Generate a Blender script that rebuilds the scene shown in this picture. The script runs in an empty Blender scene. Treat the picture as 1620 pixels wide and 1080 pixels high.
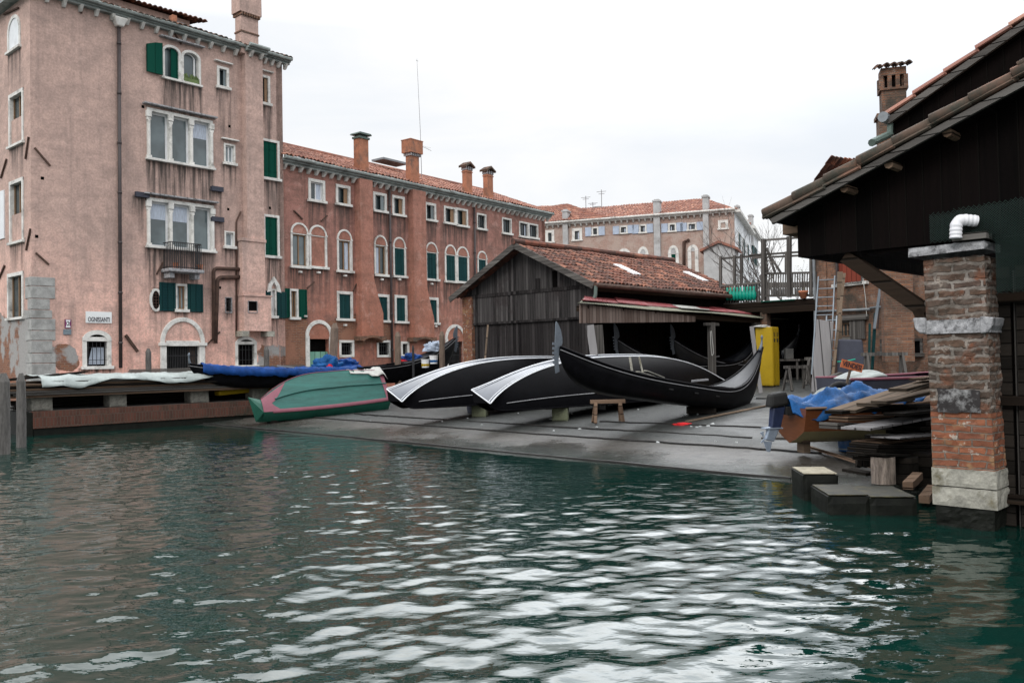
import bpy, math, random
import numpy as np
from mathutils import Vector, Matrix
R = math.radians
rnd = random.Random(7)
S = bpy.context.scene
COL = S.collection

# ------------------------------------------------------------------ camera
CAMH = 1.9
F = 1350.0
PITCH, ROLL = R(1.1), R(1.0)
fwd = Vector((0, math.cos(PITCH), math.sin(PITCH)))
r0 = Vector((1, 0, 0)); u0 = Vector((0, -math.sin(PITCH), math.cos(PITCH)))
rt = r0 * math.cos(ROLL) - u0 * math.sin(ROLL)
up = u0 * math.cos(ROLL) + r0 * math.sin(ROLL)
cd = bpy.data.cameras.new('camera'); cam = bpy.data.objects.new('camera', cd); COL.objects.link(cam)
cam.matrix_world = Matrix(((rt.x, up.x, -fwd.x, 0), (rt.y, up.y, -fwd.y, 0), (rt.z, up.z, -fwd.z, CAMH), (0, 0, 0, 1)))
cd.sensor_width = 36; cd.lens = F / 1620 * 36; cd.clip_start = 0.1; cd.clip_end = 3000
S.camera = cam

# ------------------------------------------------------------------ sky, sun, exposure
SUN_EL, SUN_AZ = R(38), R(205)          # azimuth clockwise from +Y
w = bpy.data.worlds.new('World'); S.world = w; w.use_nodes = True
nt = w.node_tree; nt.nodes.clear()
def wn(t, **k):
    n = nt.nodes.new(t)
    for a, b in k.items(): setattr(n, a, b)
    return n
out = wn('ShaderNodeOutputWorld'); bg = wn('ShaderNodeBackground')
sky = wn('ShaderNodeTexSky', sky_type='NISHITA', sun_disc=False, sun_elevation=SUN_EL, sun_rotation=SUN_AZ)
tc = wn('ShaderNodeTexCoord'); sep = wn('ShaderNodeSeparateXYZ')
nt.links.new(tc.outputs['Generated'], sep.inputs[0])
mp = wn('ShaderNodeMapping'); mp.inputs['Scale'].default_value = (1.0, 1.0, 3.4); mp.inputs['Rotation'].default_value = (0, 0.35, 0)
nt.links.new(tc.outputs['Generated'], mp.inputs[0])
no = wn('ShaderNodeTexNoise'); no.inputs['Scale'].default_value = 2.0; no.inputs['Detail'].default_value = 7; no.inputs['Roughness'].default_value = .55
no.inputs['Distortion'].default_value = .4
nt.links.new(mp.outputs[0], no.inputs['Vector'])
# cloud brightness: overcast, with a boost added above the view to whiten water reflections (values before the 0.1 strength)
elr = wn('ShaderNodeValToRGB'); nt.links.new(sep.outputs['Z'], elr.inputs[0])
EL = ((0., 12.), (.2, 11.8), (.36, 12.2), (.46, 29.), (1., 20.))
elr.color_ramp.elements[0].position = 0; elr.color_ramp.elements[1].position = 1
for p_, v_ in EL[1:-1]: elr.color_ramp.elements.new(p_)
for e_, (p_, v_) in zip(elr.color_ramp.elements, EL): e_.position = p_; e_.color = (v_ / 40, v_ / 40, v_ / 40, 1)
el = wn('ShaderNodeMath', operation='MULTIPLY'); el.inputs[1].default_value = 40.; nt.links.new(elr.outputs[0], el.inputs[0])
# added glow lobe above the view, away from the sun, to brighten the water
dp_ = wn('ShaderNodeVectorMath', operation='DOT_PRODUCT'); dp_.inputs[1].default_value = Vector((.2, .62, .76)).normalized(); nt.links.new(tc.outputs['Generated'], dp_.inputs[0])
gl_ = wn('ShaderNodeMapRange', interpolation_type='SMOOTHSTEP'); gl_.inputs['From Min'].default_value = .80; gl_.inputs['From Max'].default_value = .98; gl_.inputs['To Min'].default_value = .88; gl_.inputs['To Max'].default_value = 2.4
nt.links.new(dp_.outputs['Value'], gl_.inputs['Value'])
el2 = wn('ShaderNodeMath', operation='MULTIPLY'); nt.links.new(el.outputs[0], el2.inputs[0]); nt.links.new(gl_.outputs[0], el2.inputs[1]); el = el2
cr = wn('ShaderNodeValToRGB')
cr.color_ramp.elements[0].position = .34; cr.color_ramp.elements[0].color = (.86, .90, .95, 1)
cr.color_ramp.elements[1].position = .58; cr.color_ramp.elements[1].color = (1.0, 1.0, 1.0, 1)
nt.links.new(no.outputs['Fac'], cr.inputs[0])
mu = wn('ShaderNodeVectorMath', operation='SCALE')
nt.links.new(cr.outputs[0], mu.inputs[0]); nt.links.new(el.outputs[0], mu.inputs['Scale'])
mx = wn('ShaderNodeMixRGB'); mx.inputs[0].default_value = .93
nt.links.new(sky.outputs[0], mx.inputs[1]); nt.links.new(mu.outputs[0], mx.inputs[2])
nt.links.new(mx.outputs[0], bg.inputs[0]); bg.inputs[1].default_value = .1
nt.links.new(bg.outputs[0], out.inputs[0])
sd = bpy.data.lights.new('sun', 'SUN'); sd.energy = 1.2; sd.angle = R(25); sd.color = (1, .96, .9)
sun = bpy.data.objects.new('sun', sd); COL.objects.link(sun)
sdir = Vector((math.sin(SUN_AZ) * math.cos(SUN_EL), math.cos(SUN_AZ) * math.cos(SUN_EL), math.sin(SUN_EL)))
sun.rotation_euler = sdir.to_track_quat('Z', 'Y').to_euler()
S.view_settings.view_transform = 'Standard'; S.view_settings.look = 'None'
S.view_settings.exposure = 0.0; S.view_settings.gamma = 1

# ------------------------------------------------------------------ helpers
def ray(px, py):
    return (fwd * F + rt * (px - 810) - up * (py - 540)).normalized()
C0 = Vector((0, 0, CAMH))
def at(px, py, Y):                      # world point seen at a pixel, at distance Y
    d = ray(px, py); return C0 + d * (Y / d.y)
SL = 0.057; B0 = 11.8
def slip_z(X, Y): return min(.9, SL * ((X + Y) * .70711 - B0))
def gp(px, py):                         # point on the slipway
    d = ray(px, py); k = SL * .70711
    t = (-SL * B0 - CAMH) / (d.z - k * (d.x + d.y)); p = C0 + d * t
    if p.z > .9 or t < 0:
        t = (.9 - CAMH) / d.z; p = C0 + d * t
    return p
def hz(px, py, z):
    d = ray(px, py); return C0 + d * ((z - CAMH) / d.z)
def ab(a, b, z=0): return Vector(((a + b) * .70711, (b - a) * .70711, z))

def tag(o, label=None, cat=None, group=None, kind=None):
    if label: o['label'] = label
    if cat: o['category'] = cat
    if group: o['group'] = group
    if kind: o['kind'] = kind
    return o
def empty(name, loc, rz=0, label=None, cat=None, group=None):
    o = bpy.data.objects.new(name, None); COL.objects.link(o); o.empty_display_size = .3
    o.location = loc; o.rotation_euler = (0, 0, rz); tag(o, label, cat, group); return o
def copy_tree(o, parent=None):
    c = o.copy(); COL.objects.link(c); c.parent = parent
    for ch in [x for x in bpy.data.objects if x.parent == o]: copy_tree(ch, c)
    return c

class MB:
    def __init__(s): s.v = []; s.f = []; s.cuv = {}
    def face(s, pts):
        n = len(s.v); s.v += [tuple(p) for p in pts]; s.f.append(tuple(range(n, n + len(pts))))
    def box(s, x0, x1, y0, y1, z0, z1):
        n = len(s.v)
        s.v += [(x0, y0, z0), (x1, y0, z0), (x1, y1, z0), (x0, y1, z0), (x0, y0, z1), (x1, y0, z1), (x1, y1, z1), (x0, y1, z1)]
        s.f += [tuple(n + i for i in q) for q in ((0, 3, 2, 1), (4, 5, 6, 7), (0, 1, 5, 4), (1, 2, 6, 5), (2, 3, 7, 6), (3, 0, 4, 7))]
        return s
    def hexa(s, P):                     # 8 corners, bottom ring then top ring
        n = len(s.v); s.v += [tuple(p) for p in P]
        s.f += [tuple(n + i for i in q) for q in ((0, 3, 2, 1), (4, 5, 6, 7), (0, 1, 5, 4), (1, 2, 6, 5), (2, 3, 7, 6), (3, 0, 4, 7))]
        return s
    def beam(s, p, q, w_, h_, upv=(0, 0, 1), te=1.0):
        p = Vector(p); q = Vector(q); d = (q - p).normalized(); u = Vector(upv)
        if abs(d.dot(u)) > .97: u = Vector((0, 1, 0))
        r = d.cross(u).normalized(); u = r.cross(d)
        P = []
        for c, k in ((p, 1), (q, te)):
            P += [c - r * w_ / 2 * k - u * h_ / 2 * k, c + r * w_ / 2 * k - u * h_ / 2 * k, c + r * w_ / 2 * k + u * h_ / 2 * k, c - r * w_ / 2 * k + u * h_ / 2 * k]
        n = len(s.v); s.v += [tuple(x) for x in P]
        s.f += [tuple(n + i for i in qd) for qd in ((0, 1, 2, 3), (7, 6, 5, 4), (0, 4, 5, 1), (1, 5, 6, 2), (2, 6, 7, 3), (3, 7, 4, 0))]
        return s
    def tube(s, pts, r, n=8, r2=None, caps=True):
        pts = [Vector(p) for p in pts]; m = len(pts); base = len(s.v)
        prev = None
        for i, p in enumerate(pts):
            d = (pts[min(i + 1, m - 1)] - pts[max(i - 1, 0)]).normalized()
            if prev is None:
                u = Vector((0, 0, 1)) if abs(d.z) < .9 else Vector((1, 0, 0)); a = d.cross(u).normalized()
            else:
                a = (prev - d * prev.dot(d)).normalized()
            prev = a; b = d.cross(a)
            rr = (r[i] if isinstance(r, (list, tuple)) else (r if r2 is None else r + (r2 - r) * i / (m - 1)))
            for k in range(n):
                t = 2 * math.pi * k / n; s.v.append(tuple(p + (a * math.cos(t) + b * math.sin(t)) * rr))
        for i in range(m - 1):
            for k in range(n):
                s.f.append((base + i * n + k, base + i * n + (k + 1) % n, base + (i + 1) * n + (k + 1) % n, base + (i + 1) * n + k))
        if caps:
            s.f.append(tuple(base + k for k in range(n))[::-1]); s.f.append(tuple(base + (m - 1) * n + k for k in range(n)))
        return s
    def prism(s, poly, y0, y1):         # poly in (x,z)
        n = len(s.v); m = len(poly)
        s.v += [(x, y0, z) for x, z in poly] + [(x, y1, z) for x, z in poly]
        s.f.append(tuple(range(n, n + m))); s.f.append(tuple(range(n + 2 * m - 1, n + m - 1, -1)))
        for i in range(m):
            j = (i + 1) % m; s.f.append((n + i, n + m + i, n + m + j, n + j))
        return s
    def lathe(s, prof, cx=0, cy=0, n=16):
        b = len(s.v)
        for r_, z in prof:
            for k in range(n):
                t = 2 * math.pi * k / n; s.v.append((cx + r_ * math.cos(t), cy + r_ * math.sin(t), z))
        for i in range(len(prof) - 1):
            for k in range(n):
                s.f.append((b + i * n + k, b + i * n + (k + 1) % n, b + (i + 1) * n + (k + 1) % n, b + (i + 1) * n + k))
        s.f.append(tuple(b + k for k in range(n))[::-1]); s.f.append(tuple(b + (len(prof) - 1) * n + k for k in range(n)))
        return s
    def grid(s, rows, closed=False):    # rows of points -> quads
        b = len(s.v); m = len(rows[0])
        for r_ in rows: s.v += [tuple(p) for p in r_]
        for i in range(len(rows) - 1):
            for k in range(m - (0 if closed else 1)):
                s.f.append((b + i * m + k, b + i * m + (k + 1) % m, b + (i + 1) * m + (k + 1) % m, b + (i + 1) * m + k))
        return s
    def build(s, name, mat, parent=None, smooth=False, bevel=0, solid=0, uvs=None, xf=None, weld=False, subd=0):
        me = bpy.data.meshes.new(name); vs = s.v
        if xf is not None: vs = [tuple(xf @ Vector(p)) for p in vs]
        me.from_pydata(vs, [], s.f); me.validate()
        me.materials.append(mat)
        nl = len(me.loops); li = np.empty(nl, np.int32); me.loops.foreach_get('vertex_index', li)
        uv = me.uv_layers.new(name='UVMap')
        if uvs is not None:
            a = np.array(uvs, np.float32)[li]
        else:
            co = np.empty(len(me.vertices) * 3, np.float32); me.vertices.foreach_get('co', co); co = co.reshape(-1, 3)
            nm = np.empty(len(me.polygons) * 3, np.float32); me.polygons.foreach_get('normal', nm); nm = np.abs(nm.reshape(-1, 3))
            lt = np.empty(len(me.polygons), np.int32); me.polygons.foreach_get('loop_total', lt)
            pi = np.repeat(np.arange(len(me.polygons)), lt); n_ = nm[pi]; c = co[li]
            a = np.stack([c[:, 0], c[:, 2]], 1)
            zt = n_[:, 2] > np.maximum(n_[:, 0], n_[:, 1]) * 1.0; xt = (~zt) & (n_[:, 0] > n_[:, 1])
            a[zt] = c[zt][:, :2]; a[xt] = c[xt][:, 1:]
        uv.data.foreach_set('uv', a.astype(np.float32).ravel())
        if smooth: me.polygons.foreach_set('use_smooth', [True] * len(me.polygons))
        o = bpy.data.objects.new(name, me); COL.objects.link(o)
        if parent: o.parent = parent
        if weld: md = o.modifiers.new('w', 'WELD'); md.merge_threshold = .0005
        if solid: md = o.modifiers.new('s', 'SOLIDIFY'); md.thickness = solid; md.offset = 0
        if bevel: md = o.modifiers.new('b', 'BEVEL'); md.width = bevel; md.segments = 2; md.limit_method = 'ANGLE'
        if subd: md = o.modifiers.new('d', 'SUBSURF'); md.levels = subd; md.render_levels = subd
        return o

# ------------------------------------------------------------------ materials
def newmat(name):
    m = bpy.data.materials.new(name); m.use_nodes = True; t = m.node_tree; t.nodes.clear(); return m, t
class T:
    def __init__(s, name): s.m, s.t = newmat(name)
    def n(s, typ, ins=None, **props):
        n = s.t.nodes.new('ShaderNode' + typ)
        for k, v in props.items(): setattr(n, k, v)
        for k, v in (ins or {}).items():
            if isinstance(v, bpy.types.NodeSocket): s.t.links.new(v, n.inputs[k])
            else:
                if isinstance(v, tuple) and len(v) == 3 and n.inputs[k].type == 'RGBA': v = v + (1,)
                n.inputs[k].default_value = v
        return n
    def co(s, kind='Object', scale=(1, 1, 1), rot=(0, 0, 0)):
        c = s.n('TexCoord'); return s.n('Mapping', {0: c.outputs[kind], 'Scale': scale, 'Rotation': rot}).outputs[0]
    def noise(s, vec, scale, detail=4, rough=.55, dist=0):
        return s.n('TexNoise', {'Vector': vec, 'Scale': scale, 'Detail': detail, 'Roughness': rough, 'Distortion': dist}).outputs['Fac']
    def mr(s, v, a, b, c=0., d=1.): return s.n('MapRange', {'Value': v, 'From Min': a, 'From Max': b, 'To Min': c, 'To Max': d}).outputs[0]
    def mix(s, f, a, b, bt='MIX'): return s.n('MixRGB', {0: f, 1: a, 2: b}, blend_type=bt).outputs[0]
    def ma(s, op, a, b=0.): return s.n('Math', {0: a, 1: b}, operation=op).outputs[0]
    def bump(s, h, strength=.3, dist=.02, nrm=None):
        i = {'Height': h, 'Strength': strength, 'Distance': dist}
        if nrm is not None: i['Normal'] = nrm
        return s.n('Bump', i).outputs[0]
    def fin(s, col, rough=.8, nrm=None, metal=0, spec=.5, coat=0, alpha=None):
        i = {'Base Color': col, 'Roughness': rough, 'Metallic': metal, 'Specular IOR Level': spec, 'Coat Weight': coat}
        if nrm is not None: i['Normal'] = nrm
        if alpha is not None: i['Alpha'] = alpha
        p = s.n('BsdfPrincipled', i); o = s.n('OutputMaterial', {0: p.outputs[0]}); return s.m

def basic(name, col, rough=.7, var=.25, scale=4, metal=0, bump=.15, spec=.4, dirt=None, stretch=(1, 1, 1), coat=0):
    t = T(name); c = t.co(scale=stretch)
    n1 = t.noise(c, scale, 6, .6); n2 = t.noise(c, scale * 7, 4, .6)
    f = t.ma('ADD', t.ma('MULTIPLY', n1, .65), t.ma('MULTIPLY', n2, .35))
    lo = tuple(x * (1 - var) for x in col); hi = tuple(min(1, x * (1 + var)) for x in col)
    k = t.mix(t.mr(f, .35, .65), lo, hi)
    if dirt: k = t.mix(t.mr(t.noise(c, scale * .6, 7, .7), .52, .68), k, dirt)
    return t.fin(k, rough, t.bump(f, bump, .02), metal, spec, coat)

def brick_nodes(t, uvv, c1, c2, mortar, bw=.26, rh=.072, ms=.008, wa=1.):
    wob = t.noise(uvv, 7, 4)
    off = t.n('VectorMath', {0: uvv, 1: t.n('CombineXYZ', {0: t.ma('MULTIPLY', wob, .05 * wa), 1: t.ma('MULTIPLY', t.noise(uvv, 4.1, 4, .6), .045 * wa)}).outputs[0]}, operation='ADD').outputs[0]
    b = t.n('TexBrick', {'Vector': off, 'Color1': c1, 'Color2': c2, 'Mortar': mortar, 'Scale': 1., 'Brick Width': bw, 'Row Height': rh, 'Mortar Size': ms, 'Mortar Smooth': .3, 'Bias': -.1})
    n = t.noise(uvv, 9, 6, .7)
    col = t.mix(t.mr(n, .3, .75), b.outputs[0], t.mix(.5, b.outputs[0], (.1, .06, .045)))
    return col, b.outputs['Fac'], n
def uvco(t): return t.n('TexCoord').outputs['UV']
def brick(name, c1=(.33, .12, .065), c2=(.22, .085, .05), mortar=(.3, .27, .23), rough=.9, worn=.55, wornc=(.42, .38, .33), dirt=(.06, .05, .04), dirtf=.62, bw=.26, rh=.072, ms=.009, hue=None, wa=1.):
    t = T(name); u = uvco(t)
    col, fac, n = brick_nodes(t, u, c1, c2, mortar, bw, rh, ms, wa)
    big = t.noise(u, 1.3, 8, .7)
    if hue: col = t.mix(t.mr(t.noise(u, 4.3, 3, .5), .55, .63), col, hue)
    col = t.mix(t.mr(big, worn, worn + .12), col, t.mix(.35, col, wornc))
    if hue: col = t.mix(t.mr(t.noise(u, 7., 6, .7), .58, .63, 0, .8), col, wornc)
    col = t.mix(t.mr(t.noise(u, .9, 8, .75, .5), dirtf - .1, dirtf + .06), col, dirt)
    h = t.ma('SUBTRACT', t.ma('MULTIPLY', n, .7), t.ma('MULTIPLY', fac, 1.))
    return t.fin(col, rough, t.bump(h, .9, .025), spec=.25)

def plaster(name, hi, mid, low, streak, peelc, bricky=True, grime=.5, split=(3., 7.)):
    t = T(name); c = t.co(); u = uvco(t)
    sx = t.n('SeparateXYZ', {0: c}); z = sx.outputs['Z']
    nb = t.noise(c, .45, 8, .65, .6); nf = t.noise(c, 14, 6, .7)
    zz = t.ma('ADD', z, t.ma('MULTIPLY', t.ma('SUBTRACT', nb, .5), 7.))
    col = t.mix(t.mr(zz, split[0], split[1]), low, mid)
    col = t.mix(t.mr(zz, split[1], split[1] + 4), col, hi)
    st = t.noise(t.co(scale=(2.6, 2.6, .18)), 1., 7, .7)
    col = t.mix(t.ma('MULTIPLY', t.mr(st, .5, .72), grime), col, streak)
    n4 = t.noise(c, .8, 9, .72, .8)
    col = t.mix(t.mr(n4, .46, .6, 0, grime * .6), col, streak)
    n5 = t.noise(c, 1.7, 8, .7, .5); col = t.mix(t.mr(n5, .54, .64, 0, .35), col, t.mix(.5, col, (.85, .6, .52)))
    hb = t.noise(t.co(scale=(.35, .35, 2.2)), 1., 7, .65)
    col = t.mix(t.ma('MULTIPLY', t.mr(hb, .5, .7), grime * .55), col, streak)
    n3 = t.noise(c, 3.5, 8, .75)
    col = t.mix(t.mr(n3, .42, .62, .0, .5), col, t.mix(.6, col, streak))
    col = t.mix(t.mr(nf, .4, .7, .0, .5), col, t.mix(.55, col, (.05, .04, .035)))
    fine = t.noise(t.co(scale=(9, 9, .35)), 1., 5, .7)
    stain = t.n('Attribute', attribute_name='stain').outputs['Fac']
    sm = t.ma('MULTIPLY', stain, t.mr(fine, .36, .56))
    col = t.mix(t.ma('MINIMUM', sm, .93), col, (.045, .04, .037))
    peel = t.n('Attribute', attribute_name='peel').outputs['Fac']
    pn = t.noise(c, 1.1, 8, .6, .4)
    pm = t.mr(t.ma('ADD', peel, t.ma('SUBTRACT', pn, .5)), .5, .53)
    bc, bf, n = brick_nodes(t, u, (.27, .11, .06), (.17, .07, .045), (.26, .22, .18))
    cem = t.mix(t.mr(nf, .3, .7), tuple(x * .75 for x in peelc), peelc)
    isb = t.mr(t.noise(c, .7, 5, .6), .46, .52) if bricky else 0.
    col = t.mix(pm, col, t.mix(isb, cem, bc) if bricky else cem)
    h = t.ma('SUBTRACT', t.ma('ADD', nf, t.ma('MULTIPLY', nb, .6)), t.ma('MULTIPLY', pm, .8))
    return t.fin(col, .92, t.bump(h, .5, .02), spec=.2)

def planks(name, ca, cb, bw=.16, along='z', rough=.85, gap=(.008, .007, .006), patch=None):
    t = T(name); u = uvco(t); s_ = t.n('SeparateXYZ', {0: u})
    x, y = (s_.outputs[0], s_.outputs[1]) if along == 'z' else (s_.outputs[1], s_.outputs[0])
    q = t.ma('DIVIDE', x, bw); idx = t.ma('FLOOR', q); fr = t.ma('FRACT', q)
    r_ = t.n('TexWhiteNoise', {'W': idx}, noise_dimensions='1D').outputs['Value']
    v = t.n('CombineXYZ', {0: t.ma('MULTIPLY', x, 22.), 1: t.ma('ADD', t.ma('MULTIPLY', y, 1.1), t.ma('MULTIPLY', r_, 37.)), 2: idx}).outputs[0]
    g = t.noise(v, 1., 7, .65, .3); big = t.noise(u, .8, 6, .65)
    f = t.ma('ADD', t.ma('MULTIPLY', r_, .45), t.ma('MULTIPLY', g, .6))
    col = t.mix(t.mr(f, .2, .85), ca, cb)
    if patch: col = t.mix(t.mr(big, .52, .66), col, patch)
    e = t.ma('MULTIPLY', t.mr(fr, 0., .07), t.mr(fr, 1., .93))
    col = t.mix(e, gap, col)
    return t.fin(col, rough, t.bump(t.ma('ADD', t.ma('MULTIPLY', g, .4), e), .8, .02), spec=.06)

def tilemat(name, c1, c2, c3, dirt, dirtf=.55):
    t = T(name); u = uvco(t); s_ = t.n('SeparateXYZ', {0: u})
    cc = t.n('CombineXYZ', {0: t.ma('FLOOR', s_.outputs[0]), 1: t.ma('FLOOR', s_.outputs[1])}).outputs[0]
    r_ = t.n('TexWhiteNoise', {'Vector': cc}, noise_dimensions='2D').outputs['Value']
    cr_ = t.n('ValToRGB', {0: r_}); e = cr_.color_ramp
    e.elements[0].color = c1 + (1,); e.elements[1].color = c2 + (1,); k = e.elements.new(.5); k.color = c3 + (1,)
    c = t.co(); n = t.noise(c, 3, 8, .75)
    col = t.mix(t.mr(n, dirtf - .08, dirtf + .12), cr_.outputs[0], dirt)
    return t.fin(col, .9, t.bump(t.noise(c, 30, 4), .3, .01), spec=.2)

M = {}
M['plasterA'] = plaster('pink_plaster', (.55, .385, .33), (.86, .535, .445), (.95, .475, .375), (.21, .165, .15), (.34, .33, .32), True, .55, (0.2, 3.0))
M['stone_quoin'] = basic('grey_quoin_stone', (.30, .30, .29), .9, .3, 4, dirt=(.2, .2, .19), bump=.5)
M['plasterB'] = plaster('red_plaster', (.38, .19, .155), (.43, .195, .145), (.42, .155, .10), (.11, .07, .058), (.3, .15, .1), True, .8, (1, 4))
M['plasterBp'] = plaster('red_plaster_smooth', (.39, .185, .14), (.43, .185, .13), (.43, .16, .10), (.14, .075, .055), (.3, .15, .1), True, .55, (1, 4))
M['stone'] = basic('istrian_stone', (.62, .61, .58), .8, .18, 3, dirt=(.25, .24, .22), bump=.3)
M['stone_dark'] = basic('weathered_stone', (.30, .30, .31), .9, .5, 16, dirt=(.025, .025, .026), bump=1.)
M['stone_support'] = basic('rough_support_stone', (.15, .145, .125), .9, .5, 5, dirt=(.05, .05, .045), bump=.8)
M['stone_pale'] = basic('pale_base_stone', (.30, .29, .25), .9, .35, 5, dirt=(.11, .095, .05), bump=1.)
M['concrete'] = basic('grey_concrete', (.16, .16, .155), .9, .25, 3, dirt=(.12, .11, .1), bump=.3)
M['brick'] = brick('orange_brick', (.27, .125, .07), (.13, .065, .045), (.22, .18, .145), dirtf=.57, wa=1.5)
M['brick_pillar'] = brick('worn_pillar_brick', (.13, .075, .05), (.045, .038, .036), (.26, .235, .21), worn=.5, wornc=(.32, .27, .23), dirtf=.56, bw=.31, rh=.09, ms=.02, hue=(.17, .07, .04), wa=2.6)
M['brick_new'] = brick('fresh_red_brick', (.28, .10, .05), (.17, .06, .035), (.17, .14, .115), worn=.58, dirtf=.66, hue=(.26, .15, .08), wa=1.4, bw=.27, rh=.075, ms=.01)
M['brick_far'] = brick('pale_palazzo_brick', (.52, .33, .27), (.42, .27, .22), (.5, .45, .41), worn=.42, wornc=(.52, .47, .42), dirtf=.72)
M['brick_quay'] = brick('quay_brick', (.10, .034, .023), (.045, .02, .015), (.09, .07, .055), worn=.75, dirtf=.62, dirt=(.03, .035, .025), bw=.09, rh=.26)
M['tile'] = tilemat('roof_tiles', (.30, .13, .09), (.40, .20, .14), (.20, .09, .07), (.12, .08, .065), .56)
M['tile_old'] = tilemat('old_roof_tiles', (.20, .075, .05), (.30, .135, .09), (.08, .045, .038), (.04, .034, .03), .54)
M['tile_dark'] = tilemat('mossy_roof_tiles', (.16, .085, .06), (.22, .11, .075), (.09, .07, .055), (.05, .05, .04), .5)
M['shed_upper'] = planks('silvered_boards', (.008, .0075, .008), (.10, .093, .092), .12, patch=(.04, .034, .034))
M['shed'] = planks('blackened_boards', (.006, .0055, .006), (.055, .05, .05), .13, patch=(.022, .019, .019))
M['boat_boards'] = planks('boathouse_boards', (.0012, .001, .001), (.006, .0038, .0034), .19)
M['wood_fascia'] = planks('bare_brown_boards', (.08, .055, .045), (.21, .165, .145), .15)
M['wood_grey'] = planks('grey_timber', (.05, .046, .043), (.15, .14, .13), .12, 'x')
M['wood_v'] = planks('grey_timber_upright', (.05, .046, .043), (.16, .15, .14), .09)
M['wood_brown'] = planks('brown_timber', (.10, .065, .045), (.25, .17, .12), .2, 'x')
M['wood_tan'] = planks('tan_plank', (.10, .075, .055), (.23, .17, .125), .5, 'x', gap=(.06, .05, .04))
M['wood_dark'] = planks('dark_wet_timber', (.006, .0055, .005), (.03, .025, .021), .14, 'x')
M['beam'] = planks('dark_beam', (.008, .006, .005), (.035, .024, .017), .3, 'x')
M['pile'] = basic('mooring_post_wood', (.09, .085, .08), .9, .5, 5, stretch=(3, 3, .4), bump=.7)
M['pile_brown'] = basic('brown_post_wood', (.15, .11, .085), .9, .4, 5, stretch=(3, 3, .4), bump=.7)
M['green'] = planks('green_shutter', (.0, .042, .029), (.006, .065, .044), .3, rough=.7, gap=(0, .03, .02))
M['green_dark'] = planks('dark_green_shutter', (.008, .036, .04), (.014, .055, .055), .22, rough=.6, gap=(0, .012, .012))
M['green_door'] = planks('pale_green_door', (.11, .26, .2), (.2, .38, .3), .3, rough=.8)
M['blue_shutter'] = basic('pale_blue_shutter', (.36, .42, .52), .7, .15)
M['red_door'] = planks('red_boarding', (.15, .035, .025), (.24, .06, .04), .2)
def glass(name, col, rough=.06):
    t = T(name); c = t.co(); n = t.noise(c, .9, 3)
    return t.fin(t.mix(t.mr(n, .4, .6), tuple(x * .6 for x in col), col), rough, t.bump(t.noise(c, 3, 2), .08, .02), spec=.8)
M['glass'] = glass('window_glass', (.035, .05, .055))
M['glass_pale'] = glass('curtained_glass', (.30, .36, .38), .2)
M['glass_mid'] = glass('grey_glass', (.12, .155, .165), .1)
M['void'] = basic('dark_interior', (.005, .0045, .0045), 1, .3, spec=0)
M['curtain'] = basic('pale_curtain', (.45, .5, .58), .9, .3, 10, stretch=(4, 4, .4))
M['sash_white'] = basic('white_paint', (.68, .69, .70), .6, .1)
M['sash_wood'] = basic('varnished_sash', (.22, .13, .07), .6, .2)
M['iron'] = basic('black_iron', (.02, .02, .022), .6, .3)
M['rust'] = basic('rusty_iron', (.07, .04, .03), .9, .5)
M['pipe'] = basic('brown_drainpipe', (.045, .035, .035), .5, .2)
M['zinc'] = basic('zinc_sheet', (.20, .22, .235), .6, .25, 3, metal=.2)
M['grey_gutter'] = basic('green_grey_gutter', (.26, .29, .28), .7, .3, 3, dirt=(.12, .13, .12))
M['copper'] = basic('verdigris_copper', (.085, .12, .105), .7, .25, 8)
M['terracotta'] = basic('orange_render', (.34, .145, .085), .9, .25, 3, dirt=(.14, .09, .07), bump=.3)
M['grey_render'] = basic('grey_render', (.38, .38, .38), .9, .2, 1.5, dirt=(.24, .23, .22))
M['white_render'] = basic('white_render', (.66, .68, .70), .9, .12, .6, dirt=(.45, .45, .46))
M['gloss_black'] = basic('gloss_black_lacquer', (.004, .004, .005), .4, .3, 3, bump=.03, spec=.04)
M['hull_band'] = basic('polished_blue_black_hull', (.05, .06, .08), .3, .3, 2, bump=.03, spec=.6, coat=.1)
M['satin_black'] = basic('worn_black_paint', (.004, .004, .005), .45, .5, 4, bump=.06, spec=.06)
M['black_in'] = basic('black_boat_interior', (.004, .004, .0045), .6, .4, 5)
M['deck'] = basic('black_deck', (.008, .009, .012), .45, .3, 5, bump=.05, spec=.15)
M['pin'] = basic('white_pinstripe', (.65, .67, .7), .5, .08)
M['silver'] = basic('grey_trim', (.22, .22, .23), .45, .2)
M['steel'] = basic('dull_steel', (.12, .14, .165), .5, .2, metal=.4)
M['boat_green'] = basic('turquoise_hull_paint', (.015, .092, .078), .6, .35, 2.2, dirt=(.03, .12, .105), bump=.1, stretch=(.4, 3, 3))
M['boat_green_d'] = basic('green_hull_side', (.008, .075, .05), .5, .25, 3)
M['pink_stripe'] = basic('faded_pink_stripe', (.20, .065, .09), .6, .12)
M['tarp_blue'] = basic('blue_tarpaulin', (.006, .045, .19), .6, .4, 4, bump=.6, spec=.2)
M['tarp_cyan'] = basic('bright_blue_tarpaulin', (.006, .065, .20), .6, .5, 4, bump=.6, spec=.2)
M['tarp_white'] = basic('grey_white_tarpaulin', (.34, .38, .37), .7, .2, 2, dirt=(.22, .25, .24), bump=.2)
M['cloth'] = basic('white_cloth', (.42, .42, .40), .9, .12, 6)
M['red_sheet'] = basic('red_corrugated_sheet', (.24, .055, .06), .6, .25, 2, dirt=(.22, .1, .1))
M['moss_sheet'] = basic('mossy_sheet_edge', (.17, .17, .13), .9, .3, 4)
M['yellow'] = basic('yellow_locker_paint', (.36, .235, .0), .6, .12, 2, dirt=(.36, .24, .01))
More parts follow.
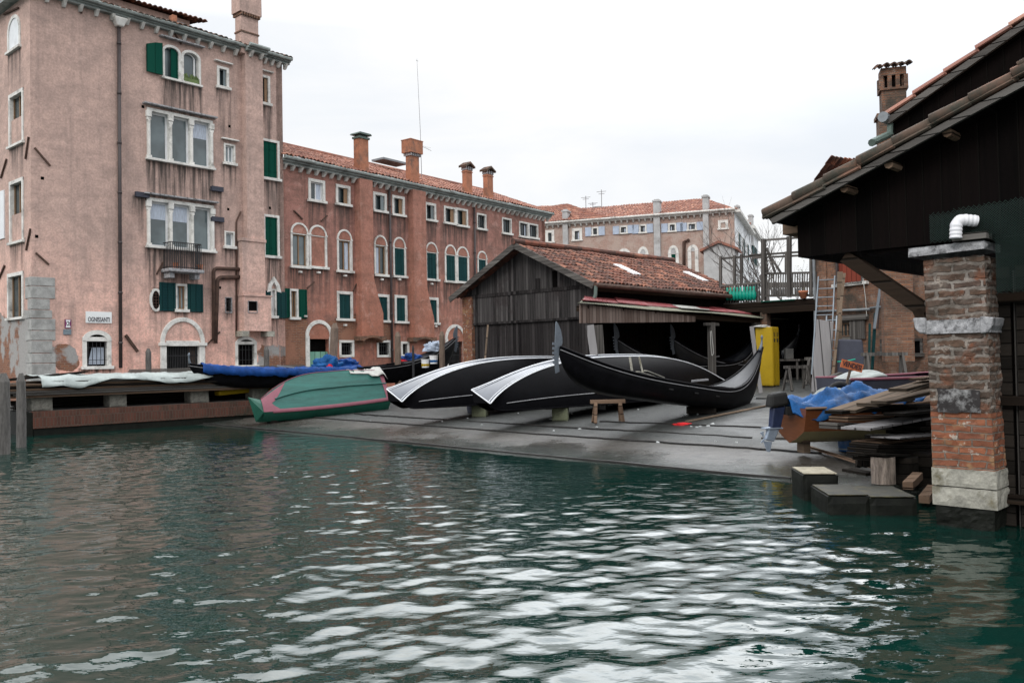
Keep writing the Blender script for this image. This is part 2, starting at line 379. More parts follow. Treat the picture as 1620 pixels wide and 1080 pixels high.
M['cabinet_grey'] = basic('slate_grey_cover', (.035, .038, .055), .7, .2)
M['board_pale'] = planks('pale_worn_board', (.17, .165, .17), (.29, .28, .28), .3)
M['orange_wood'] = basic('varnished_orange_hull', (.15, .05, .018), .35, .25, 3, stretch=(1, 1, 8), coat=.3)
M['cream'] = basic('cream_bottom_paint', (.45, .40, .22), .6, .15)
M['rubber'] = basic('black_rubber', (.012, .012, .012), .8, .2)
M['motor_navy'] = basic('navy_motor_cowl', (.02, .03, .07), .35, .3)
M['motor_silver'] = basic('silver_motor_leg', (.35, .42, .52), .4, .2, metal=.4)
M['orange_sign'] = basic('faded_orange_sign', (.50, .14, .05), .8, .15)
M['text_dark'] = basic('dark_lettering', (.03, .02, .03), .8, .1)
M['sign_white'] = basic('white_sign_panel', (.72, .74, .74), .6, .06)
M['sign_blue'] = basic('slate_blue_sign', (.12, .2, .26), .6, .1)
M['magenta'] = basic('purple_sign_edge', (.16, .03, .10), .6, .1)
M['bucket'] = basic('blue_plastic', (.01, .07, .2), .4, .2)
M['red'] = basic('red_rag', (.6, .015, .02), .8, .15)
M['litter'] = basic('white_litter', (.38, .40, .40), .8, .15)
M['pot'] = basic('terracotta_pot', (.45, .17, .09), .8, .15)
M['teal'] = basic('teal_plastic', (.0, .27, .19), .4, .2)
M['white_duct'] = basic('white_flexible_duct', (.72, .72, .75), .5, .08)
M['mesh_green'] = basic('green_netting', (.005, .018, .014), .8, .2)
M['twig'] = basic('bare_twigs', (.09, .08, .075), .9, .2)
M['leaf'] = basic('sparse_leaves', (.10, .14, .05), .8, .4)
M['alu'] = basic('aluminium_ladder', (.20, .23, .26), .45, .15, metal=.4)
M['block'] = basic('mossy_stone_block', (.11, .12, .075), .95, .35, 7, dirt=(.05, .05, .04), bump=.8)
M['block_wet'] = basic('wet_dark_block', (.007, .008, .006), .6, .5, 5, dirt=(.003, .004, .003), bump=.6, spec=.15)
M['block_top_dark'] = basic('algae_block_top', (.022, .021, .013), .6, .6, 5, dirt=(.07, .06, .025), bump=.5, spec=.2)
M['block_top'] = basic('worn_block_top', (.30, .27, .20), .85, .4, 7, bump=.5)
M['stump'] = basic('bare_log_wood', (.20, .165, .14), .9, .7, 5, stretch=(5, 5, .6), bump=.8, dirt=(.05, .035, .03))
M['poster'] = basic('torn_poster', (.02, .017, .017), .8, .4, 4, dirt=(.42, .42, .42))
M['antenna'] = basic('antenna_metal', (.2, .2, .21), .5, .1)
# ------------------------------------------------------------------ water
def water():
    t = T('canal_water'); c = t.co()
    n1 = t.noise(t.co(scale=(1, 2, 1)), 3.2, 3, .5); n2 = t.noise(t.co(scale=(1, 1.8, 1)), 8, 3, .5, .3)
    h = t.ma('ADD', n1, t.ma('MULTIPLY', n2, .28))
    col = t.mix(t.noise(c, .25, 3), (.0012, .015, .0115), (.0028, .023, .0175))
    p = t.n('BsdfPrincipled', {'Base Color': col, 'Roughness': .02, 'IOR': 1.6, 'Specular IOR Level': .5, 'Normal': t.bump(h, .28, .03)})
    t.n('OutputMaterial', {0: p.outputs[0]})
    x0, x1, y0, y1, st = -19., 8.5, 3.4, 29., .036
    xs = np.arange(x0, x1 + st / 2, st); ys = np.arange(y0, y1 + st / 2, st)
    X, Y = np.meshgrid(xs, ys); Z = np.zeros_like(X); rg = np.random.RandomState(5)
    D = np.sqrt(X ** 2 + Y ** 2)
    for i in range(90):
        lam = .14 * (.95 / .14) ** (rg.rand() ** 1.15); th = rg.normal(math.pi / 2 + .25, .72); k = 2 * math.pi / lam
        slope = .0162 * (.95 if lam > .45 else 1.); ph = rg.rand() * 6.28
        wx = X + .18 * np.sin(Y * .9 + i) + .1 * np.sin(X * 1.7 + Y * .6 + 2 * i)
        wy = Y + .14 * np.sin(X * .8 + 1.3 * i) + .08 * np.sin(Y * 1.9 + i)
        Z += slope / k * np.sin(k * (wx * math.cos(th) + wy * math.sin(th)) + ph)
    patch = .75 + .35 * np.sin(X * .33 + 1 + .4 * np.sin(Y * .3)) * np.sin(Y * .27 + .5)
    edge = np.clip(np.minimum.reduce([X - x0, x1 - X, Y - y0, y1 - Y]) / 1.5, 0, 1)
    Bc = (X + Y) * .70711
    shore = np.clip((12.6 - Bc) / 5, .3, 1)
    Z *= patch * edge * shore
    nx, ny = len(xs), len(ys)
    V = np.stack([X, Y, Z], 2).reshape(-1, 3)
    idx = np.arange(nx * ny).reshape(ny, nx)
    q = np.stack([idx[:-1, :-1], idx[:-1, 1:], idx[1:, 1:], idx[1:, :-1]], 2).reshape(-1, 4)
    far = 160.
    ex = np.array([(-far, -far, 0), (far, -far, 0), (far, far, 0), (-far, far, 0), (x0, y0, 0), (xs[-1], y0, 0), (xs[-1], ys[-1], 0), (x0, ys[-1], 0)])
    n = len(V); V = np.vstack([V, ex])
    q = np.vstack([q, [[n, n + 1, n + 5, n + 4], [n + 1, n + 2, n + 6, n + 5], [n + 2, n + 3, n + 7, n + 6], [n + 3, n, n + 4, n + 7]]])
    me = bpy.data.meshes.new('water'); me.vertices.add(len(V)); me.vertices.foreach_set('co', V.astype(np.float32).ravel())
    me.loops.add(q.size); me.loops.foreach_set('vertex_index', q.astype(np.int32).ravel())
    me.polygons.add(len(q)); me.polygons.foreach_set('loop_start', np.arange(0, q.size, 4, dtype=np.int32))
    me.polygons.foreach_set('use_smooth', np.ones(len(q), bool)); me.update(calc_edges=True); me.validate()
    me.materials.append(t.m); o = bpy.data.objects.new('water', me); COL.objects.link(o); tag(o, kind='structure')
water()

# ------------------------------------------------------------------ slipway and ground
def slip_material():
    t = T('slipway_concrete'); g = t.n('NewGeometry'); P = g.outputs['Position']
    s_ = t.n('SeparateXYZ', {0: P}); b = t.ma('MULTIPLY', t.ma('ADD', s_.outputs[0], s_.outputs[1]), .70711)
    nb = t.noise(P, .6, 7, .65, .5); nf = t.noise(P, 22, 5, .7); nm = t.noise(P, 3.2, 7, .7)
    bb = t.ma('ADD', b, t.ma('MULTIPLY', t.ma('SUBTRACT', nb, .5), 2.4))
    cr_ = t.n('ValToRGB', {0: t.mr(bb, 11.4, 21.)}); e = cr_.color_ramp
    e.elements[0].position = 0; e.elements[0].color = (.010, .022, .014, 1)
    e.elements[1].position = 1; e.elements[1].color = (.05, .053, .053, 1)
    for p_, c_ in ((.07, (.024,.05,.036)), (.12, (.05,.06,.046)), (.19, (.11,.074,.05)), (.3, (.09,.066,.05)), (.36, (.05,.055,.053)), (.6, (.062,.066,.064))):
        k = e.elements.new(p_); k.color = c_ + (1,)
    col = t.mix(t.mr(nf, .3, .72), t.mix(.7, cr_.outputs[0], (.008, .008, .007)), t.mix(.5, cr_.outputs[0], (.26, .25, .235)))
    col = t.mix(t.mr(nm, .52, .68), col, t.mix(.7, col, (.012, .012, .012)))
    pale = t.noise(t.co(scale=(1, 1, 1)), .9, 8, .75); col = t.mix(t.mr(pale, .58, .72, 0, .5), col, (.15, .16, .155))
    pud = t.mr(t.noise(P, .45, 5, .6), .46, .6)
    wet = t.mr(bb, 12.2, 14.0, .13, .62); rough = t.ma('SUBTRACT', wet, t.ma('MULTIPLY', pud, .22))
    col = t.mix(1., col, (.50, .535, .54), 'MULTIPLY')
    return t.fin(col, t.ma('MAXIMUM', rough, .1), t.bump(t.ma('ADD', t.ma('MULTIPLY', nf, .5), nm), .5, .02), spec=.3)
slipm = slip_material()
QA = -25.9
m = MB(); rows = []
for b in np.arange(9.0, 27.61, .31):
    rows.append([ab(a, b, SL * (b - B0) + .012 * math.sin(a * .9 + b * .5) * math.sin(b * 1.1)) for a in np.arange(QA, 14.01, .4)])
m.grid(rows); tag(m.build('slipway', slipm, smooth=True), kind='structure')
m = MB(); m.face([ab(QA, 27.6, .9), ab(QA, 500, .9), ab(500, 500, .9), ab(500, 27.6, .9)][::-1])
m.face([ab(14.0, 9.0, SL * (9 - B0)), ab(14., 27.6, .9), ab(60, 27.6, .9), ab(60, 9, SL * (9 - B0))])
tag(m.build('yard_ground', slipm), kind='structure')
m = MB(); m.face([ab(-500, 7.2, .65), ab(-500, 500, .65), ab(QA, 500, .65), ab(QA, 7.2, .65)][::-1])
tag(m.build('quay_pavement', M['concrete']), kind='structure')
# joints: timber strips laid across the slipway, parallel to the water
jm = basic('dark_joint_timber', (.018, .017, .016), .6, .5)
mj = MB()
for (xa, ya, xb, yb, w_) in ((840, 686, 1300, 717, .11), (843, 673, 1190, 693, .07), (950, 667, 1236, 678, .05), (420, 655, 840, 686, .08), (560, 655, 843, 673, .07), (300, 668, 1250, 758, .05)):
    p = gp(xa, ya); q = gp(xb, yb); N = 26; pts = []
    for i in range(N):
        a_ = p.lerp(q, i / (N - 1)); j = rnd.uniform(-.025, .025); a_.x += j; a_.y += j; pts.append(a_)
    for i in range(N - 1):
        c_, d_ = pts[i], pts[i + 1]; c_ = Vector((c_.x, c_.y, slip_z(c_.x, c_.y) + .016)); d_ = Vector((d_.x, d_.y, slip_z(d_.x, d_.y) + .016))
        if rnd.random() < .985: mj.beam(c_, d_, w_ * rnd.uniform(.7, 1.1), .03)
tag(mj.build('slipway_joints', jm), kind='structure')

# quay wall under the pink house's fondamenta
q = empty('quay_wall', ab(QA, 7.2, 0), R(45), 'low brick quay wall with dark wet foot under the stacked boards at left', 'quay wall')
m = MB(); m.box(0, 21, -.22, .0, .2, .662); m.build('brick_edge', M['brick_quay'], q)
m = MB(); m.box(0.02, 21, -.18, .0, -1.2, .2); m.box(-.16, .0, -.2, 30, -1.2, .64); m.build('wet_foot', M['block_wet'], q)

# ------------------------------------------------------------------ roofs of clay tiles
def tile_roof(name, mat, parent, o, ax, up_, W, L, tw=.21, tl=.36, amp=.045, step=.022, L1=None, taper=None, solid=.03, skew=0):
    """o: corner; ax: unit along the eave; up_: unit up the slope. skew: shifts x with slope (trapezoid ends)"""
    o = Vector(o); ax = Vector(ax).normalized(); up_ = Vector(up_).normalized(); nrm = ax.cross(up_).normalized()
    nt_ = max(1, round(W / tw)); nl = max(1, round(L / tl)); K = 6
    mb = MB(); uvs = []; jit = [[(rnd.uniform(-.012, .012), rnd.uniform(-.02, .02)) for _ in range(nl + 1)] for _ in range(nt_ + 1)]
    rows = []
    for j in range(nl):
        for e in (0, 1):
            row = []; v = (j + (e * .999)) * tl
            for i in range(nt_):
                for k in range(K + (1 if i == nt_ - 1 else 0)):
                    ph = k / K; ii = i
                    hgt = amp * (abs(math.sin(math.pi * ph)) * 1.5 - .35) if ph < .999 else -.35 * amp
                    hgt += step * (1 - e) + jit[ii][j][0]; vv = v + (jit[ii][j][1] if e == 0 else jit[ii][min(j + 1, nl)][1])
                    x = (i + ph) * tw
                    f = vv / (nl * tl); xx = x + skew * f if taper is None else (x * (1 - f) + (taper[0] + x / (nt_ * tw) * (taper[1] - taper[0])) * f)
                    sag = .03 * math.sin(x * 1.3) * math.sin(vv * .9 + 1)
                    row.append(o + ax * xx + up_ * vv + nrm * (hgt + sag)); uvs.append((i + ph * .98, j + .1 + e * .8))
            rows.append(row)
    mb.grid(rows)
    # make uv cell constant per tile: floor() works since ph<1
    return mb.build(name, mat, parent, uvs=uvs, solid=solid)

# ------------------------------------------------------------------ facades
class Facade:
    def __init__(s, name, X, Y, vp, zbase, label, cat):
        s.o = Vector((X, Y, 0)); d = Vector((math.sin(vp), math.cos(vp), 0)); s.d = d; s.n = Vector((-d.y, d.x, 0))
        s.rz = math.atan2(d.y, d.x); s.e = empty(name, (X, Y, 0), s.rz, label, cat); s.holes = []; s.stains = []; s.zb = zbase; s.cnt = 0
    def loc(s, px, py, off=0.):         # local (x, z) of the pixel on the plane y=off
        r_ = ray(px, py); t = ((s.o + s.n * off - C0).dot(s.n)) / r_.dot(s.n); p = C0 + r_ * t - s.o
        return p.dot(s.d), p.z
    def locy(s, px, py, xoff):          # local (y, z) on the plane x=xoff
        r_ = ray(px, py); t = ((s.o + s.d * xoff - C0).dot(s.d)) / r_.dot(s.d); p = C0 + r_ * t - s.o
        return p.dot(s.n), p.z
    def bx(s, x0, y0, x1, y1, off=0.):
        xm, ym = (x0 + x1) / 2, (y0 + y1) / 2
        a = s.loc(x0, ym, off)[0]; b = s.loc(x1, ym, off)[0]; t = s.loc(xm, y0, off)[1]; u = s.loc(xm, y1, off)[1]
        return a, b, u, t
    def world(s, x, y, z): return s.o + s.d * x + s.n * y + Vector((0, 0, z))

def arch_pts(cx, z, r, rz_, n=14, a0=0, a1=math.pi): return [(cx + r * math.cos(a0 + (a1 - a0) * i / n), z + rz_ * math.sin(a0 + (a1 - a0) * i / n)) for i in range(n + 1)]

def window(fc, px, style='glass', ft=.11, stone='stone', off=0., depth=.16, mull=1, glassm='glass', sash='sash_white', arch=0., sill=True, bars=False, stain=1., hole=True, label=None, hood=False, name='window', box=None, flip=False):
    """px: outer frame box in photo pixels. arch: height fraction of a blind tympanum in the top."""
    x0, x1, z0, z1 = box or fc.bx(*px, off=off)
    W = x1 - x0; H = z1 - z0; y = off
    flipx = (lambda a: a)
    P = fc.e
    f = MB(); zs = z1 - arch * H if arch else z1
    # frame
    f.box(x0, x0 + ft, y - .035, y + depth, z0, zs); f.box(x1 - ft, x1, y - .035, y + depth, z0, zs)
    if arch:
        r_ = W / 2; rz_ = z1 - zs; cx = (x0 + x1) / 2
        oo = arch_pts(cx, zs, r_, rz_); ii = arch_pts(cx, zs, r_ - ft * .85, rz_ - ft * .85)
        for k in range(14):
            f.prism([ii[k], oo[k], oo[k + 1], ii[k + 1]], y - .04, y + .03)
        f.box(x0 - .02, x0 + ft, y - .06, y, zs - .03, zs + .03); f.box(x1 - ft, x1 + .02, y - .06, y, zs - .03, zs + .03)
        f.box(x0 + ft, x1 - ft, y + .0, y + depth, zs - .05, zs)
    else: f.box(x0, x1, y - .036, y + depth + .002, z1 - ft, z1 + .001)
    if sill:
        f.box(x0 - .05, x1 + .05, y - .12, y + depth + .003, z0 - .02, z0 + .09)
    else: f.box(x0, x1, y - .034, y + depth + .001, z0, z0 + ft)
    if hood: f.box(x0 - .12, x1 + .12, y - .14, y, z1 + .14, z1 + .19)
    wo = f.build(name, M[stone], P, bevel=.008)
    if label: wo['label'] = label
    a0, a1, c0, c1 = x0 + ft, x1 - ft, z0 + .09, (zs - .05 if arch else z1 - ft)
    if hole: fc.holes.append((x0 + .02, x1 - .02, z0 + .01, (zs if arch else z1) - .01, depth))
    if style == 'glass' or style == 'open':
        g = MB(); g.box(a0, a1, y + depth - .045, y + depth - .03, c0, c1); g.build('pane', M[glassm], wo)
        s_ = MB(); t_ = .05; yy = (y + depth - .085, y + depth - .03)
        s_.box(a0, a0 + t_, *yy, c0, c1); s_.box(a1 - t_, a1, *yy, c0, c1); s_.box(a0 + t_, a1 - t_, *yy, c0, c0 + t_); s_.box(a0 + t_, a1 - t_, *yy, c1 - t_, c1)
        for i in range(mull):
            xm = a0 + (a1 - a0) * (i + 1) / (mull + 1); s_.box(xm - t_ / 2, xm + t_ / 2, yy[0] + .002, yy[1], c0 + t_, c1 - t_)
        s_.build('sash', M[sash], wo)
        if glassm == 'glass' and rnd.random() < .75:
            c_ = MB(); xa = a0 + t_; ww = (a1 - a0) * rnd.uniform(.2, .45)
            if rnd.random() < .5: xa = a1 - t_ - ww
            c_.box(xa, xa + ww, y + depth - .047, y + depth - .046, c0 + t_, c1 - t_ - .02); c_.build('curtain', M['curtain'], wo)
    if style == 'void': MB().box(a0, a1, y + depth - .02, y + depth - .008, c0, c1).build('pane', M['void'], wo)
    if style == 'half':                 # opened inward: dark hole with a white leaf turned in
        g = MB(); g.box(a0, a1, y + depth - .012, y + depth + .0, c0, c1); g.build('pane', M['glass'], wo)
        s_ = MB(); s_.box(a1 - (a1 - a0) * .38, a1 - .02, y + .03, y + .05, c0, c1); s_.build('sash', M['sash_wood' if sash == 'sash_wood' else 'glass_mid'], wo)
    if style == 'shutter':
        g = MB(); mm = M[glassm]; xm = (a0 + a1) / 2
        for q0, q1 in ((a0, xm - .008), (xm + .008, a1)):
            g = MB(); g.box(q0, q1, y + .02, y + .055, c0, c1)
            for zz in (.2, .8): g.box(q0 + .01, q1 - .01, y + .008, y + .02, c0 + (c1 - c0) * zz - .03, c0 + (c1 - c0) * zz + .03)
            g.build('shutter', mm, wo)
        MB().box(a0, a1, y + .1, y + .12, c0, c1).build('pane', M['void'], wo)
    if style == 'blind':
        MB().box(a0, a1, y + .03, y + .07, c0, c1).build('infill', M[glassm], wo)
    if arch:
        ty = MB(); tp = arch_pts((x0 + x1) / 2, zs, W / 2 - ft * .85, (z1 - zs) - ft * .85); ty.prism(tp, y - .012, y + .02)
        ty.build('tympanum', M['plasterBp' if fc.kind == 'B' else ('plasterA' if fc.kind == 'A' else 'grey_render')], wo)
    if bars:
        b_ = MB(); nb = max(3, int((a1 - a0) / .12))
        for i in range(nb):
            xx = a0 + (a1 - a0) * (i + .5) / nb; b_.beam((xx, y + .02, c0), (xx, y + .02, c1), .016, .016)
        for i in range(max(2, int((c1 - c0) / .35))):
            zz = c0 + (c1 - c0) * (i + .5) / max(2, int((c1 - c0) / .35)); b_.beam((a0, y + .02, zz), (a1, y + .02, zz), .016, .016)
        b_.build('grille', M['iron'], wo)
    if stain: fc.stains.append((x0 - .05, x1 + .05, z0, stain))
    return wo, (x0, x1, z0, z1)

def open_shutter(wo, fc, x0, x1, z0, z1, y=0., mat='green_dark', tilt=0.0):
    g = MB(); g.hexa([(x0, y - .06 - (tilt if x1 < 0 else 0), z0), (x1, y - .06, z0), (x1, y - .02, z0), (x0, y - .02, z0), (x0, y - .06, z1), (x1, y - .06, z1), (x1, y - .02, z1), (x0, y - .02, z1)])
    n_ = int((z1 - z0) / .09)
    for i in range(n_):
        zz = z0 + (z1 - z0) * (i + .5) / n_; g.box(x0 + .04, x1 - .04, y - .075, y - .06, zz - .022, zz + .022)
    return g.build('shutter', M[mat], wo)

def wall_mesh(fc, name, x0, x1, z0, z1, mat, holes, stains, step=.13, peel=None, side=None, parent=None):
    """side None: plane y=0, facing -y; side=x: plane x=side facing -x with coords (y,z)"""
    xs = set(np.round(np.arange(x0, x1, step), 4)) | {x0, x1}; zs = set(np.round(np.arange(z0, z1, step), 4)) | {z0, z1}
    for h in holes: xs |= {h[0], h[1]}; zs |= {h[2], h[3]}
    xs = sorted(x for x in xs if x0 - 1e-6 <= x <= x1 + 1e-6); zs = sorted(z for z in zs if z0 - 1e-6 <= z <= z1 + 1e-6)
    P = (lambda a, d, z: (a, d, z)) if side is None else (lambda a, d, z: (side + d, a, z))
    mb = MB(); idx = {}; st = []; pe = []
    for i, x in enumerate(xs):
        for j, z in enumerate(zs):
            idx[i, j] = len(mb.v); mb.v.append(P(x, 0, z)); s_ = 0
            for (a, b, zz, k) in stains:
                if a - .04 <= x <= b + .04 and z < zz + .05:
                    L = k * (1.1 + .9 * math.sin(x * 23.1) * math.sin(x * 7.7)); d = (zz - z) / max(L, .2)
                    if d < 1: s_ = max(s_, (1 - d) ** .8)
            st.append(s_); pe.append(peel(x, z) if peel else 0)
    for i in range(len(xs) - 1):
        for j in range(len(zs) - 1):
            cx, cz = (xs[i] + xs[i + 1]) / 2, (zs[j] + zs[j + 1]) / 2
            if any(h[0] < cx < h[1] and h[2] < cz < h[3] for h in holes): continue
            q_ = (idx[i, j], idx[i + 1, j], idx[i + 1, j + 1], idx[i, j + 1]); mb.f.append(q_ if side is None else q_[::-1])
    for (a, b, c, d, dp) in holes:
        for q_ in (((a, 0, c), (a, dp, c), (a, dp, d), (a, 0, d)), ((b, 0, c), (b, 0, d), (b, dp, d), (b, dp, c)), ((a, 0, d), (a, dp, d), (b, dp, d), (b, 0, d)), ((a, 0, c), (b, 0, c), (b, dp, c), (a, dp, c)), ((a, dp, c), (b, dp, c), (b, dp, d), (a, dp, d))):
            mb.face([P(*p) for p in q_]); st += [0] * 4; pe += [0] * 4
    o = mb.build(name, mat, parent or fc.e)
    if len(o.data.vertices) == len(st):
        for nm, vals in (('stain', st), ('peel', pe)):
            at_ = o.data.attributes.new(nm, 'FLOAT', 'POINT'); at_.data.foreach_set('value', vals)
    return o

def chimney(fc, x0, x1, y0, y1, z0, z1, mat, style='flare', parent=None, capm='tile_dark'):
    p = parent or fc.e; m = MB(); w_ = x1 - x0; d_ = y1 - y0
    if style == 'flare':
        zt = z1 - (z1 - z0) * .26
        m.box(x0, x1, y0, y1, z0, zt - .12); g = .09
        c = m.build('chimney', M[mat], p)
        t_ = MB(); n_ = 6
        for i in range(n_):
            f_ = (i + .5) / n_; s_ = w_ / n_ * .3
            t_.box(x0 - g + (w_ + 2 * g) * f_ - s_, x0 - g + (w_ + 2 * g) * f_ + s_, y0 - g, y1 + g, zt - .12, zt + .02)
        t_.box(x0 + .02, x1 - .02, y0 + .02, y1 - .02, zt - .12, zt + .02); t_.build('corbels', M['stone_dark'], c)
        h = MB(); G = g + .05; h.box(x0 - G, x1 + G, y0 - G, y1 + G, zt + .02, z1 - .04); h.box(x0 - G - .02, x1 + G + .02, y0 - G - .02, y1 + G + .02, z1 - .04, z1); h.build('crown', M[mat], c)
    elif style == 'roofed':
        zt = z1 - .42; m.box(x0, x1, y0, y1, z0, zt); m.box(x0 - .03, x1 + .03, y0 - .03, y1 + .03, zt - .12, zt - .06); c = m.build('chimney', M[mat], p)
        h = MB(); g = .13
        h.box(x0 + .03, x1 - .03, y0 + .03, y1 - .03, zt, zt + .16)
        for a in (0, 1, 2, 3): h.box(x0 - .03 + (w_ + .0) * a / 3 - .0, x0 + .03 + w_ * a / 3, y0 - .03, y1 + .03, zt, zt + .18)
        h.build('vents', M['stone_dark'], c)
        rf = MB(); xm = (x0 + x1) / 2
        rf.prism([(x0 - g, zt + .2), (xm, zt + .42), (x1 + g, zt + .2), (x1 + g, zt + .13), (xm, zt + .34), (x0 - g, zt + .13)], y0 - g, y1 + g)
        for k in range(6):
            yy = y0 - g + (d_ + 2 * g) * (k + .5) / 6
            rf.tube([(x0 - g - .02, yy, zt + .2), (xm, yy, zt + .43)], .035, 6); rf.tube([(xm, yy, zt + .43), (x1 + g + .02, yy, zt + .2)], .035, 6)
        rf.build('cap', M[capm], c)
    elif style == 'slab':
        m.box(x0, x1, y0, y1, z0, z1 - .22); c = m.build('chimney', M[mat], p)
        h = MB(); g = .12
        h.box(x0 - .05, x1 + .05, y0 - .05, y1 + .05, z1 - .26, z1 - .17); h.box(x0 + .04, x1 - .04, y0 + .04, y1 - .04, z1 - .17, z1 - .08)
        h.prism([(x0 - g, z1 - .08), (x1 + g, z1 - .08), (x1 + g * .5, z1), (x0 - g * .5, z1)], y0 - g, y1 + g); h.build('cap', M[capm], c)
    elif style == 'plain':
        m.box(x0, x1, y0, y1, z0, z1); m.box(x0 - .06, x1 + .06, y0 - .06, y1 + .06, z1, z1 + .12); m.box(x0 + .05, x1 - .05, y0 + .05, y1 - .05, z1 + .12, z1 + .2)
        c = m.build('chimney', M[mat], p)
    return c

def cornice(fc, x0, x1, z, y=0., nb=20, mat='stone', h=.16, dp=.34, gut='grey_gutter', parent=None):
    p = parent or fc.e; m = MB()
    m.box(x0, x1, y - dp * .55, y + .01, z, z + h * .5); m.box(x0, x1, y - dp * .8, y + .012, z + h * .5, z + h)
    m.tube([(x0, y - dp, z + h + .03), (x1, y - dp, z + h + .03)], .075, 8)
    c = m.build('cornice', M[gut], p)
    for i in range(nb):
        b = MB(); xx = x0 + (x1 - x0) * (i + .5) / nb
        b.hexa([(xx - .05, y - .1, z - .2), (xx + .05, y - .1, z - .2), (xx + .05, y, z - .2), (xx - .05, y, z - .2), (xx - .05, y - dp * .75, z), (xx + .05, y - dp * .75, z), (xx + .05, y, z), (xx - .05, y, z)])
        b.build('bracket', M[mat], c)
    return c
def pipe(parent, pts, r=.055, mat='pipe', name='drainpipe', collars=True):
    m = MB(); m.tube(pts, r, 8)
    if collars:
        p, q_ = Vector(pts[0]), Vector(pts[-1]); n_ = max(2, int((q_ - p).length / 1.6))
        for i in range(n_):
            c = p.lerp(q_, (i + .5) / n_)
            if len(pts) == 2: m.tube([c - (q_ - p).normalized() * .04, c + (q_ - p).normalized() * .04], r * 1.25, 8)
    return m.build(name, M[mat], parent, smooth=True)
def smooth_path(pts, n=6, rad=.15):
    P = [Vector(p) for p in pts]; o = [P[0]]
    for i in range(1, len(P) - 1):
        a = (P[i - 1] - P[i]); b = (P[i + 1] - P[i]); ra = min(rad, a.length / 2, b.length / 2); s0 = P[i] + a.normalized() * ra; s1 = P[i] + b.normalized() * ra
        for k in range(n + 1):
            t_ = k / n; o.append(s0 * (1 - t_) ** 2 + P[i] * 2 * t_ * (1 - t_) + s1 * t_ ** 2)
    return o + [P[-1]]
def text_mesh(s, size, mat, parent, loc, rot, name='lettering', sx=1., ext=.004, fit=None):
    cu = bpy.data.curves.new(name, 'FONT'); cu.body = s; cu.size = size; cu.extrude = ext; cu.align_x = 'CENTER'; cu.align_y = 'CENTER'; cu.offset = .0015
    tmp = bpy.data.objects.new('tmp', cu); me = bpy.data.meshes.new_from_object(tmp); bpy.data.objects.remove(tmp); me.name = name
    if fit: xs_ = [v.co.x for v in me.vertices]; sx = fit / (max(xs_) - min(xs_))
    me.materials.clear(); me.materials.append(mat)
    o = bpy.data.objects.new(name, me); COL.objects.link(o); o.parent = parent; o.location = loc; o.rotation_euler = rot; o.scale = (sx, 1, 1)
    return o
# ------------------------------------------------------------------ A: the tall pink house
YA = 28.0; xa = (ray(50, 440).x / ray(50, 440).y) * YA
A = Facade('pink_house', xa, YA, math.atan(1180 / 1350), .65, 'tall weathered pink plastered house with white stone windows at the left', 'house'); A.kind = 'A'
XA1 = A.loc(449, 340)[0]; ZE = A.loc(300, 60)[1]; ZE0 = A.loc(448, 103)[1]; ZE = ZE0
# upper pair of arched windows
def arch_open(fc, box, shut=None, glassm='glass_mid'):
    x0, x1, z0, z1 = box; ft = .10; W = x1 - x0; r_ = W / 2; rz_ = r_ * .75; zs = z1 - rz_; cx = (x0 + x1) / 2
    f = MB(); f.box(x0, x0 + ft, -.05, .2, z0, zs); f.box(x1 - ft, x1, -.05, .2, z0, zs); f.box(x0 - .04, x1 + .04, -.12, .2, z0 - .08, z0)
    oo = arch_pts(cx, zs, r_, rz_); ii = arch_pts(cx, zs, r_ - ft, rz_ - ft)
    for k in range(14): f.prism([ii[k], oo[k], oo[k + 1], ii[k + 1]], -.05, .2)
    # spandrels of plaster-coloured stone fill the square hole behind the arch
    wo = f.build('window', M['stone'], fc.e, bevel=.006)
    sp = MB()
    for sgn in (0, 1):
        pts = [p for p in oo if (p[0] >= cx - 1e-6) == (sgn == 0)]
        corner = (x1, z1) if sgn == 0 else (x0, z1)
        sp.prism(pts + [corner] if sgn == 0 else pts + [corner], -.002, .05)
    sp.build('spandrel', M['plasterA'], wo)
    gl = MB(); gl.prism([(x0 + ft, z0), (x1 - ft, z0)] + arch_pts(cx, zs, r_ - ft, rz_ - ft), .16, .18); gl.build('pane', M[glassm], wo)
    fc.holes.append((x0 + .01, x1 - .01, z0, z1, .2)); fc.stains.append((x0, x1, z0 - .05, 2.4))
    return wo, (cx, zs, r_ - ft, rz_ - ft, ft)
b1 = A.bx(256, 72, 286, 128); b2 = A.bx(286, 80, 317, 132)
b2 = (b1[1], b2[1], b2[2], b1[3]); b1 = (b1[0], b1[1], b2[2], b1[3])
wo, (cx, zs, r_, rz_, ft) = arch_open(A, b1)
wo['label'] = 'arched attic window with a green shutter folded open and one closed'
MB().prism([(cx, b1[2] + .02), (cx + r_, b1[2] + .02)] + [p for p in arch_pts(cx, zs, r_, rz_) if p[0] >= cx], .02, .06).build('shutter', M['green'], wo)
MB().prism([(b1[0] - .62, b1[2] + .02), (b1[0] - .02, b1[2] + .02), (b1[0] - .02, b1[3] - .05), (b1[0] - .3, b1[3] - .1), (b1[0] - .62, zs + .05)], -.12, -.07).build('shutter', M['green'], wo)
wo, (cx, zs, r_, rz_, ft) = arch_open(A, b2)
m = MB(); ii = arch_pts(cx - .05, zs, r_ * .75, rz_ * .8); oo = arch_pts(cx - .05, zs, r_ * .95, rz_)
for k in range(14): m.prism([ii[k], oo[k], oo[k + 1], ii[k + 1]], .1, .15)
m.box(cx - .05 + r_ * .75, cx - .05 + r_ * .95, .1, .15, b2[2], zs); m.box(cx - .05 - r_ * .95, cx - .05 - r_ * .75, .1, .15, b2[2], zs); m.build('sash', M['sash_white'], wo)
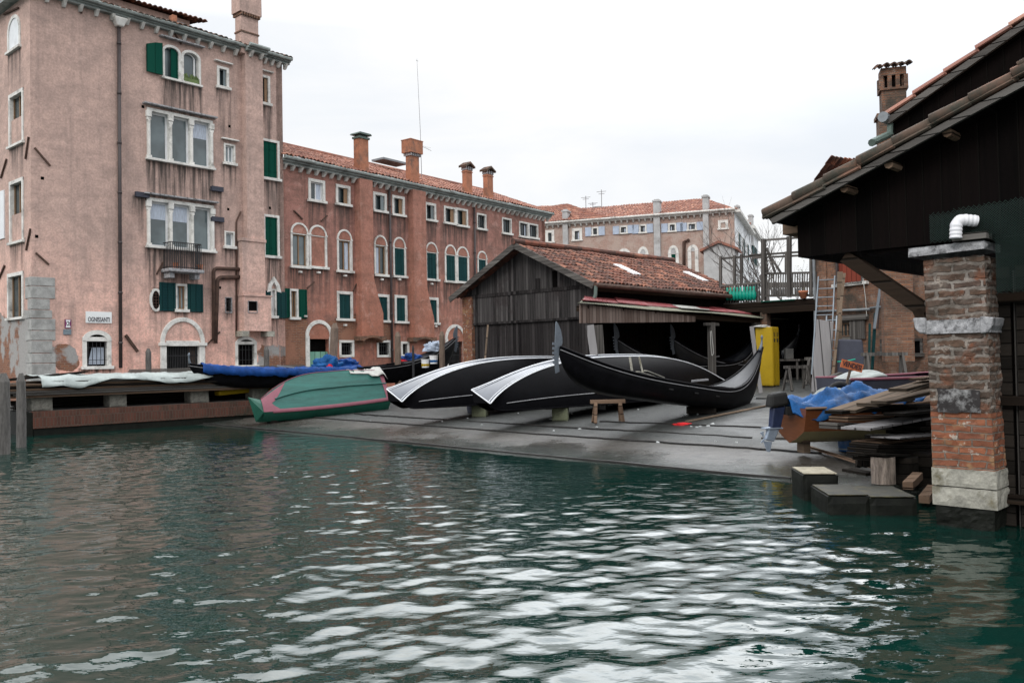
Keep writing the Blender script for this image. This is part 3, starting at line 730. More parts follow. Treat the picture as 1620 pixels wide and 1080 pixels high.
m = MB(); m.box(b2[0] + .1, b2[1] - .1, -.1, .05, b2[2], b2[2] + .14)
for i in range(30): x = rnd.uniform(b2[0] + .12, b2[1] - .12); m.beam((x, -.02, b2[2] + .1), (x + rnd.uniform(-.06, .06), -.05, b2[2] + rnd.uniform(.2, .34)), .03, .03)
m.build('planter', M['leaf'], wo)
m = MB(); x0, x1, z0, z1 = A.bx(254, 66, 318, 76); m.beam((b1[0] - .1, -.1, b1[3] + .22), (b2[1] + .1, -.1, b1[3] + .22), .2, .05); m.build('drip_mould', M['stone_dark'], A.e)
window(A, (343, 106, 362, 141), 'half', ft=.1, stain=2.0, hood=True)
window(A, (408, 119, 427, 166), 'half', ft=.1, stain=2.2, sash='sash_wood', hood=True)
window(A, (354, 228, 372, 261), 'glass', ft=.07, glassm='glass_pale', mull=1, stain=.8, hood=True)
window(A, (412, 221, 442, 285), 'shutter', glassm='green', ft=.1, stain=2., label='tall window behind closed bright green shutters')
window(A, (416, 340, 442, 408), 'shutter', glassm='green', ft=.1, stain=2.2)
window(A, (355, 366, 371, 393), 'glass', ft=.06, glassm='glass_pale', mull=0, stain=.6)
def triple(px, balcony):
    x0, x1, z0, z1 = A.bx(*px); f = MB(); ft = .12; n_ = 3; cw = (x1 - x0 - ft) / n_
    f.box(x0, x1, -.06, .2, z1 - .12, z1); f.box(x0 - .06, x1 + .06, -.16, .2, z0 - .08, z0)
    for i in range(4):
        xx = x0 + i * cw; w_ = ft if i in (0, 3) else ft
        f.box(xx, xx + w_, -.05, .2, z0, z1 - .12)
        f.box(xx - .04, xx + w_ + .04, -.1, .02, z1 - .34, z1 - .12); f.box(xx - .02, xx + w_ + .02, -.08, .02, z1 - .46, z1 - .36)
        f.tube([(xx + w_ / 2, -.06, z0 + .1), (xx + w_ / 2, -.06, z1 - .46)], .055, 8); f.box(xx - .03, xx + w_ + .03, -.1, .02, z0, z0 + .1)
    wo = f.build('window', M['stone'], A.e, bevel=.006)
    wo['label'] = 'three light window with balcony railing in front' if balcony else 'three light window with slender white columns on the second floor'
    for i in range(3):
        a, b = x0 + i * cw + ft, x0 + (i + 1) * cw
        MB().box(a, b, .14, .155, z0, z1 - .12).build('pane', M['glass_mid'], wo)
        s_ = MB(); t_ = .07
        s_.box(a, a + t_, .1, .15, z0, z1 - .12); s_.box(b - t_, b, .1, .15, z0, z1 - .12); s_.box(a + t_, b - t_, .1, .15, z0, z0 + t_); s_.box(a + t_, b - t_, .1, .15, z1 - .19, z1 - .12)
        s_.build('sash', M['sash_white'], wo)
        if (i == 2) ^ balcony: MB().box(a + t_, b - t_, .13, .135, z1 - .75, z1 - .19).build('curtain', M['curtain'], wo)
    A.holes.append((x0 + .02, x1 - .02, z0, z1 - .02, .2)); A.stains.append((x0, x1, z0 - .06, 2.6))
    m = MB(); m.box(x0 - .15, x1 + .12, -.22, 0, z1 + .1, z1 + .15); m.build('drip_mould', M['stone_dark'], wo)
    return wo, (x0, x1, z0, z1)
triple((232, 181, 336, 258), False)
triple((232, 319, 338, 393), True)
# balcony
x0, x1, z0, z1 = A.bx(268, 385, 316, 428, off=-.45); zt = A.loc(292, 385, -.45)[1]; zb = A.loc(292, 426, -.45)[1]
m = MB(); m.box(x0 - .1, x1 + .1, -.62, 0, zb - .12, zb); m.box(x0, x0 + .2, -.45, 0, zb - .34, zb - .12); m.box(x1 - .2, x1, -.45, 0, zb - .34, zb - .12)
bal = m.build('balcony', M['stone_dark'], A.e, bevel=.02)
m = MB()
for zz in (zb + .06, zt): m.beam((x0, -.55, zz), (x1, -.55, zz), .04, .03); m.beam((x0, -.55, zz), (x0, 0, zz), .03, .03); m.beam((x1, -.55, zz), (x1, 0, zz), .03, .03)
for i in range(17): xx = x0 + (x1 - x0) * i / 16; m.beam((xx, -.55, zb), (xx, -.55, zt), .022, .022)
for i in range(1, 5):
    for xx in (x0, x1): m.beam((xx, -.55 * i / 5, zb), (xx, -.55 * i / 5, zt), .02, .02)
m.build('railing', M['iron'], bal)
for k, xx in enumerate((x0 + .25, x0 + 1.2)): MB().lathe([(.07, zb), (.11, zb + .2), (.12, zb + .22)], xx, -.42, 12).build('flower_pot', M['pot'], bal)
# first floor
wo, b = window(A, (277, 449, 296, 493), 'glass', ft=.08, glassm='glass_pale', sash='sash_wood', mull=1, stain=.4, label='small curtained window between open slate blue shutters')
open_shutter(wo, A, b[0] - .62, b[0], b[2], b[3] + .02, mat='green_dark'); open_shutter(wo, A, b[1], b[1] + .62, b[2], b[3] + .02, mat='green_dark')
x0, x1, z0, z1 = A.bx(236, 456, 256, 493); cx, cz = (x0 + x1) / 2, (z0 + z1) / 2; ra, rb = (x1 - x0) / 2, (z1 - z0) / 2
m = MB(); N = 24; el_ = lambda k, s_: (cx + (ra - s_) * math.cos(2 * math.pi * k / N), cz + (rb - s_) * math.sin(2 * math.pi * k / N))
for k in range(N): m.prism([el_(k, .09), el_(k, 0), el_(k + 1, 0), el_(k + 1, .09)], -.05, .02)
ov = m.build('window', M['stone'], A.e); ov['label'] = 'small oval window with a stone ring'
MB().prism([el_(k, .08) for k in range(N)], -.02, -.004).build('pane', M['void'], ov)
m = MB()
for k in range(-2, 3): m.beam((cx + k * .09, -.04, cz - rb * .8), (cx + k * .09, -.04, cz + rb * .8), .012, .012)
for k in range(-4, 5): m.beam((cx - ra * .7, -.04, cz + k * .11), (cx + ra * .7, -.04, cz + k * .11), .012, .012)
m.build('grille', M['rust'], ov)
window(A, (356, 470, 367, 495), 'void', ft=.03, stone='stone_dark', sill=False, bars=True, stain=.3)
# gothic window near the corner with open dark shutters
wo, b = window(A, (428, 457, 437, 503), 'glass', ft=.07, glassm='glass_mid', mull=0, stain=1.6, label='narrow pointed window with open dark shutters')
m = MB(); c_ = (b[0] + b[1]) / 2; m.prism([(b[0] - .2, b[3] - .15), (b[0] - .12, b[3] + .18), (c_, b[3] + .5), (b[1] + .12, b[3] + .18), (b[1] + .2, b[3] - .15), (b[1], b[3] - .1), (b[1] - .02, b[3] + .08), (c_, b[3] + .28), (b[0] + .02, b[3] + .08), (b[0], b[3] - .1)], -.08, 0); m.build('pointed_arch', M['stone'], wo)
open_shutter(wo, A, b[0] - .5, b[0] - .02, b[2], b[3] - .1); open_shutter(wo, A, b[1] + .02, min(b[1] + .5, XA1 + .05), b[2], b[3] - .1)
# ground floor
wo, b = window(A, (130, 533, 176, 583), 'void', ft=.15, sill=True, bars=True, stain=.3, label='arched ground floor window with bars and a curtain')
cx = (b[0] + b[1]) / 2; m = MB(); oo = arch_pts(cx, b[3] - .12, (b[1] - b[0]) / 2 + .0, .36); ii = arch_pts(cx, b[3] - .15, (b[1] - b[0]) / 2 - .15, .24)
for k in range(14): m.prism([ii[k], oo[k], oo[k + 1], ii[k + 1]], -.06, .02)
m.build('arched_head', M['stone'], wo)
MB().prism(ii, -.03, .0).build('fanlight', M['void'], wo)
m = MB(); rows = []
for j in range(9):
    zz = b[2] + .15 + (b[3] - b[2] - .5) * j / 8; x_l = cx - .12 - .14 * (1 - j / 8); rows.append([(x_l + (b[1] - .2 - x_l) * i / 24, .12 + .02 * math.sin(i * 1.6), zz) for i in range(25)])
m.grid(rows); m.build('curtain', M['curtain'], wo, smooth=True)
MB().box(b[0] + .15, b[1] - .15, .145, .15, b[2] + .1, b[3] - .1).build('pane', M['void'], wo)
# arched door
x0, x1, z0, z1 = A.bx(253, 502, 323, 600); zl = A.loc(288, 544)[1]; ft = .22; cx = (x0 + x1) / 2; r_ = (x1 - x0) / 2; zs = zl + .05
f = MB(); f.box(x0, x0 + ft, -.08, .3, .65, zs - .12); f.box(x1 - ft, x1, -.08, .3, .65, zs - .12)
f.box(x0 - .06, x0 + ft + .05, -.14, .05, zs - .12, zs - .0); f.box(x1 - ft - .05, x1 + .06, -.14, .05, zs - .12, zs - .0)
f.box(x0 + ft, x1 - ft, -.07, .3, zl - .08, zl + .12)
oo = arch_pts(cx, zs, r_, z1 - zs, 20); ii = arch_pts(cx, zs, r_ - .16, z1 - zs - .16, 20)
for k in range(20): f.prism([ii[k], oo[k], oo[k + 1], ii[k + 1]], -.08, .02)
dr = f.build('door', M['stone'], A.e, bevel=.01); dr['label'] = 'wide doorway under a white stone arch with iron gate'
m = MB(); m.prism(ii, -.015, .01); m.build('tympanum', M['plasterA'], dr)
g = MB()
for i in range(20): xx = x0 + ft + (x1 - x0 - 2 * ft) * (i + .5) / 20; g.beam((xx, .1, .65), (xx, .1, zl - .1), .025, .025)
for zz in (.75, 1.4, 2.2): g.beam((x0 + ft, .1, zz), (x1 - ft, .1, zz), .04, .03)
g.build('gate', M['iron'], dr)
m = MB(); m.box(x1 - ft - .35, x1 - ft - .05, .16, .2, .65, zl - .1); m.build('door_leaf', M['wood_brown'], dr)
MB().box(x0 + ft, x1 - ft, .27, .28, .65, zl - .08).build('dark_hall', M['void'], dr)
A.holes.append((x0 + .03, x1 - .03, .65, zl, .3))
# chimney breast with corbelled foot
bx0, bx1, bz0, bz1 = A.bx(383, 100, 410, 380); cz = A.loc(394, 379)[1]; fz = A.loc(398, 470)[1]; fz0 = A.loc(398, 524)[1]
wx0, wx1, _, _ = A.bx(376, 470, 419, 524); mx0, mx1, _, _ = A.bx(374, 375, 413, 385)
m = MB(); m.box(bx0, bx1, -.32, 0.01, cz, ZE); m.box(mx0, mx1, -.38, .01, cz - .12, cz); m.box(mx0 + .04, mx1 - .04, -.34, .012, fz, cz - .12)
m.box(wx0 - .03, wx1 + .03, -.5, .012, fz, fz + .06); m.box(wx0, wx1, -.46, .01, fz0, fz)
br = m.build('chimney_breast', M['plasterA'], A.e)
MB().box(wx0 - .12, wx0 + .2, -.5, 0, fz0 - .22, fz0).build('corbel', M['stone_pale'], br); MB().box(wx1 - .2, wx1 + .12, -.5, 0, fz0 - .22, fz0).build('corbel', M['stone_pale'], br)
wo, b = window(A, (392, 476, 407, 495), 'void', ft=.02, stone='stone_dark', sill=False, bars=True, stain=.3, off=-.463, hole=False, depth=.02)
wo, b = window(A, (372, 540, 406, 581), 'void', ft=.12, bars=True, stain=0, label='arched cellar window under the chimney corbel')
cx = (b[0] + b[1]) / 2; m = MB(); oo = arch_pts(cx, b[3] - .12, (b[1] - b[0]) / 2, .32); ii = arch_pts(cx, b[3] - .14, (b[1] - b[0]) / 2 - .12, .22)
for k in range(14): m.prism([ii[k], oo[k], oo[k + 1], ii[k + 1]], -.05, .02)
m.build('arched_head', M['stone'], wo); MB().prism(ii, -.03, .0).build('fanlight', M['void'], wo)
MB().box(b[0] + .12, b[1] - .12, .145, .15, b[2] + .1, b[3] - .1).build('pane', M['void'], wo)
# quoins
x_, zt = A.loc(60, 444); m = MB(); z = .65
while z < zt:
    h = rnd.uniform(.28, .42); l = rnd.choice((.55, .72, .62)); l2 = rnd.choice((.3, .5))
    m.box(-.03, l, -.03, .0, z, z + h - .02); m.box(-.03, .0, .0, l2, z, z + h - .02); z += h
m.build('quoins', M['stone_quoin'], A.e, bevel=.012)
# ties, anchors, vents, pipes
for (p, q_) in (((54, 234), (79, 263)), ((56, 400), (77, 419)), ((198, 530), (217, 556)), ((247, 434), (257, 415)), ((320, 551), (347, 525)), ((276, 54), (286, 71)), ((128, 8), (128, 22))):
    a = A.loc(*p); b_ = A.loc(*q_); m = MB(); m.beam((a[0], -.04, a[1]), (b_[0], -.04, b_[1]), .05, .05 if p[0] != 198 else .1, upv=(1, 0, .3)); m.build('wall_anchor', M['rust'], A.e)
for (p, q_) in (((213, 306), (234, 309)), ((333, 297), (351, 301)), ((333, 345), (352, 348))):
    a = A.loc(*p); b_ = A.loc(*q_); m = MB(); m.box(a[0], b_[0], -.14, 0, a[1] - .12, a[1] + .06); m.build('slate_ledge', M['cabinet_grey'], A.e)
    A.stains.append((a[0], b_[0], a[1] - .1, 1.2))
for p in ((226, 169), (67, 282), (363, 200), (361, 331), (427, 329), (58, 374), (348, 455)):
    a = A.loc(*p); MB().box(a[0] - .05, a[0] + .05, -.006, .0, a[1] - .05, a[1] + .05).build('wall_vent', M['void'], A.e)
t0 = A.loc(188, 30, -.1); t1 = A.loc(191, 582, -.1)
dp = pipe(A.e, [(t0[0], -.1, t0[1]), (t1[0], -.1, t1[1])], .065)
m = MB(); m.hexa([(t0[0] - .12, -.25, t0[1] - .3), (t0[0] + .12, -.25, t0[1] - .3), (t0[0] + .12, 0, t0[1] - .3), (t0[0] - .12, 0, t0[1] - .3), (t0[0] - .25, -.35, t0[1]), (t0[0] + .25, -.35, t0[1]), (t0[0] + .25, 0, t0[1]), (t0[0] - .25, 0, t0[1])]); m.build('hopper', M['stone'], dp, bevel=.04)
q = lambda x, y, o=-.12: (A.loc(x, y, o)[0], o, A.loc(x, y, o)[1])
pipe(A.e, smooth_path([q(382, 426), q(338, 424), q(338, 538)], rad=.2), .07, 'rust', collars=False)
pipe(A.e, smooth_path([q(380, 438), q(344, 439), q(341, 543)], rad=.2), .08, 'rust', collars=False)
pipe(A.e, smooth_path([q(381, 335, -.05), q(374, 350, -.05), q(374, 528, -.05)], rad=.1), .035, 'rust', collars=False)
# signs on the wall
a = A.bx(135, 493, 176, 511); s_ = A.world((a[0] + a[1]) / 2, -.03, (a[2] + a[3]) / 2)
sg = empty('street_sign', s_, A.rz, 'white rectangular sign reading OGNISSANTI on the pink wall', 'sign')
W2, H2 = (a[1] - a[0]) / 2, (a[3] - a[2]) / 2
MB().box(-W2, W2, -.015, .02, -H2, H2).build('panel', M['sign_white'], sg, bevel=.004)
text_mesh('OGNISSANTI', .23, M['text_dark'], sg, (0, -.021, -H2 * .42), (R(90), 0, 0), fit=W2 * 1.66)
a = A.bx(102, 505, 112, 519); sg = empty('canal_sign', A.world((a[0] + a[1]) / 2, -.03, (a[2] + a[3]) / 2), A.rz, 'small square purple edged sign with a white hourglass shape and a 2', 'sign')
W2, H2 = (a[1] - a[0]) / 2, (a[3] - a[2]) / 2
MB().box(-W2, W2, -.01, .02, -H2, H2).build('panel', M['magenta'], sg)
MB().prism([(-W2 * .75, H2 * .85), (W2 * .75, H2 * .85), (W2 * .38, 0), (W2 * .75, -H2 * .85), (-W2 * .75, -H2 * .85), (-W2 * .38, 0)], -.016, -.01).build('emblem', M['sign_white'], sg)
text_mesh('2', .2, M['text_dark'], sg, (0, -.02, 0), (R(90), 0, 0))
a = A.bx(100, 521, 112, 529); sg = empty('notice_plate', A.world((a[0] + a[1]) / 2, -.03, (a[2] + a[3]) / 2), A.rz, 'small blue grey two line plate below the hourglass sign', 'sign')
W2, H2 = (a[1] - a[0]) / 2, (a[3] - a[2]) / 2
MB().box(-W2, W2, -.01, .02, -H2, H2).build('panel', M['sign_blue'], sg)
m = MB(); m.box(-W2 * .85, W2 * .85, -.014, -.01, H2 * .15, H2 * .7); m.box(-W2 * .85, W2 * .85, -.014, -.01, -H2 * .75, -H2 * .2); m.build('text_lines', M['zinc'], sg)
# front wall
def peelA(x, z):
    v = max(0, (2.9 - z) / 2.3) * .5 + max(0, (1.6 - z)) * .25
    for (px, py, rr, k) in ((100, 560, .55, .75), (108, 575, .6, .8), (440, 570, 1.0, .85), (425, 560, .9, .7), (90, 556, .4, .6), (66, 520, .3, .5), (330, 590, .8, .6), (425, 585, 1., .8), (112, 558, .25, .7)):
        cx_, cz_ = PE[(px, py)]; d = math.hypot(x - cx_, (z - cz_) * 1.2); v = max(v, k * max(0, 1.3 - d / rr))
    return v
PE = {k: A.loc(*k) for k in ((100, 560), (108, 575), (440, 570), (425, 560), (90, 556), (66, 520), (330, 590), (425, 585), (112, 558))}
wall_mesh(A, 'wall', 0, XA1, .65, ZE, M['plasterA'], A.holes, A.stains, .11, peelA)
# left face (x=0 plane) with its own windows
lh = []; ls = []
def lwin(px, py, kind, infill=0.):
    x0_, y0_, x1_, y1_ = px; ym = (y0_ + y1_) / 2; xm = (x0_ + x1_) / 2
    b_ = A.locy(x0_, ym, 0)[0]; a_ = A.locy(x1_, ym, 0)[0]; zt_ = A.locy(xm, y0_, 0)[1]; zb_ = A.locy(xm, y1_, 0)[1]; ft = .12
    f = MB()
    if kind == 'arch':
        zs_ = zt_ - (b_ - a_) / 2
        f.box(-.04, .16, a_, a_ + ft, zb_, zs_); f.box(-.04, .16, b_ - ft, b_, zb_, zs_)
        cc = (a_ + b_) / 2; rr = (b_ - a_) / 2; n_ = 12
        for k in range(n_):
            P4 = []
            for (r__, kk) in ((rr - ft, k), (rr, k), (rr, k + 1), (rr - ft, k + 1)):
                t_ = math.pi * kk / n_; P4.append((cc + r__ * math.cos(t_), zs_ + r__ * math.sin(t_)))
            f.hexa([(-.04, *P4[0]), (.05, *P4[0]), (.05, *P4[1]), (-.04, *P4[1]), (-.04, *P4[3]), (.05, *P4[3]), (.05, *P4[2]), (-.04, *P4[2])])
        top = zs_
    else:
        f.box(-.04, .16, a_, a_ + ft, zb_, zt_); f.box(-.04, .16, b_ - ft, b_, zb_, zt_); f.box(-.041, .161, a_, b_, zt_ - ft, zt_); top = zt_ - ft
    f.box(-.1, .16, a_ - .06, b_ + .06, zb_ - .08, zb_)
    wo_ = f.build('window', M['stone'], A.e)
    if kind == 'arch':
        f = MB(); f.box(-.01, .0, a_ + ft, b_ - ft, zb_, top)
        pts = [(-.01, cc + (rr - ft) * math.cos(math.pi * k / 12), zs_ + (rr - ft) * math.sin(math.pi * k / 12)) for k in range(13)]; f.face(pts)
        f.build('shutter', M['white_render'], wo_)
    else:
        MB().box(.13, .15, a_ + ft, b_ - ft, zb_, top).build('pane', M['glass'], wo_)
        s_ = MB(); zi = zb_ + infill * (zt_ - zb_)
        for k in (0, .5, 1): yy = a_ + ft + (b_ - a_ - 2 * ft) * k; s_.box(.09, .13, yy - .03, yy + .03, zi, top)
        s_.build('sash', M['sash_wood'], wo_)
        if infill: MB().box(.02, .1, a_ + ft, b_ - ft, zb_, zi).build('infill', M['plasterA'], wo_)
        lh.append((a_ + .02, b_ - .02, zb_, zt_ - .02, .16))
    ls.append((a_, b_, zb_, .9))
lwin((13, 24, 33, 78), 0, 'arch'); lwin((15, 145, 38, 228), 0, 'rect', .5); lwin((16, 284, 38, 382), 0, 'rect', .45); lwin((13, 431, 38, 502), 0, 'rect', 0)
f = MB(); a_ = A.locy(8, 340, 0)[0]; z1_ = A.locy(4, 302, 0)[1]; z0_ = A.locy(4, 378, 0)[1]; f.box(-.04, .02, a_, a_ + 1.2, z0_, z1_); f.build('shutter', M['white_render'], A.e)
for (p, q_) in (((42, 252), (47, 217)), ((3, 282), (12, 252)), ((43, 396), (50, 362)), ((0, 441), (9, 420)), ((8, 24), (31, 13))):
    a_ = A.locy(*p, 0); b_ = A.locy(*q_, 0); MB().beam((-.04, *a_), (-.04, *b_), .05, .05).build('wall_anchor', M['rust'], A.e)
wall_mesh(A, 'side_wall', 0, 9, .2, ZE, M['plasterA'], lh, ls, .15, lambda y, z: (1.0 if z < 3.2 + .5 * math.sin(y * 2) else max(0, .8 - (z - 3.2) * .5)), side=0.)
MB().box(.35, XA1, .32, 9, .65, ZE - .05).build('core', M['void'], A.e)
MB().box(XA1 - .3, XA1 - .001, .0, 9, .65, ZE - .02).build('end_wall', M['plasterA'], A.e)
# cornice and roof
cornice(A, -.3, bx0 - .02, ZE, nb=15, dp=.36); cornice(A, bx0 - .02, bx1 + .1, ZE + .001, y=-.32, nb=2, dp=.36); cornice(A, bx1 + .1, XA1 + .25, ZE, nb=4, dp=.36)
MB().box(-.35, 0.01, -.3, 9, ZE, ZE + .16).build('cornice', M['grey_gutter'], A.e)
RU = Vector((0, math.cos(R(20)), math.sin(R(20))))
tile_roof('roof', M['tile_dark'], A.e, (-.35, -.42, ZE + .2), (1, 0, 0), RU, XA1 + .6, 5.2)
# raised attic with its own roof, and a little terracotta vent
az0, az1, ay = None, None, 2.2
p1 = A.loc(203, 2, ay)[0]; p2 = A.loc(300, 36, ay)[0]; az1 = A.loc(300, 34, ay)[1]
m = MB(); m.box(p1 - 3, p2, ay, ay + 4, ZE, az1); at_ = m.build('attic_room', M['plasterA'], A.e)
tile_roof('attic_roof', M['tile_old'], at_, (p1 - 3.2, ay - .35, az1 + .02), (1, 0, 0), Vector((0, math.cos(R(12)), math.sin(R(12)))), p2 - p1 + 3.7, 3.5)
v = A.bx(273, 24, 280, 43, off=1.2); MB().box(v[0], v[1], 1.2, 1.5, v[2] - .3, v[3]).build('roof_vent', M['terracotta'], A.e)
v = A.bx(281, 36, 293, 48, off=1.6); MB().box(v[0], v[1], 1.6, 2.1, v[2] - .3, v[3]).build('skylight', M['glass_mid'], A.e)
cx0, cx1, cz0, cz1 = A.bx(381, -14, 408, 76, off=-.3)
m = MB(); m.box(cx0, cx1, -.32, .12, ZE - .1, cz1 + .2)
ch = m.build('chimney', M['plasterA'], A.e)
zc = A.loc(388, 22, -.3)[1]; zc2 = A.loc(388, 52, -.3)[1]
m = MB()
for i in range(8): xx = cx0 - .06 + (cx1 - cx0 + .12) * (i + .5) / 8; m.box(xx - .035, xx + .035, -.42, .22, zc - .1, zc + .02)
m.box(cx0 - .03, cx1 + .03, -.35, .15, zc2, zc2 + .06); m.build('corbels', M['brick'], ch)
m = MB(); m.box(cx0 - .1, cx1 + .1, -.42, .22, zc + .02, zc + 1.3); m.build('crown', M['plasterA'], ch)

# ------------------------------------------------------------------ B: the red house
pB = A.world(XA1, .25, 0)
B = Facade('red_house', pB.x, pB.y, math.atan(1040 / 1350), .65, 'long red-brown plastered house with rows of arched windows and four chimneys', 'house'); B.kind = 'B'
XB1 = B.loc(862, 360)[0]; ZB = B.loc(655, 303)[1]
for k, px in enumerate([(487.5, 284, 514, 320), (531, 293, 554, 325.5), (590, 305, 611.5, 336), (620, 310, 640, 342), (671.7, 321, 689.6, 350)]):
    window(B, px, 'half' if k else 'glass', ft=.13, stain=1.3, sash='sash_wood' if k % 2 else 'sash_white')
for px in ((702, 327, 721, 355), (721, 330, 740, 359)): window(B, px, 'half', ft=.11, stain=1.2, sash='sash_wood')
for px in ((754, 338, 769, 364), (794, 345, 809, 371), (821, 351, 836, 376), (836, 354, 851, 378)): window(B, px, 'glass', ft=.09, sash='iron', mull=2, stain=1.1, glassm='glass')
AR = [(459.5, 352, 488, 424, 'glass'), (489, 356, 517, 425, 'blindp'), (533, 363, 557, 431, 'glass'), (591.5, 372, 612.5, 437, 'glass'), (621.5, 375, 642, 439, 's'), (672.8, 383, 692.6, 444, 's'), (703.5, 387, 722, 447, 's'), (722.5, 390, 741.5, 448, 's'), (755, 397, 770.5, 445, 's'), (796, 403, 810, 450, 's')]
for i, (a, b_, c, d, k) in enumerate(AR):
    if k == 'glass': window(B, (a, b_, c, d), 'glass', ft=.10, arch=.24, sash='sash_wood', glassm='glass_mid' if i < 2 else 'glass', stain=1.2, label='arched window with brown timber casements' if i == 0 else None)
    elif k == 's': window(B, (a, b_, c, d), 'shutter', ft=.10, arch=.26, glassm='green_dark', stain=1.2)
    else: window(B, (a, b_, c, d), 'blind', ft=.10, arch=.24, glassm='plasterBp', stain=1.2, label='blind arched window filled with plaster')
wo, b = window(B, (457.5, 457, 472, 505), 'glass', ft=.09, sash='sash_wood', glassm='glass', stain=.5, label='window with bright green louvred shutters open')
open_shutter(wo, B, max(b[0] - .42, .02), b[0], b[2] + .05, b[3], mat='green'); open_shutter(wo, B, b[1], b[1] + .42, b[2] + .05, b[3], mat='green')
for px in ((533, 461, 558, 507), (593, 465.5, 616, 509.5), (624, 467, 644, 511), (674.5, 470.5, 693.5, 513)): window(B, px, 'shutter', ft=.13, glassm='green_dark', stain=.4)
window(B, (733, 475, 752, 515), 'shutter', ft=.13, glassm='green_dark', stain=.4)
for px in ((536.5, 538, 560, 565), (596, 538, 618, 565), (634, 540, 647, 564), (678, 540.5, 695, 563)): window(B, px, 'void', ft=.11, bars=True, stain=0, sill=False); MB().box(*[0, .01, 0, .01, 0, .01])
def arch_door(px, zlpx, leaf, label):
    x0, x1, z0, z1 = B.bx(*px); zl = B.loc((px[0] + px[2]) / 2, zlpx)[1]; ft = .2; cx = (x0 + x1) / 2; r_ = (x1 - x0) / 2
    zs = z1 - r_ * .95
    f = MB(); f.box(x0, x0 + ft, -.06, .05, .65, zs); f.box(x1 - ft, x1, -.06, .05, .65, zs)
    oo = arch_pts(cx, zs, r_, z1 - zs, 20); ii = arch_pts(cx, zs, r_ - ft * .8, z1 - zs - ft * .8, 20)
    for k in range(20): f.prism([ii[k], oo[k], oo[k + 1], ii[k + 1]], -.06, .03)
    dr = f.build('door', M['stone'], B.e, bevel=.01); dr['label'] = label
    m = MB(); m.prism([(x0 + ft, zl), (x1 - ft, zl)] + [(p[0], p[1]) for p in ii], -.012, .0); m.build('tympanum', M['plasterBp'], dr)
    B.holes.append((x0 + ft, x1 - ft, .65, zl, .25))
    MB().box(x0 + ft, x1 - ft, .23, .24, .65, zl).build('dark_hall', M['void'], dr)
    if leaf:
        m = MB(); m.box(x0 + ft, x1 - ft, .1, .16, .65, zl - .55)
        for zz in (1., 1.6): m.box(x0 + ft, x1 - ft, .08, .1, zz, zz + .1)
        m.build('door_leaf', M['green_door'], dr)
    else:
        g = MB()
        for i in range(12): xx = x0 + ft + (x1 - x0 - 2 * ft) * (i + .5) / 12; g.beam((xx, .1, .65), (xx, .1, zl), .02, .02)
        for i in range(6): g.beam((x0 + ft, .1, .9 + i * .3), (x1 - ft, .1, .9 + i * .3), .02, .02)
        g.build('grille', M['iron'], dr)
arch_door((483, 506, 526, 590), 536, True, 'arched doorway with a pale green battened door')
arch_door((704, 513, 736, 585), 540, False, 'arched doorway with a dark iron grille')
def peelB(x, z):
    v = 0
    for (px, py, rr, k) in PBL:
        cx_, cz_ = PB[(px, py)]; d = math.hypot((x - cx_) * .8, (z - cz_)); v = max(v, k * max(0, 1.35 - d / rr))
    return v + (max(0, 1.6 - z) * .25)
PBL = [(465, 540, 1.1, 1.1), (470, 560, 1.1, 1.1), (545, 522, .7, 1.0), (575, 520, .9, 1.0), (605, 528, .6, .9), (530, 520, .5, .9), (600, 520, .6, .95), (465, 522, .8, 1.0)]
PB = {(k[0], k[1]): B.loc(k[0], k[1]) for k in PBL}
wall_mesh(B, 'wall', 0, XB1, .65, ZB, M['plasterB'], B.holes, B.stains, .14, peelB)
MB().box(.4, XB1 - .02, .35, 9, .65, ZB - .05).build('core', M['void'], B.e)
MB().box(XB1 - .3, XB1 - .001, 0, 9, .65, ZB - .02).build('end_wall', M['plasterBp'], B.e)
# chimney breasts that flare and end on corbels
def breast(pxt, pyt, wpx, bot, wide, pyw, chim):
    x0 = B.loc(pxt - wpx / 2, 400)[0]; x1 = B.loc(pxt + wpx / 2, 400)[0]
    zb = B.loc(bot[0], bot[1])[1]; zw = B.loc(bot[0], pyw)[1]; w0 = B.loc(bot[0] - wide / 2, bot[1])[0]; w1 = B.loc(bot[0] + wide / 2, bot[1])[0]
    m = MB(); m.prism([(x0, ZB), (x0, zw + 1.1), (x0 - (x0 - w0) * .45, zw + .3), (w0, zw - .5), (w0, zb), (w1, zb), (w1, zw - .5), (x1 + (w1 - x1) * .45, zw + .3), (x1, zw + 1.1), (x1, ZB)][::-1], -.38, .01)
    br = m.build('chimney_breast', M['plasterBp'], B.e)
    MB().box(w0 - .15, w0 + .15, -.42, 0, zb - .2, zb).build('corbel', M['brick'], br); MB().box(w1 - .15, w1 + .15, -.42, 0, zb - .2, zb).build('corbel', M['brick'], br); m = MB()
    cx = (w0 + w1) / 2; oo = arch_pts(cx, zb - .2, (w1 - w0) / 2, .24, 12); ii = arch_pts(cx, zb - .28, (w1 - w0) / 2 - .1, .22, 12)
    for k in range(12): m.prism([ii[k], oo[k], oo[k + 1], ii[k + 1]], -.4, 0)
    m.build('arched_foot', M['brick'], br)
breast(572, 300, 20, (581, 532), 34, 478, None); breast(656, 300, 20, (663, 534), 31, 488, None)
cornice(B, -.05, XB1 + .35, ZB, nb=46, dp=.4, h=.22)
S_ = math.atan2(1.75, 4.5); RU = Vector((0, math.cos(S_), math.sin(S_)))
tile_roof('roof', M['tile'], B.e, (-.1, -.45, ZB + .3), (1, 0, 0), RU, XB1 + .5, 5.1)
m = MB(); m.tube([(-.1, -.45 + 5.1 * RU.y, ZB + .35 + 5.1 * RU.z), (XB1 + .4, -.45 + 5.1 * RU.y, ZB + .35 + 5.1 * RU.z)], .11, 8); m.build('ridge', M['tile'], B.e)
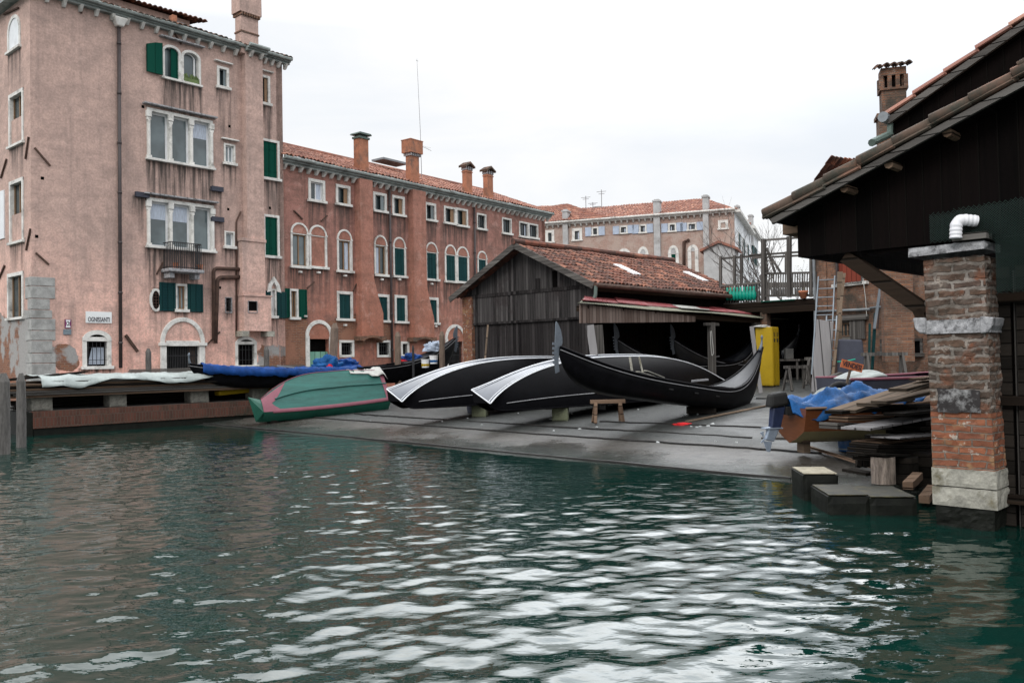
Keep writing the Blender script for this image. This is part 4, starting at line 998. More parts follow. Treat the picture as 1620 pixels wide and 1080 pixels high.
def chB(px, off, style, mat, capm='tile_dark', d=.6):
    x0, x1, z0, z1 = B.bx(*px, off=off); return chimney(B, x0, x1, off, off + d, ZB - .1, z1, mat, style, capm=capm)
c1 = chB((569, 211, 583, 270), -.2, 'slab', 'terracotta', 'copper', d=.4); c2 = chB((650, 222, 663, 288), -.2, 'flare', 'terracotta', d=.35)
chB((738, 257, 747, 307), .1, 'roofed', 'terracotta', d=.3); chB((771, 264, 780, 315), .1, 'roofed', 'terracotta', d=.3)
for px, a, b_ in ((616, 298, 582), (750.5, 328, 520)):
    t0 = B.loc(px, a, -.1); t1 = B.loc(px + (5 if px < 700 else 2), b_, -.1); pipe(B.e, [(t0[0], -.1, t0[1]), (t1[0], -.1, t1[1])], .06)
q = lambda x, y, o=-.05: (B.loc(x, y, o)[0], o, B.loc(x, y, o)[1])
for p, r__ in (((465, 333), (479, 347)), ((508, 350), (518, 341)), ((486, 456), (497, 446)), ((559, 461), (564, 449))):
    MB().beam(q(*p), q(*r__), .05, .05).build('wall_anchor', M['rust'], B.e)
for p in ((475, 430), (504, 431), (546, 436), (604, 442), (632, 442), (683, 449), (483, 500), (546, 514), (602, 514), (689, 516)):
    c = q(*p, -.06); MB().box(c[0] - .07, c[0] + .07, -.12, 0, c[2] - .04, c[2] + .04).build('iron_bracket', M['stone'], B.e)
# roof hatch + aerial
c = q(622, 254, 3.2); MB().box(c[0] - .9, c[0] + .9, 3., 3.9, c[2] - .1, c[2]).build('roof_hatch', M['zinc'], B.e)
p = B.loc(667, 272, .8); an = empty('rooftop_aerial', B.world(p[0], .8, p[1] - .3), B.rz, 'tall thin aerial mast beside the flared chimney of the red house', 'aerial')
zt = B.loc(659, 93, .8)[1] - p[1] + .3; m = MB(); m.tube([(0, 0, 0), (-.05, 0, zt * .4), (-.22, 0, zt)], .018, 6, .008); m.build('mast', M['antenna'], an)
m = MB(); zz = zt - .1; m.tube([(-.3, 0, zz), (-.12, 0, zz)], .01, 5)
m.tube([(-.05, 0, zt * .27), (.75, .0, zt * .25)], .012, 5); m.tube([(-.25, 0, zt * .29), (-.05, 0, zt * .27)], .012, 5)
for i in range(6): m.tube([(-.2 + i * .16, -.1, zt * .27), (-.2 + i * .16, .1, zt * .27)], .006, 4)
m.build('antenna_arm', M['antenna'], an)

# ------------------------------------------------------------------ C: brick palazzo in the distance
YC = 62.; kx = ray(1163, 400); XC = kx.x / kx.y * YC; dC = Vector((.937, -.35, 0)).normalized(); WC = 20.
oC = Vector((XC, YC, 0)) - dC * WC
C = Facade('brick_palazzo', oC.x, oC.y, math.atan2(dC.x, dC.y), .9, 'long pale brick palazzo with tiled hipped roof behind the shed', 'building'); C.kind = 'C'
ZC = C.loc(1010, 347)[1]
for px in ((863, 364, 877, 384), (905, 361, 921, 381)): window(C, px, 'glass', ft=.22, sash='iron', mull=1, stain=0)
for i, px in enumerate(((936, 359, 947, 373), (980, 357, 993, 370), (1011, 355, 1023, 369), (1057, 353, 1070, 367), (1087, 352, 1102, 365))):
    wo, b = window(C, px, 'glass', ft=.12, sash='iron', mull=1, stain=0, label='attic window with pale blue shutters folded open' if i == 2 else None)
    for a, c in ((b[0] - .5, b[0] - .02), (b[1] + .02, b[1] + .5)): MB().box(a, c, -.08, -.03, b[2], b[3]).build('shutter', M['blue_shutter'], wo)
window(C, (1136, 348, 1152, 363), 'blind', ft=.2, glassm='brick_far', stain=0)
window(C, (935, 394, 952, 420), 'blind', ft=.2, arch=.35, glassm='brick_far', stain=0)
for px in ((977, 393, 998, 425), (1009, 390, 1026, 425), (1057, 388, 1074, 425)): window(C, px, 'shutter', ft=.24, arch=.35, glassm='green', stain=0)
window(C, (1088, 387, 1105, 430), 'blind', ft=.26, arch=.22, glassm='brick_far', stain=0)
wall_mesh(C, 'wall', 0, WC, .9, ZC, M['brick_far'], C.holes, [], 2.)
SD = 8.
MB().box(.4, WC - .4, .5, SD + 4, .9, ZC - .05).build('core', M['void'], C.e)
cornice(C, 0, WC + .1, ZC, nb=44, dp=.4, mat='stone', gut='stone')
zr = C.loc(1125, 331, 4.)[1]; s_ = math.atan2(1.75, 5.); L_ = 5. / math.cos(s_)
tile_roof('roof', M['tile'], C.e, (0, -.4, ZC + .2), (1, 0, 0), (0, math.cos(s_), math.sin(s_)), WC + .1, L_, taper=(0, WC - 2.6), tw=.25, tl=.5)
tile_roof('roof', M['tile'], C.e, (WC + .2, -.3, ZC + .2), (0, 1, 0), (-math.cos(s_), 0, math.sin(s_)), 8.6, 2.9, taper=(4.2, 5.0), tw=.25, tl=.5)
def chC(px, off=-.25, mat='grey_render', d=.8, zb=None):
    x0, x1, z0, z1 = C.bx(*px, off=off); chimney(C, x0, x1, off, off + d, zb if zb is not None else z0, z1, mat, 'plain')
chC((890, 335, 898, 396), zb=3.); chC((1034, 319, 1044, 406), zb=2.); chC((1112, 312, 1121, 400), zb=2.)
for px, yy in ((1082, 380),): t0 = q_ = C.loc(px, yy, -.1); t1 = C.loc(px, 430, -.1); pipe(C.e, [(t0[0] + .4, -.1, t0[1]), (t0[0], -.1, t0[1] - .1), (t1[0], -.1, t1[1])], .12, 'rust', collars=False)
pipe(C.e, smooth_path([(C.loc(897, 356, -.1)[0] + .1, -.1, ZC - .1), (C.loc(893, 372, -.1)[0], -.1, C.loc(893, 372, -.1)[1]), (C.loc(893, 400, -.1)[0], -.1, 2.)]), .09, 'rust', collars=False)
# white side face with dark windows
m = MB(); m.box(WC - .3, WC + .02, .03, 13, .9, ZC); m.build('side_wall', M['white_render'], C.e)
cw = MB(); cw.box(WC, WC + .45, -.1, 13, ZC, ZC + .2); cw.build('cornice', M['stone'], C.e)
for i in range(3):
    for j in range(3):
        yy = 2.2 + i * 3.6; zz = ZC - 2.6 - j * 3.3; wo = MB().box(WC + .02, WC + .07, yy, yy + 1.3, zz, zz + 1.5).build('window', M['stone'], C.e); MB().box(WC + .07, WC + .09, yy + .1, yy + 1.2, zz + .1, zz + 1.4).build('shutter', M['green_dark'], wo)
# small gabled annexe in front of it
x0, x1, z0, z1 = C.bx(1114, 395, 1163, 470, off=-2.5); zp = C.loc(1139, 385, -2.5)[1]
ax = C.world(x0, -2.5, 0); an = empty('grey_annexe', ax, C.rz, 'small grey rendered gabled annexe against the right end of the palazzo', 'building')
w_ = x1 - x0; m = MB(); m.prism([(0, .9), (w_, .9), (w_, z1), (w_ / 2, zp - .05), (0, z1)], 0, 2.4); m.build('wall', M['grey_render'], an)
m = MB(); m.prism([(-.25, z1 - .1), (w_ / 2, zp + .02), (w_ + .25, z1 - .1), (w_ + .25, z1 + .08), (w_ / 2, zp + .2), (-.25, z1 + .08)], -.2, 2.5); m.build('roof', M['tile'], an)
# farther grey-brick palazzo beyond
kx = ray(1172, 400); Yd = 84.; Xd = kx.x / kx.y * Yd
D_ = Facade('far_palazzo', Xd - 4.0, Yd + 1.5, math.atan2(dC.x, dC.y), .9, 'narrow brick and white palazzo seen beyond the right end of the long one', 'building'); D_.kind = 'C'
ZD = D_.loc(1185, 362)[1]; wd = D_.loc(1187, 400)[0]
MB().box(0, wd, 0, 10, .9, ZD).build('wall', M['brick_far'], D_.e); MB().box(wd, wd + .03, .03, 9.9, .9, ZD).build('side_wall', M['white_render'], D_.e)
MB().box(-.1, wd + .5, -.3, 10, ZD, ZD + .3).build('cornice', M['stone'], D_.e)
tile_roof('roof', M['tile'], D_.e, (0, -.3, ZD + .3), (1, 0, 0), (0, math.cos(.3), math.sin(.3)), wd + .2, 3.4, tw=.25, tl=.5)
for i in range(2):
    for j in range(3):
        yy = 1.4 + i * 3.4; zz = ZD - 3.2 - j * 3.6; wo = MB().box(wd + .03, wd + .1, yy, yy + 1.6, zz, zz + 2.).build('window', M['stone'], D_.e); MB().box(wd + .1, wd + .16, yy - .3, yy + 1.9, zz + .1, zz + 1.9).build('shutter', M['green_dark'], wo)
x0, x1, z0, z1 = D_.bx(1184, 342, 1191, 372, off=1.); chimney(D_, x0, x1, 1., 1.9, z0 - 1, z1, 'grey_render', 'plain')
x0, x1, z0, z1 = C.bx(1163, 328, 1169, 345, off=3.5); chimney(C, x0, x1, 3.5, 4.1, ZC, z1, 'grey_render', 'plain')
x0, x1, z0, z1 = C.bx(938, 330, 951, 345, off=4.5); chimney(C, x0, x1, 4.5, 5.3, ZC, z1, 'grey_render', 'plain')
# terracotta hip wing at left of C
z1 = C.loc(900, 325, 3.)[1]; x0 = C.loc(845, 340, 0)[0]; x2 = C.loc(968, 340, 0)[0]; xm = C.loc(898, 330, 3)[0]; s_ = math.atan2(z1 - ZC - .2, 3.4)
tile_roof('roof', M['tile'], C.e, (x0 - 3, -.42, ZC + .24), (1, 0, 0), (0, math.cos(s_), math.sin(s_)), x2 - x0 + 3, 3.4 / math.cos(s_), taper=(1., xm - x0 + 3), tw=.25, tl=.5)
for i, (px, py0, py1) in enumerate(((927, 310, 332), (952, 300, 333), (938, 320, 331), (1093, 320, 332))):
    p = C.loc(px, py1, 4.2); t_ = C.loc(px, py0, 4.2); an = empty('rooftop_aerial', C.world(p[0], 4.2, p[1] - .6), C.rz, ['left thin aerial on the palazzo roof', 'tallest thin aerial on the palazzo roof', 'short aerial above the small grey palazzo chimney', 'small aerial near the right end of the palazzo roof'][i], 'aerial', 'aerials on the palazzo roof')
    m = MB(); h_ = t_[1] - p[1] + .6; m.tube([(0, 0, 0), (0, 0, h_)], .03, 5); m.tube([(-.4, 0, h_ * .93), (.4, 0, h_ * .93)], .02, 4); m.tube([(-.25, 0, h_ * .85), (.25, 0, h_ * .85)], .02, 4); m.build('mast', M['antenna'], an)
CV = R(135)                             # facades that face the canal: x runs to the right along it, y runs inland
# ------------------------------------------------------------------ wooden shed
G = Facade('boat_shed', 2.66 - .707 * 6.1, 27 + .707 * 6.1, CV, .5, 'blackened timber boat shed with old red tiled gable roof', 'shed'); G.kind = 'S'
gx1 = 6.1; xe, ze = G.loc(943, 447); xp, zp = G.loc(828, 390); xl, zl_ = G.loc(735, 457)
xl = max(xl, -.3)
Z1 = G.loc(840, 461)[1]; Z2 = G.loc(840, 507)[1]
def slope_z(x, x0=None): return zp - abs(x - xp) * ((zp - ze) / (xe - xp))
m = MB(); m.prism([(xl, Z1), (xe - .1, Z1), (xe - .1, slope_z(xe - .1) - .05), (xp, zp - .05), (xl, slope_z(xl) - .05)], .06, .14); m.build('gable_boards', M['shed_upper'], G.e)
m = MB(); m.box(xl + .1, xe - .12, .0, .06, Z2, Z1 + .05); m.build('wall_boards', M['shed_upper'], G.e)
m = MB(); m.box(xl + .1, xe - .14, .06, .12, .2, Z2 + .05); m.build('wall_boards', M['shed'], G.e)
m = MB(); m.box(xl, xe - .1, -.03, .0, Z1 - .06, Z1 + .06); m.box(xl + .1, xe - .12, .0 - .025, .0, Z2 - .05, Z2 + .03)
bx_ = G.bx(846, 440, 853, 462); m.box(bx_[0], bx_[1], .03, .06, Z1, bx_[3]); m.build('battens', M['shed'], G.e)
bx_ = G.bx(872, 428, 880, 455); MB().box(bx_[0], bx_[1], .05, .06, bx_[2], bx_[3]).build('gap', M['void'], G.e)
# tall dark doors with a door outline
m = MB(); m.box(G.loc(757, 520)[0], G.loc(800, 520)[0], .03, .06, .3, Z2 - .15); m.build('door', M['shed'], G.e)
m = MB(); m.box(xl - .05, xl + .45, -.08, .35, .3, G.loc(745, 470)[1]); m.build('brick_pier', M['brick_new'], G.e)
ang = math.atan2(zp - ze, xe - xp); ca, sa = math.cos(ang), math.sin(ang)
LN = 9.4; L_ = (xe + .25 - xp) / ca
tile_roof('roof', M['tile_old'], G.e, (xe + .25, -.45, ze - .08), (0, 1, 0), (-ca, 0, sa), LN, L_, tw=.2, tl=.33, amp=.05, step=.03)
tile_roof('roof', M['tile_old'], G.e, (xl - .35, LN - .45, slope_z(xl - .35) + .02), (0, -1, 0), (ca, 0, sa), LN, (xp - xl + .35) / ca, tw=.2, tl=.33, amp=.05, step=.03)
m = MB(); m.tube([(xp, -.5, zp + .14), (xp, LN - .4, zp + .14)], .11, 8); m.build('ridge', M['tile_old'], G.e)
m = MB(); m.beam((xp, -.44, zp - .0), (xe + .25, -.44, ze - .14), .05, .2, upv=(0, 0, 1)); m.beam((xp, -.44, zp), (xl - .35, -.44, slope_z(xl - .35) - .06), .05, .2); m.build('barge_boards', M['wood_grey'], G.e)
m = MB(); m.beam((xe + .0, .0, ze - .2), (xe + .0, LN - .5, ze - .2), .1, .16); m.build('wall_plate', M['beam'], G.e)
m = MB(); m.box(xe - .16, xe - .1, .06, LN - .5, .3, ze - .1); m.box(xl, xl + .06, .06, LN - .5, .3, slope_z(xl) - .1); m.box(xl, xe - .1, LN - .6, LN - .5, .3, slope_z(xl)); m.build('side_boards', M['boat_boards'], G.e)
p = MB(); p.tube([(xe + .33, -.45, ze - .12), (xe + .33, LN - .5, ze - .17)], .075, 8); gt = p.build('gutter', M['rust'], G.e)
MB().tube(smooth_path([(xe + .33, -.42, ze - .15), (xe + .33, -.45, ze - .5), (xe + .18, -.55, ze - .66)], rad=.1), .055, 8).build('spout', M['copper'], gt)
def on_roof(y, s): return Vector((xe + .25 - ca * s, y, ze - .08 + sa * s))
for y0 in (3.2, 7.6):
    m = MB(); a = on_roof(y0, 1.3); b_ = on_roof(y0 + .4, 1.3); c = on_roof(y0 + .4, 2.3); d = on_roof(y0, 2.3); N_ = Vector((sa, 0, ca)) * .09
    m.hexa([a, b_, c, d, a + N_, b_ + N_, c + N_, d + N_]); m.build('skylight', M['sash_white'], G.e)

# ------------------------------------------------------------------ lean-to canopy
XO = gx1 + 1.5
K = empty('canopy', G.world(0, 0, 0), G.rz, 'low open lean-to canopy with red corrugated sheets beside the shed', 'canopy')
lt = G.locy(918.5, 481, XO); lb = G.locy(918.5, 511, XO); rt_ = G.locy(1100, 500, XO); rb = G.locy(1100, 509, XO); rr = G.locy(1243, 506, XO)
m = MB(); m.hexa([(XO - .05, lb[0], lb[1]), (XO, lb[0], lb[1]), (XO, rb[0], rb[1]), (XO - .05, rb[0], rb[1]), (XO - .05, lt[0], lt[1]), (XO, lt[0], lt[1]), (XO, rt_[0], rt_[1]), (XO - .05, rt_[0], rt_[1])]); m.build('fascia', M['wood_fascia'], K)
YB = G.locy(928, 478, XO - 1.6)[0]
LY = rr[0] - lt[0]; zF = lambda f: lt[1] + (rr[1] - lt[1]) * f
def sheet(y0, y1, x0, x1, lift, mat, name='roof_sheet', amp=.02, pitch=.075, tilt=.0):
    n_ = int((y1 - y0) / pitch * 6); rows = []
    for i in range(n_ + 1):
        y = y0 + (y1 - y0) * i / n_; f = (y - lt[0]) / LY; z = zF(f) + lift + amp * math.sin(2 * math.pi * y / pitch)
        sk = max(0, YB - lt[0]) * max(0, 1 - (y - lt[0]) / LY); rows.append([(x0 + (x1 - x0) * k / 5, y + sk * min(1, (XO - (x0 + (x1 - x0) * k / 5)) / 1.6), z + (XO - (x0 + (x1 - x0) * k / 5)) * (.2 + tilt) + .02 * math.sin(k * 2 + y)) for k in range(6)])
    return MB().grid(rows).build(name, M[mat], K, solid=.006, smooth=True)
sheet(lt[0] - .1, rr[0], XO - 1.7, XO + .12, .03, 'moss_sheet', amp=.012)
y_ = lt[0]
for i in range(7):
    dy = LY / 7; sheet(y_ + rnd.uniform(-.05, .1), y_ + dy * rnd.uniform(.95, 1.15), XO - 1.7, XO - .15 - rnd.uniform(0, .4), .075 + .03 * (i % 2), 'red_sheet' if i not in (3,) else 'cloth', tilt=rnd.uniform(-.02, .04)); y_ += dy
m = MB(); m.beam((XO - .1, lt[0], lt[1] - .12), (XO - .1, rr[0], rr[1] - .12), .12, .16); m.beam((XO - 1.5, YB, lt[1] - .05), (XO - 1.5, rr[0], rr[1] - .05), .12, .16)
for i in range(8): yy = lt[0] + .3 + (LY - .6) * i / 7; m.beam((XO - 1.6, yy + (YB - lt[0]) * (1 - i / 7), zF(i / 7) + .05), (XO, yy, zF(i / 7) - .06), .08, .1)
m.build('rafters', M['beam'], K)
for px, w_ in ((1125, .2), (1200, .16)):
    t_ = G.locy(px, 510, XO - .1); m = MB(); zg = slip_z(*G.world(XO, t_[0], 0).xy); m.beam((XO - .1, t_[0], zg), (XO - .1, t_[0], t_[1]), w_, w_); m.beam((XO - .1, t_[0] - .4, t_[1] - .06), (XO - .1, t_[0] + .4, t_[1] - .06), .14, .1); m.build('post', M['wood_v'], K)
t_ = G.locy(1125, 540, XO + .05); m = MB(); m.tube(smooth_path([(XO + .06, t_[0] - .05, t_[1] + .35), (XO + .1, t_[0] - .1, t_[1] - .2), (XO + .08, t_[0] - .02, t_[1] - .5), (XO + .1, t_[0] + .06, t_[1] - .4), (XO + .06, t_[0] + .02, t_[1] + .36)], rad=.2), .012, 6); tag(m.build('rope', M['cloth'], None, xf=Matrix.Translation(G.world(0, 0, 0)) @ Matrix.Rotation(G.rz, 4, 'Z')), 'pale looped rope hanging on the canopy post', 'rope')
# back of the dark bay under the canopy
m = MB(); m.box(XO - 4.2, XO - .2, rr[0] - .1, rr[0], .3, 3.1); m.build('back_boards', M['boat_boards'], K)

# ------------------------------------------------------------------ roof terrace on posts (altana)
AL = Facade('roof_terrace', 10.65 - .707 * 3.9, 30 + .707 * 3.9, CV, .9, 'weathered wooden roof terrace with balusters and open pergola above the dark workshop', 'terrace'); AL.kind = 'S'
l = lambda px, py, o=0: (AL.loc(px, py, o)[0], o, AL.loc(px, py, o)[1])
def rail_run(pa, pb, ta, tb, ba, bb, n_, shape='square', mat='wood_v'):
    ra, rb_ = l(pa, ta), l(pb, tb); qa, qb = l(pa, ba), l(pb, bb)
    m = MB(); m.beam(ra, rb_, .12, .07); m.beam(qa, qb, .1, .08); m.build('rail', M['wood_grey'], AL.e)
    for i in range(n_):
        f = (i + .5) / n_; t_ = Vector(ra).lerp(Vector(rb_), f); b_ = Vector(qa).lerp(Vector(qb), f); h_ = t_.z - b_.z
        m = MB()
        if shape == 'turned': m.lathe([(.02, b_.z), (.035, b_.z + h_ * .1), (.07, b_.z + h_ * .38), (.065, b_.z + h_ * .5), (.025, b_.z + h_ * .82), (.03, t_.z)], t_.x, 0, 8)
        else:
            w_ = .045; m.beam(b_, b_ + Vector((0, 0, h_ * .35)), w_, .03, upv=(0, 1, 0)); m.beam(b_ + Vector((0, 0, h_ * .35)), b_ + Vector((0, 0, h_ * .6)), .075, .03, upv=(0, 1, 0)); m.beam(b_ + Vector((0, 0, h_ * .6)), t_, .035, .03, upv=(0, 1, 0))
        m.build('baluster', M[mat], AL.e)
rail_run(1142, 1208, 452, 447, 482, 478, 16)
rail_run(1208, 1291, 433, 431, 468, 467, 22)
for px, a, b_ in ((1140, 405, 488), (1162, 404, 450), (1173, 402, 450), (1208, 378, 475), (1244, 398, 433), (1248.5, 374, 470), (1283, 400, 470), (1291, 430, 475)):
    m = MB(); w_ = .14 if px in (1208, 1248.5) else .09; m.beam(l(px, b_, -.02), l(px, a, -.02), w_, w_); m.build('post', M['wood_v'], AL.e)
m = MB()
for a, b_ in (((1208, 380), (1290, 374)), ((1140, 409), (1208, 404)), ((1186, 404), (1290, 397)), ((1190, 408), (1290, 403)), ((1213, 392), (1226, 431)), ((1221, 409), (1235, 431)), ((1211, 400), (1214, 431))): m.beam(l(*a, .05), l(*b_, .05), .07, .07)
m.build('pergola', M['wood_grey'], AL.e)
z0 = l(1250, 474)[2]; z1 = l(1175, 480)[2]; xs_ = l(1208, 470)[0]; xr_ = l(1292, 470)[0]
m = MB(); m.box(xs_, xr_, -.1, 5, z0 - .12, z0); m.box(0, xs_, -.1, 5, z1 - .12, z1); m.box(xs_, xr_, -.14, -.1, z0 - .45, z0 - .05); m.box(0, xs_, -.14, -.1, z1 - .35, z1 - .02); m.build('deck', M['beam'], AL.e)
MB().box(xs_, xs_ + 1.3, -.2, -.14, z0 - .04, z0).build('green_edge', M['green'], AL.e)
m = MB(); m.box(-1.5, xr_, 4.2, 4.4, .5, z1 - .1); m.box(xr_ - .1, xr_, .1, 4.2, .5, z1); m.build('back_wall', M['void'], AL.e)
m = MB(); px_ = l(1207, 550)[0]; m.box(xs_ - .1, xs_ + .15, -.1, .2, .6, z1); m.build('brick_post', M['brick'], AL.e)
# teal plastic balusters: stored bottles standing in a row
for i in range(9):
    f = i / 8; t_ = l(1151 + 42 * f, 455 - 2 * f, -.13); b_ = l(1151 + 42 * f, 475, -.13); h_ = t_[2] - b_[2]
    o = MB().lathe([(.05, 0), (.085, h_ * .3), (.09, h_ * .5), (.035, h_ * .8), (.04, h_)], 0, 0, 10).build('green_bottle', M['teal'], None, smooth=True)
    o.location = AL.world(*b_); tag(o, 'teal green bottle shape in the row hung along the left terrace railing', 'bottle', 'teal bottles on the terrace')
for i, px in enumerate((1226, 1234, 1243, 1262)):
    t_ = l(px, 455, .25); b_ = l(px, 466, .25)
    o = MB().lathe([(.09, 0), (.11, (t_[2] - b_[2]) * .8), (.03, t_[2] - b_[2])], 0, 0, 10).build('white_canister', M['sash_white'], None, smooth=True); o.location = AL.world(*b_)
    tag(o, 'white canister behind the terrace railing, ' + ['leftmost of four', 'second from the left', 'third from the left', 'rightmost of four beside the pot'][i], 'canister', 'white canisters on the terrace')
b_ = l(1271, 468, -.2); o = MB().lathe([(.1, 0), (.15, .2), (.17, .21), (.17, .27), (.14, .27)], 0, 0, 14).build('flower_pot', M['pot'], None, smooth=True); o.location = AL.world(b_[0], -.2, z0); tag(o, 'terracotta flower pot on the edge of the wooden terrace', 'pot')

# ------------------------------------------------------------------ bare trees behind the terrace
def bare_tree(loc, H, seed, label, spread=1., leaves=0, name='bare_tree', tw=.1):
    r_ = random.Random(seed); e = empty(name, loc, 0, label, 'tree'); tr = MB(); br = MB(); lf = MB()
    def grow(p, d, L, r0_, lev):
        pts = [p]; n_ = 4; dd = d.copy()
        for i in range(n_):
            dd = (dd + Vector((r_.uniform(-.16, .16), r_.uniform(-.16, .16), .06)) * (1 + lev * .3)).normalized(); pts.append(pts[-1] + dd * L / n_)
        (tr if lev == 0 else br).tube(pts, r0_, 6 if lev < 2 else 4, r0_ * .55, caps=False)
        if lev >= 4:
            if leaves and r_.random() < leaves:
                for k in range(3):
                    c = pts[-1] + Vector((r_.uniform(-.12, .12), r_.uniform(-.12, .12), r_.uniform(-.1, .1))); s_ = .05; lf.face([c + Vector((r_.uniform(-s_, s_), r_.uniform(-s_, s_), r_.uniform(-s_, s_))) for _ in range(3)])
            return
        for k in range(r_.choice((2, 3, 3)) if lev else 5):
            f = r_.uniform(.45, 1) if lev else r_.uniform(.4, 1); i = min(n_ - 1, int(f * n_)); q_ = pts[i].lerp(pts[i + 1], f * n_ - i)
            a = r_.uniform(0, 6.28); nd = (dd + Vector((math.cos(a), math.sin(a), r_.uniform(-.1, .5))) * .75 * spread).normalized(); grow(q_, nd, L * r_.uniform(.55, .75), r0_ * .5, lev + 1)
    grow(Vector((0, 0, 0)), Vector((.05, 0, 1)).normalized(), H * .5, tw, 0)
    tr.build('trunk', M['twig'], e); br.build('branches', M['twig'], e)
    if lf.v: lf.build('leaves', M['leaf'], e)
    return e
p = at(1222, 600, 40); bare_tree((p.x, p.y, .9), 8.0, 3, 'bare branching tree between the white palazzo and the pergola')
p = at(1240, 600, 44); bare_tree((p.x, p.y, .9), 9.2, 8, 'slender bare tree rising behind the right pergola post', spread=.8)
p = at(1270, 600, 46); bare_tree((p.x, p.y, .9), 6.2, 12, 'small tree with few leaves left just above the terrace railing', leaves=.8)

# ------------------------------------------------------------------ brick workshop house at the right
hv = Vector((.42, -.91, 0)).normalized(); H = Facade('brick_workshop', 10.72, 30, math.atan2(hv.x, hv.y), .9, 'worn orange brick workshop house behind the ladders', 'house'); H.kind = 'H'
hw = H.loc(1500, 450)[0] + 1.5; ZH = 6.4
window(H, (1323, 400, 1366, 451), 'blind', ft=.08, glassm='red_door', stone='wood_grey', stain=0, label='opening closed by dark red boards', depth=.1)
wo, b_ = window(H, (1326, 508, 1347, 537), 'glass', ft=.05, sash='wood_brown', stone='wood_grey', mull=2, stain=0, depth=.12, label='small paned window with a grey timber shutter')
MB().box(b_[1], b_[1] + .62, -.08, -.03, b_[2], b_[3]).build('shutter', M['wood_v'], wo); MB().box(b_[0] - .1, b_[1] + .75, -.14, .0, b_[3] + .02, b_[3] + .2).build('lintel', M['wood_grey'], wo)
window(H, (1393, 536, 1413, 560), 'void', ft=.08, stone='wood_grey', stain=0, depth=.1); window(H, (1440, 535, 1460, 563), 'void', ft=.08, stone='wood_grey', stain=0, depth=.1)
for o_ in [x for x in bpy.data.objects if x.parent == H.e and x.name.startswith('window')][-2:]: pass
wall_mesh(H, 'wall', 0, hw, .5, ZH, M['brick'], H.holes, [], .4)
m = MB(); m.box(.01, hw, .3, 6, .5, ZH - .02); m.build('core', M['void'], H.e)
m = MB(); m.box(0, .3, .001, 6, .5, ZH - .001); m.build('end_wall', M['brick'], H.e)
m = MB(); m.box(0, .55, -.05, 0, .5, ZH); m.build('corner_pier', M['brick'], H.e)
a = H.loc(1290, 493, -.08); b2_ = H.loc(1378, 489, -.08); c_ = H.loc(1442, 481, -.08)
m = MB(); m.tube([(a[0], -.1, a[1]), (b2_[0], -.1, b2_[1])], .045, 8); m.tube([(b2_[0], -.12, b2_[1] + .04), (c_[0], -.12, c_[1])], .04, 8); m.build('wall_pipe', M['zinc'], H.e, smooth=True)
a = H.loc(1327, 449, -.08); b2_ = H.loc(1366, 449, -.08); m = MB(); m.box(a[0] - .3, b2_[0] + .15, -.12, 0, a[1] - .1, a[1]); m.build('ledge', M['stone'], H.e)
for (p, q_), r_, mt, nm in ((((1288, 408), (1291, 560)), .05, 'zinc', 'drainpipe'), (((1366, 440), (1372, 500)), .012, 'cloth', 'cable'), (((1396, 410), (1389, 520)), .02, 'pipe', 'conduit'), (((1323, 405), (1325, 440)), .03, 'pipe', 'conduit')):
    a = H.loc(*p, -.1); b2_ = H.loc(*q_, -.1); m = MB(); m.tube([(a[0], -.12, a[1]), ((a[0] + b2_[0]) / 2 + .02, -.12, (a[1] + b2_[1]) / 2), (b2_[0], -.12, b2_[1])], r_, 8); m.build(nm, M[mt], H.e)
# roof seen over the boathouse rake
p0 = at(1290, 300, 30.5); p1 = at(1338, 262, 31.5); p2 = at(1420, 238, 31.5)
hl = lambda p: ((p - H.o).dot(H.d), (p - H.o).dot(H.n), p.z)
m = MB(); m.box(0, hw, .02, 6, ZH, p0.z - .25); m.build('upper_wall', M['brick'], H.e)
s_ = math.atan2(p1.z - p0.z, 1.25); tile_roof('roof', M['tile_old'], H.e, (-.2, 6, p0.z - .25), (0, -1, 0), (math.cos(s_), 0, math.sin(s_)), 6.3, 1.7, tw=.2, tl=.33)
# brick chimney
Yc = 24.; a = at(1396, 300, Yc); b2_ = at(1441, 300, Yc); zt = at(1418, 97, Yc).z
cw_ = (b2_.x - a.x) / 1.25; ce = empty('brick_chimney', (a.x + .05, Yc, 0), R(-16), 'tall crumbling brick chimney with tiled cap rising behind the dark roofs', 'chimney')
zv = at(1418, 126, Yc).z; zc_ = at(1418, 140, Yc).z; zs = at(1400, 180, Yc).z
m = MB(); m.box(0, cw_, 0, cw_ * .8, zs - 7, zc_); m.box(-.1, cw_ + .02, -.1, cw_ * .8, zs - 7, zs - .1); m.box(-.16, cw_ * .5, -.16, cw_ * .8, zs - .12, zs - .02); m.box(-.05, cw_ + .05, -.05, cw_ * .85, zc_ - .06, zc_); m.build('shaft', M['brick'], ce)
m = MB()
for i in range(4):
    xx = cw_ * i / 3; m.box(xx - .055, xx + .055, .0, .12, zc_, zc_ + .36); m.box(xx - .055, xx + .055, cw_ * .8 - .12, cw_ * .8, zc_, zc_ + .36)
for i in range(1, 3): yy = cw_ * .8 * i / 3; m.box(cw_ - .1, cw_, yy - .05, yy + .05, zc_, zc_ + .36); m.box(0, .1, yy - .05, yy + .05, zc_, zc_ + .36)
m.box(-.01, cw_ + .01, -.01, cw_ * .81, zc_ + .36, zt - .2); m.build('vents', M['brick'], ce)
MB().box(.1, cw_ - .1, .12, cw_ * .7, zc_, zc_ + .36).build('flue', M['void'], ce)
s_ = R(14); tile_roof('cap', M['tile_dark'], ce, (-.16, -.18, zt - .22), (1, 0, 0), (0, math.cos(s_), math.sin(s_)), cw_ + .34, cw_ * .95 + .1, tw=.19, tl=.4, amp=.055)

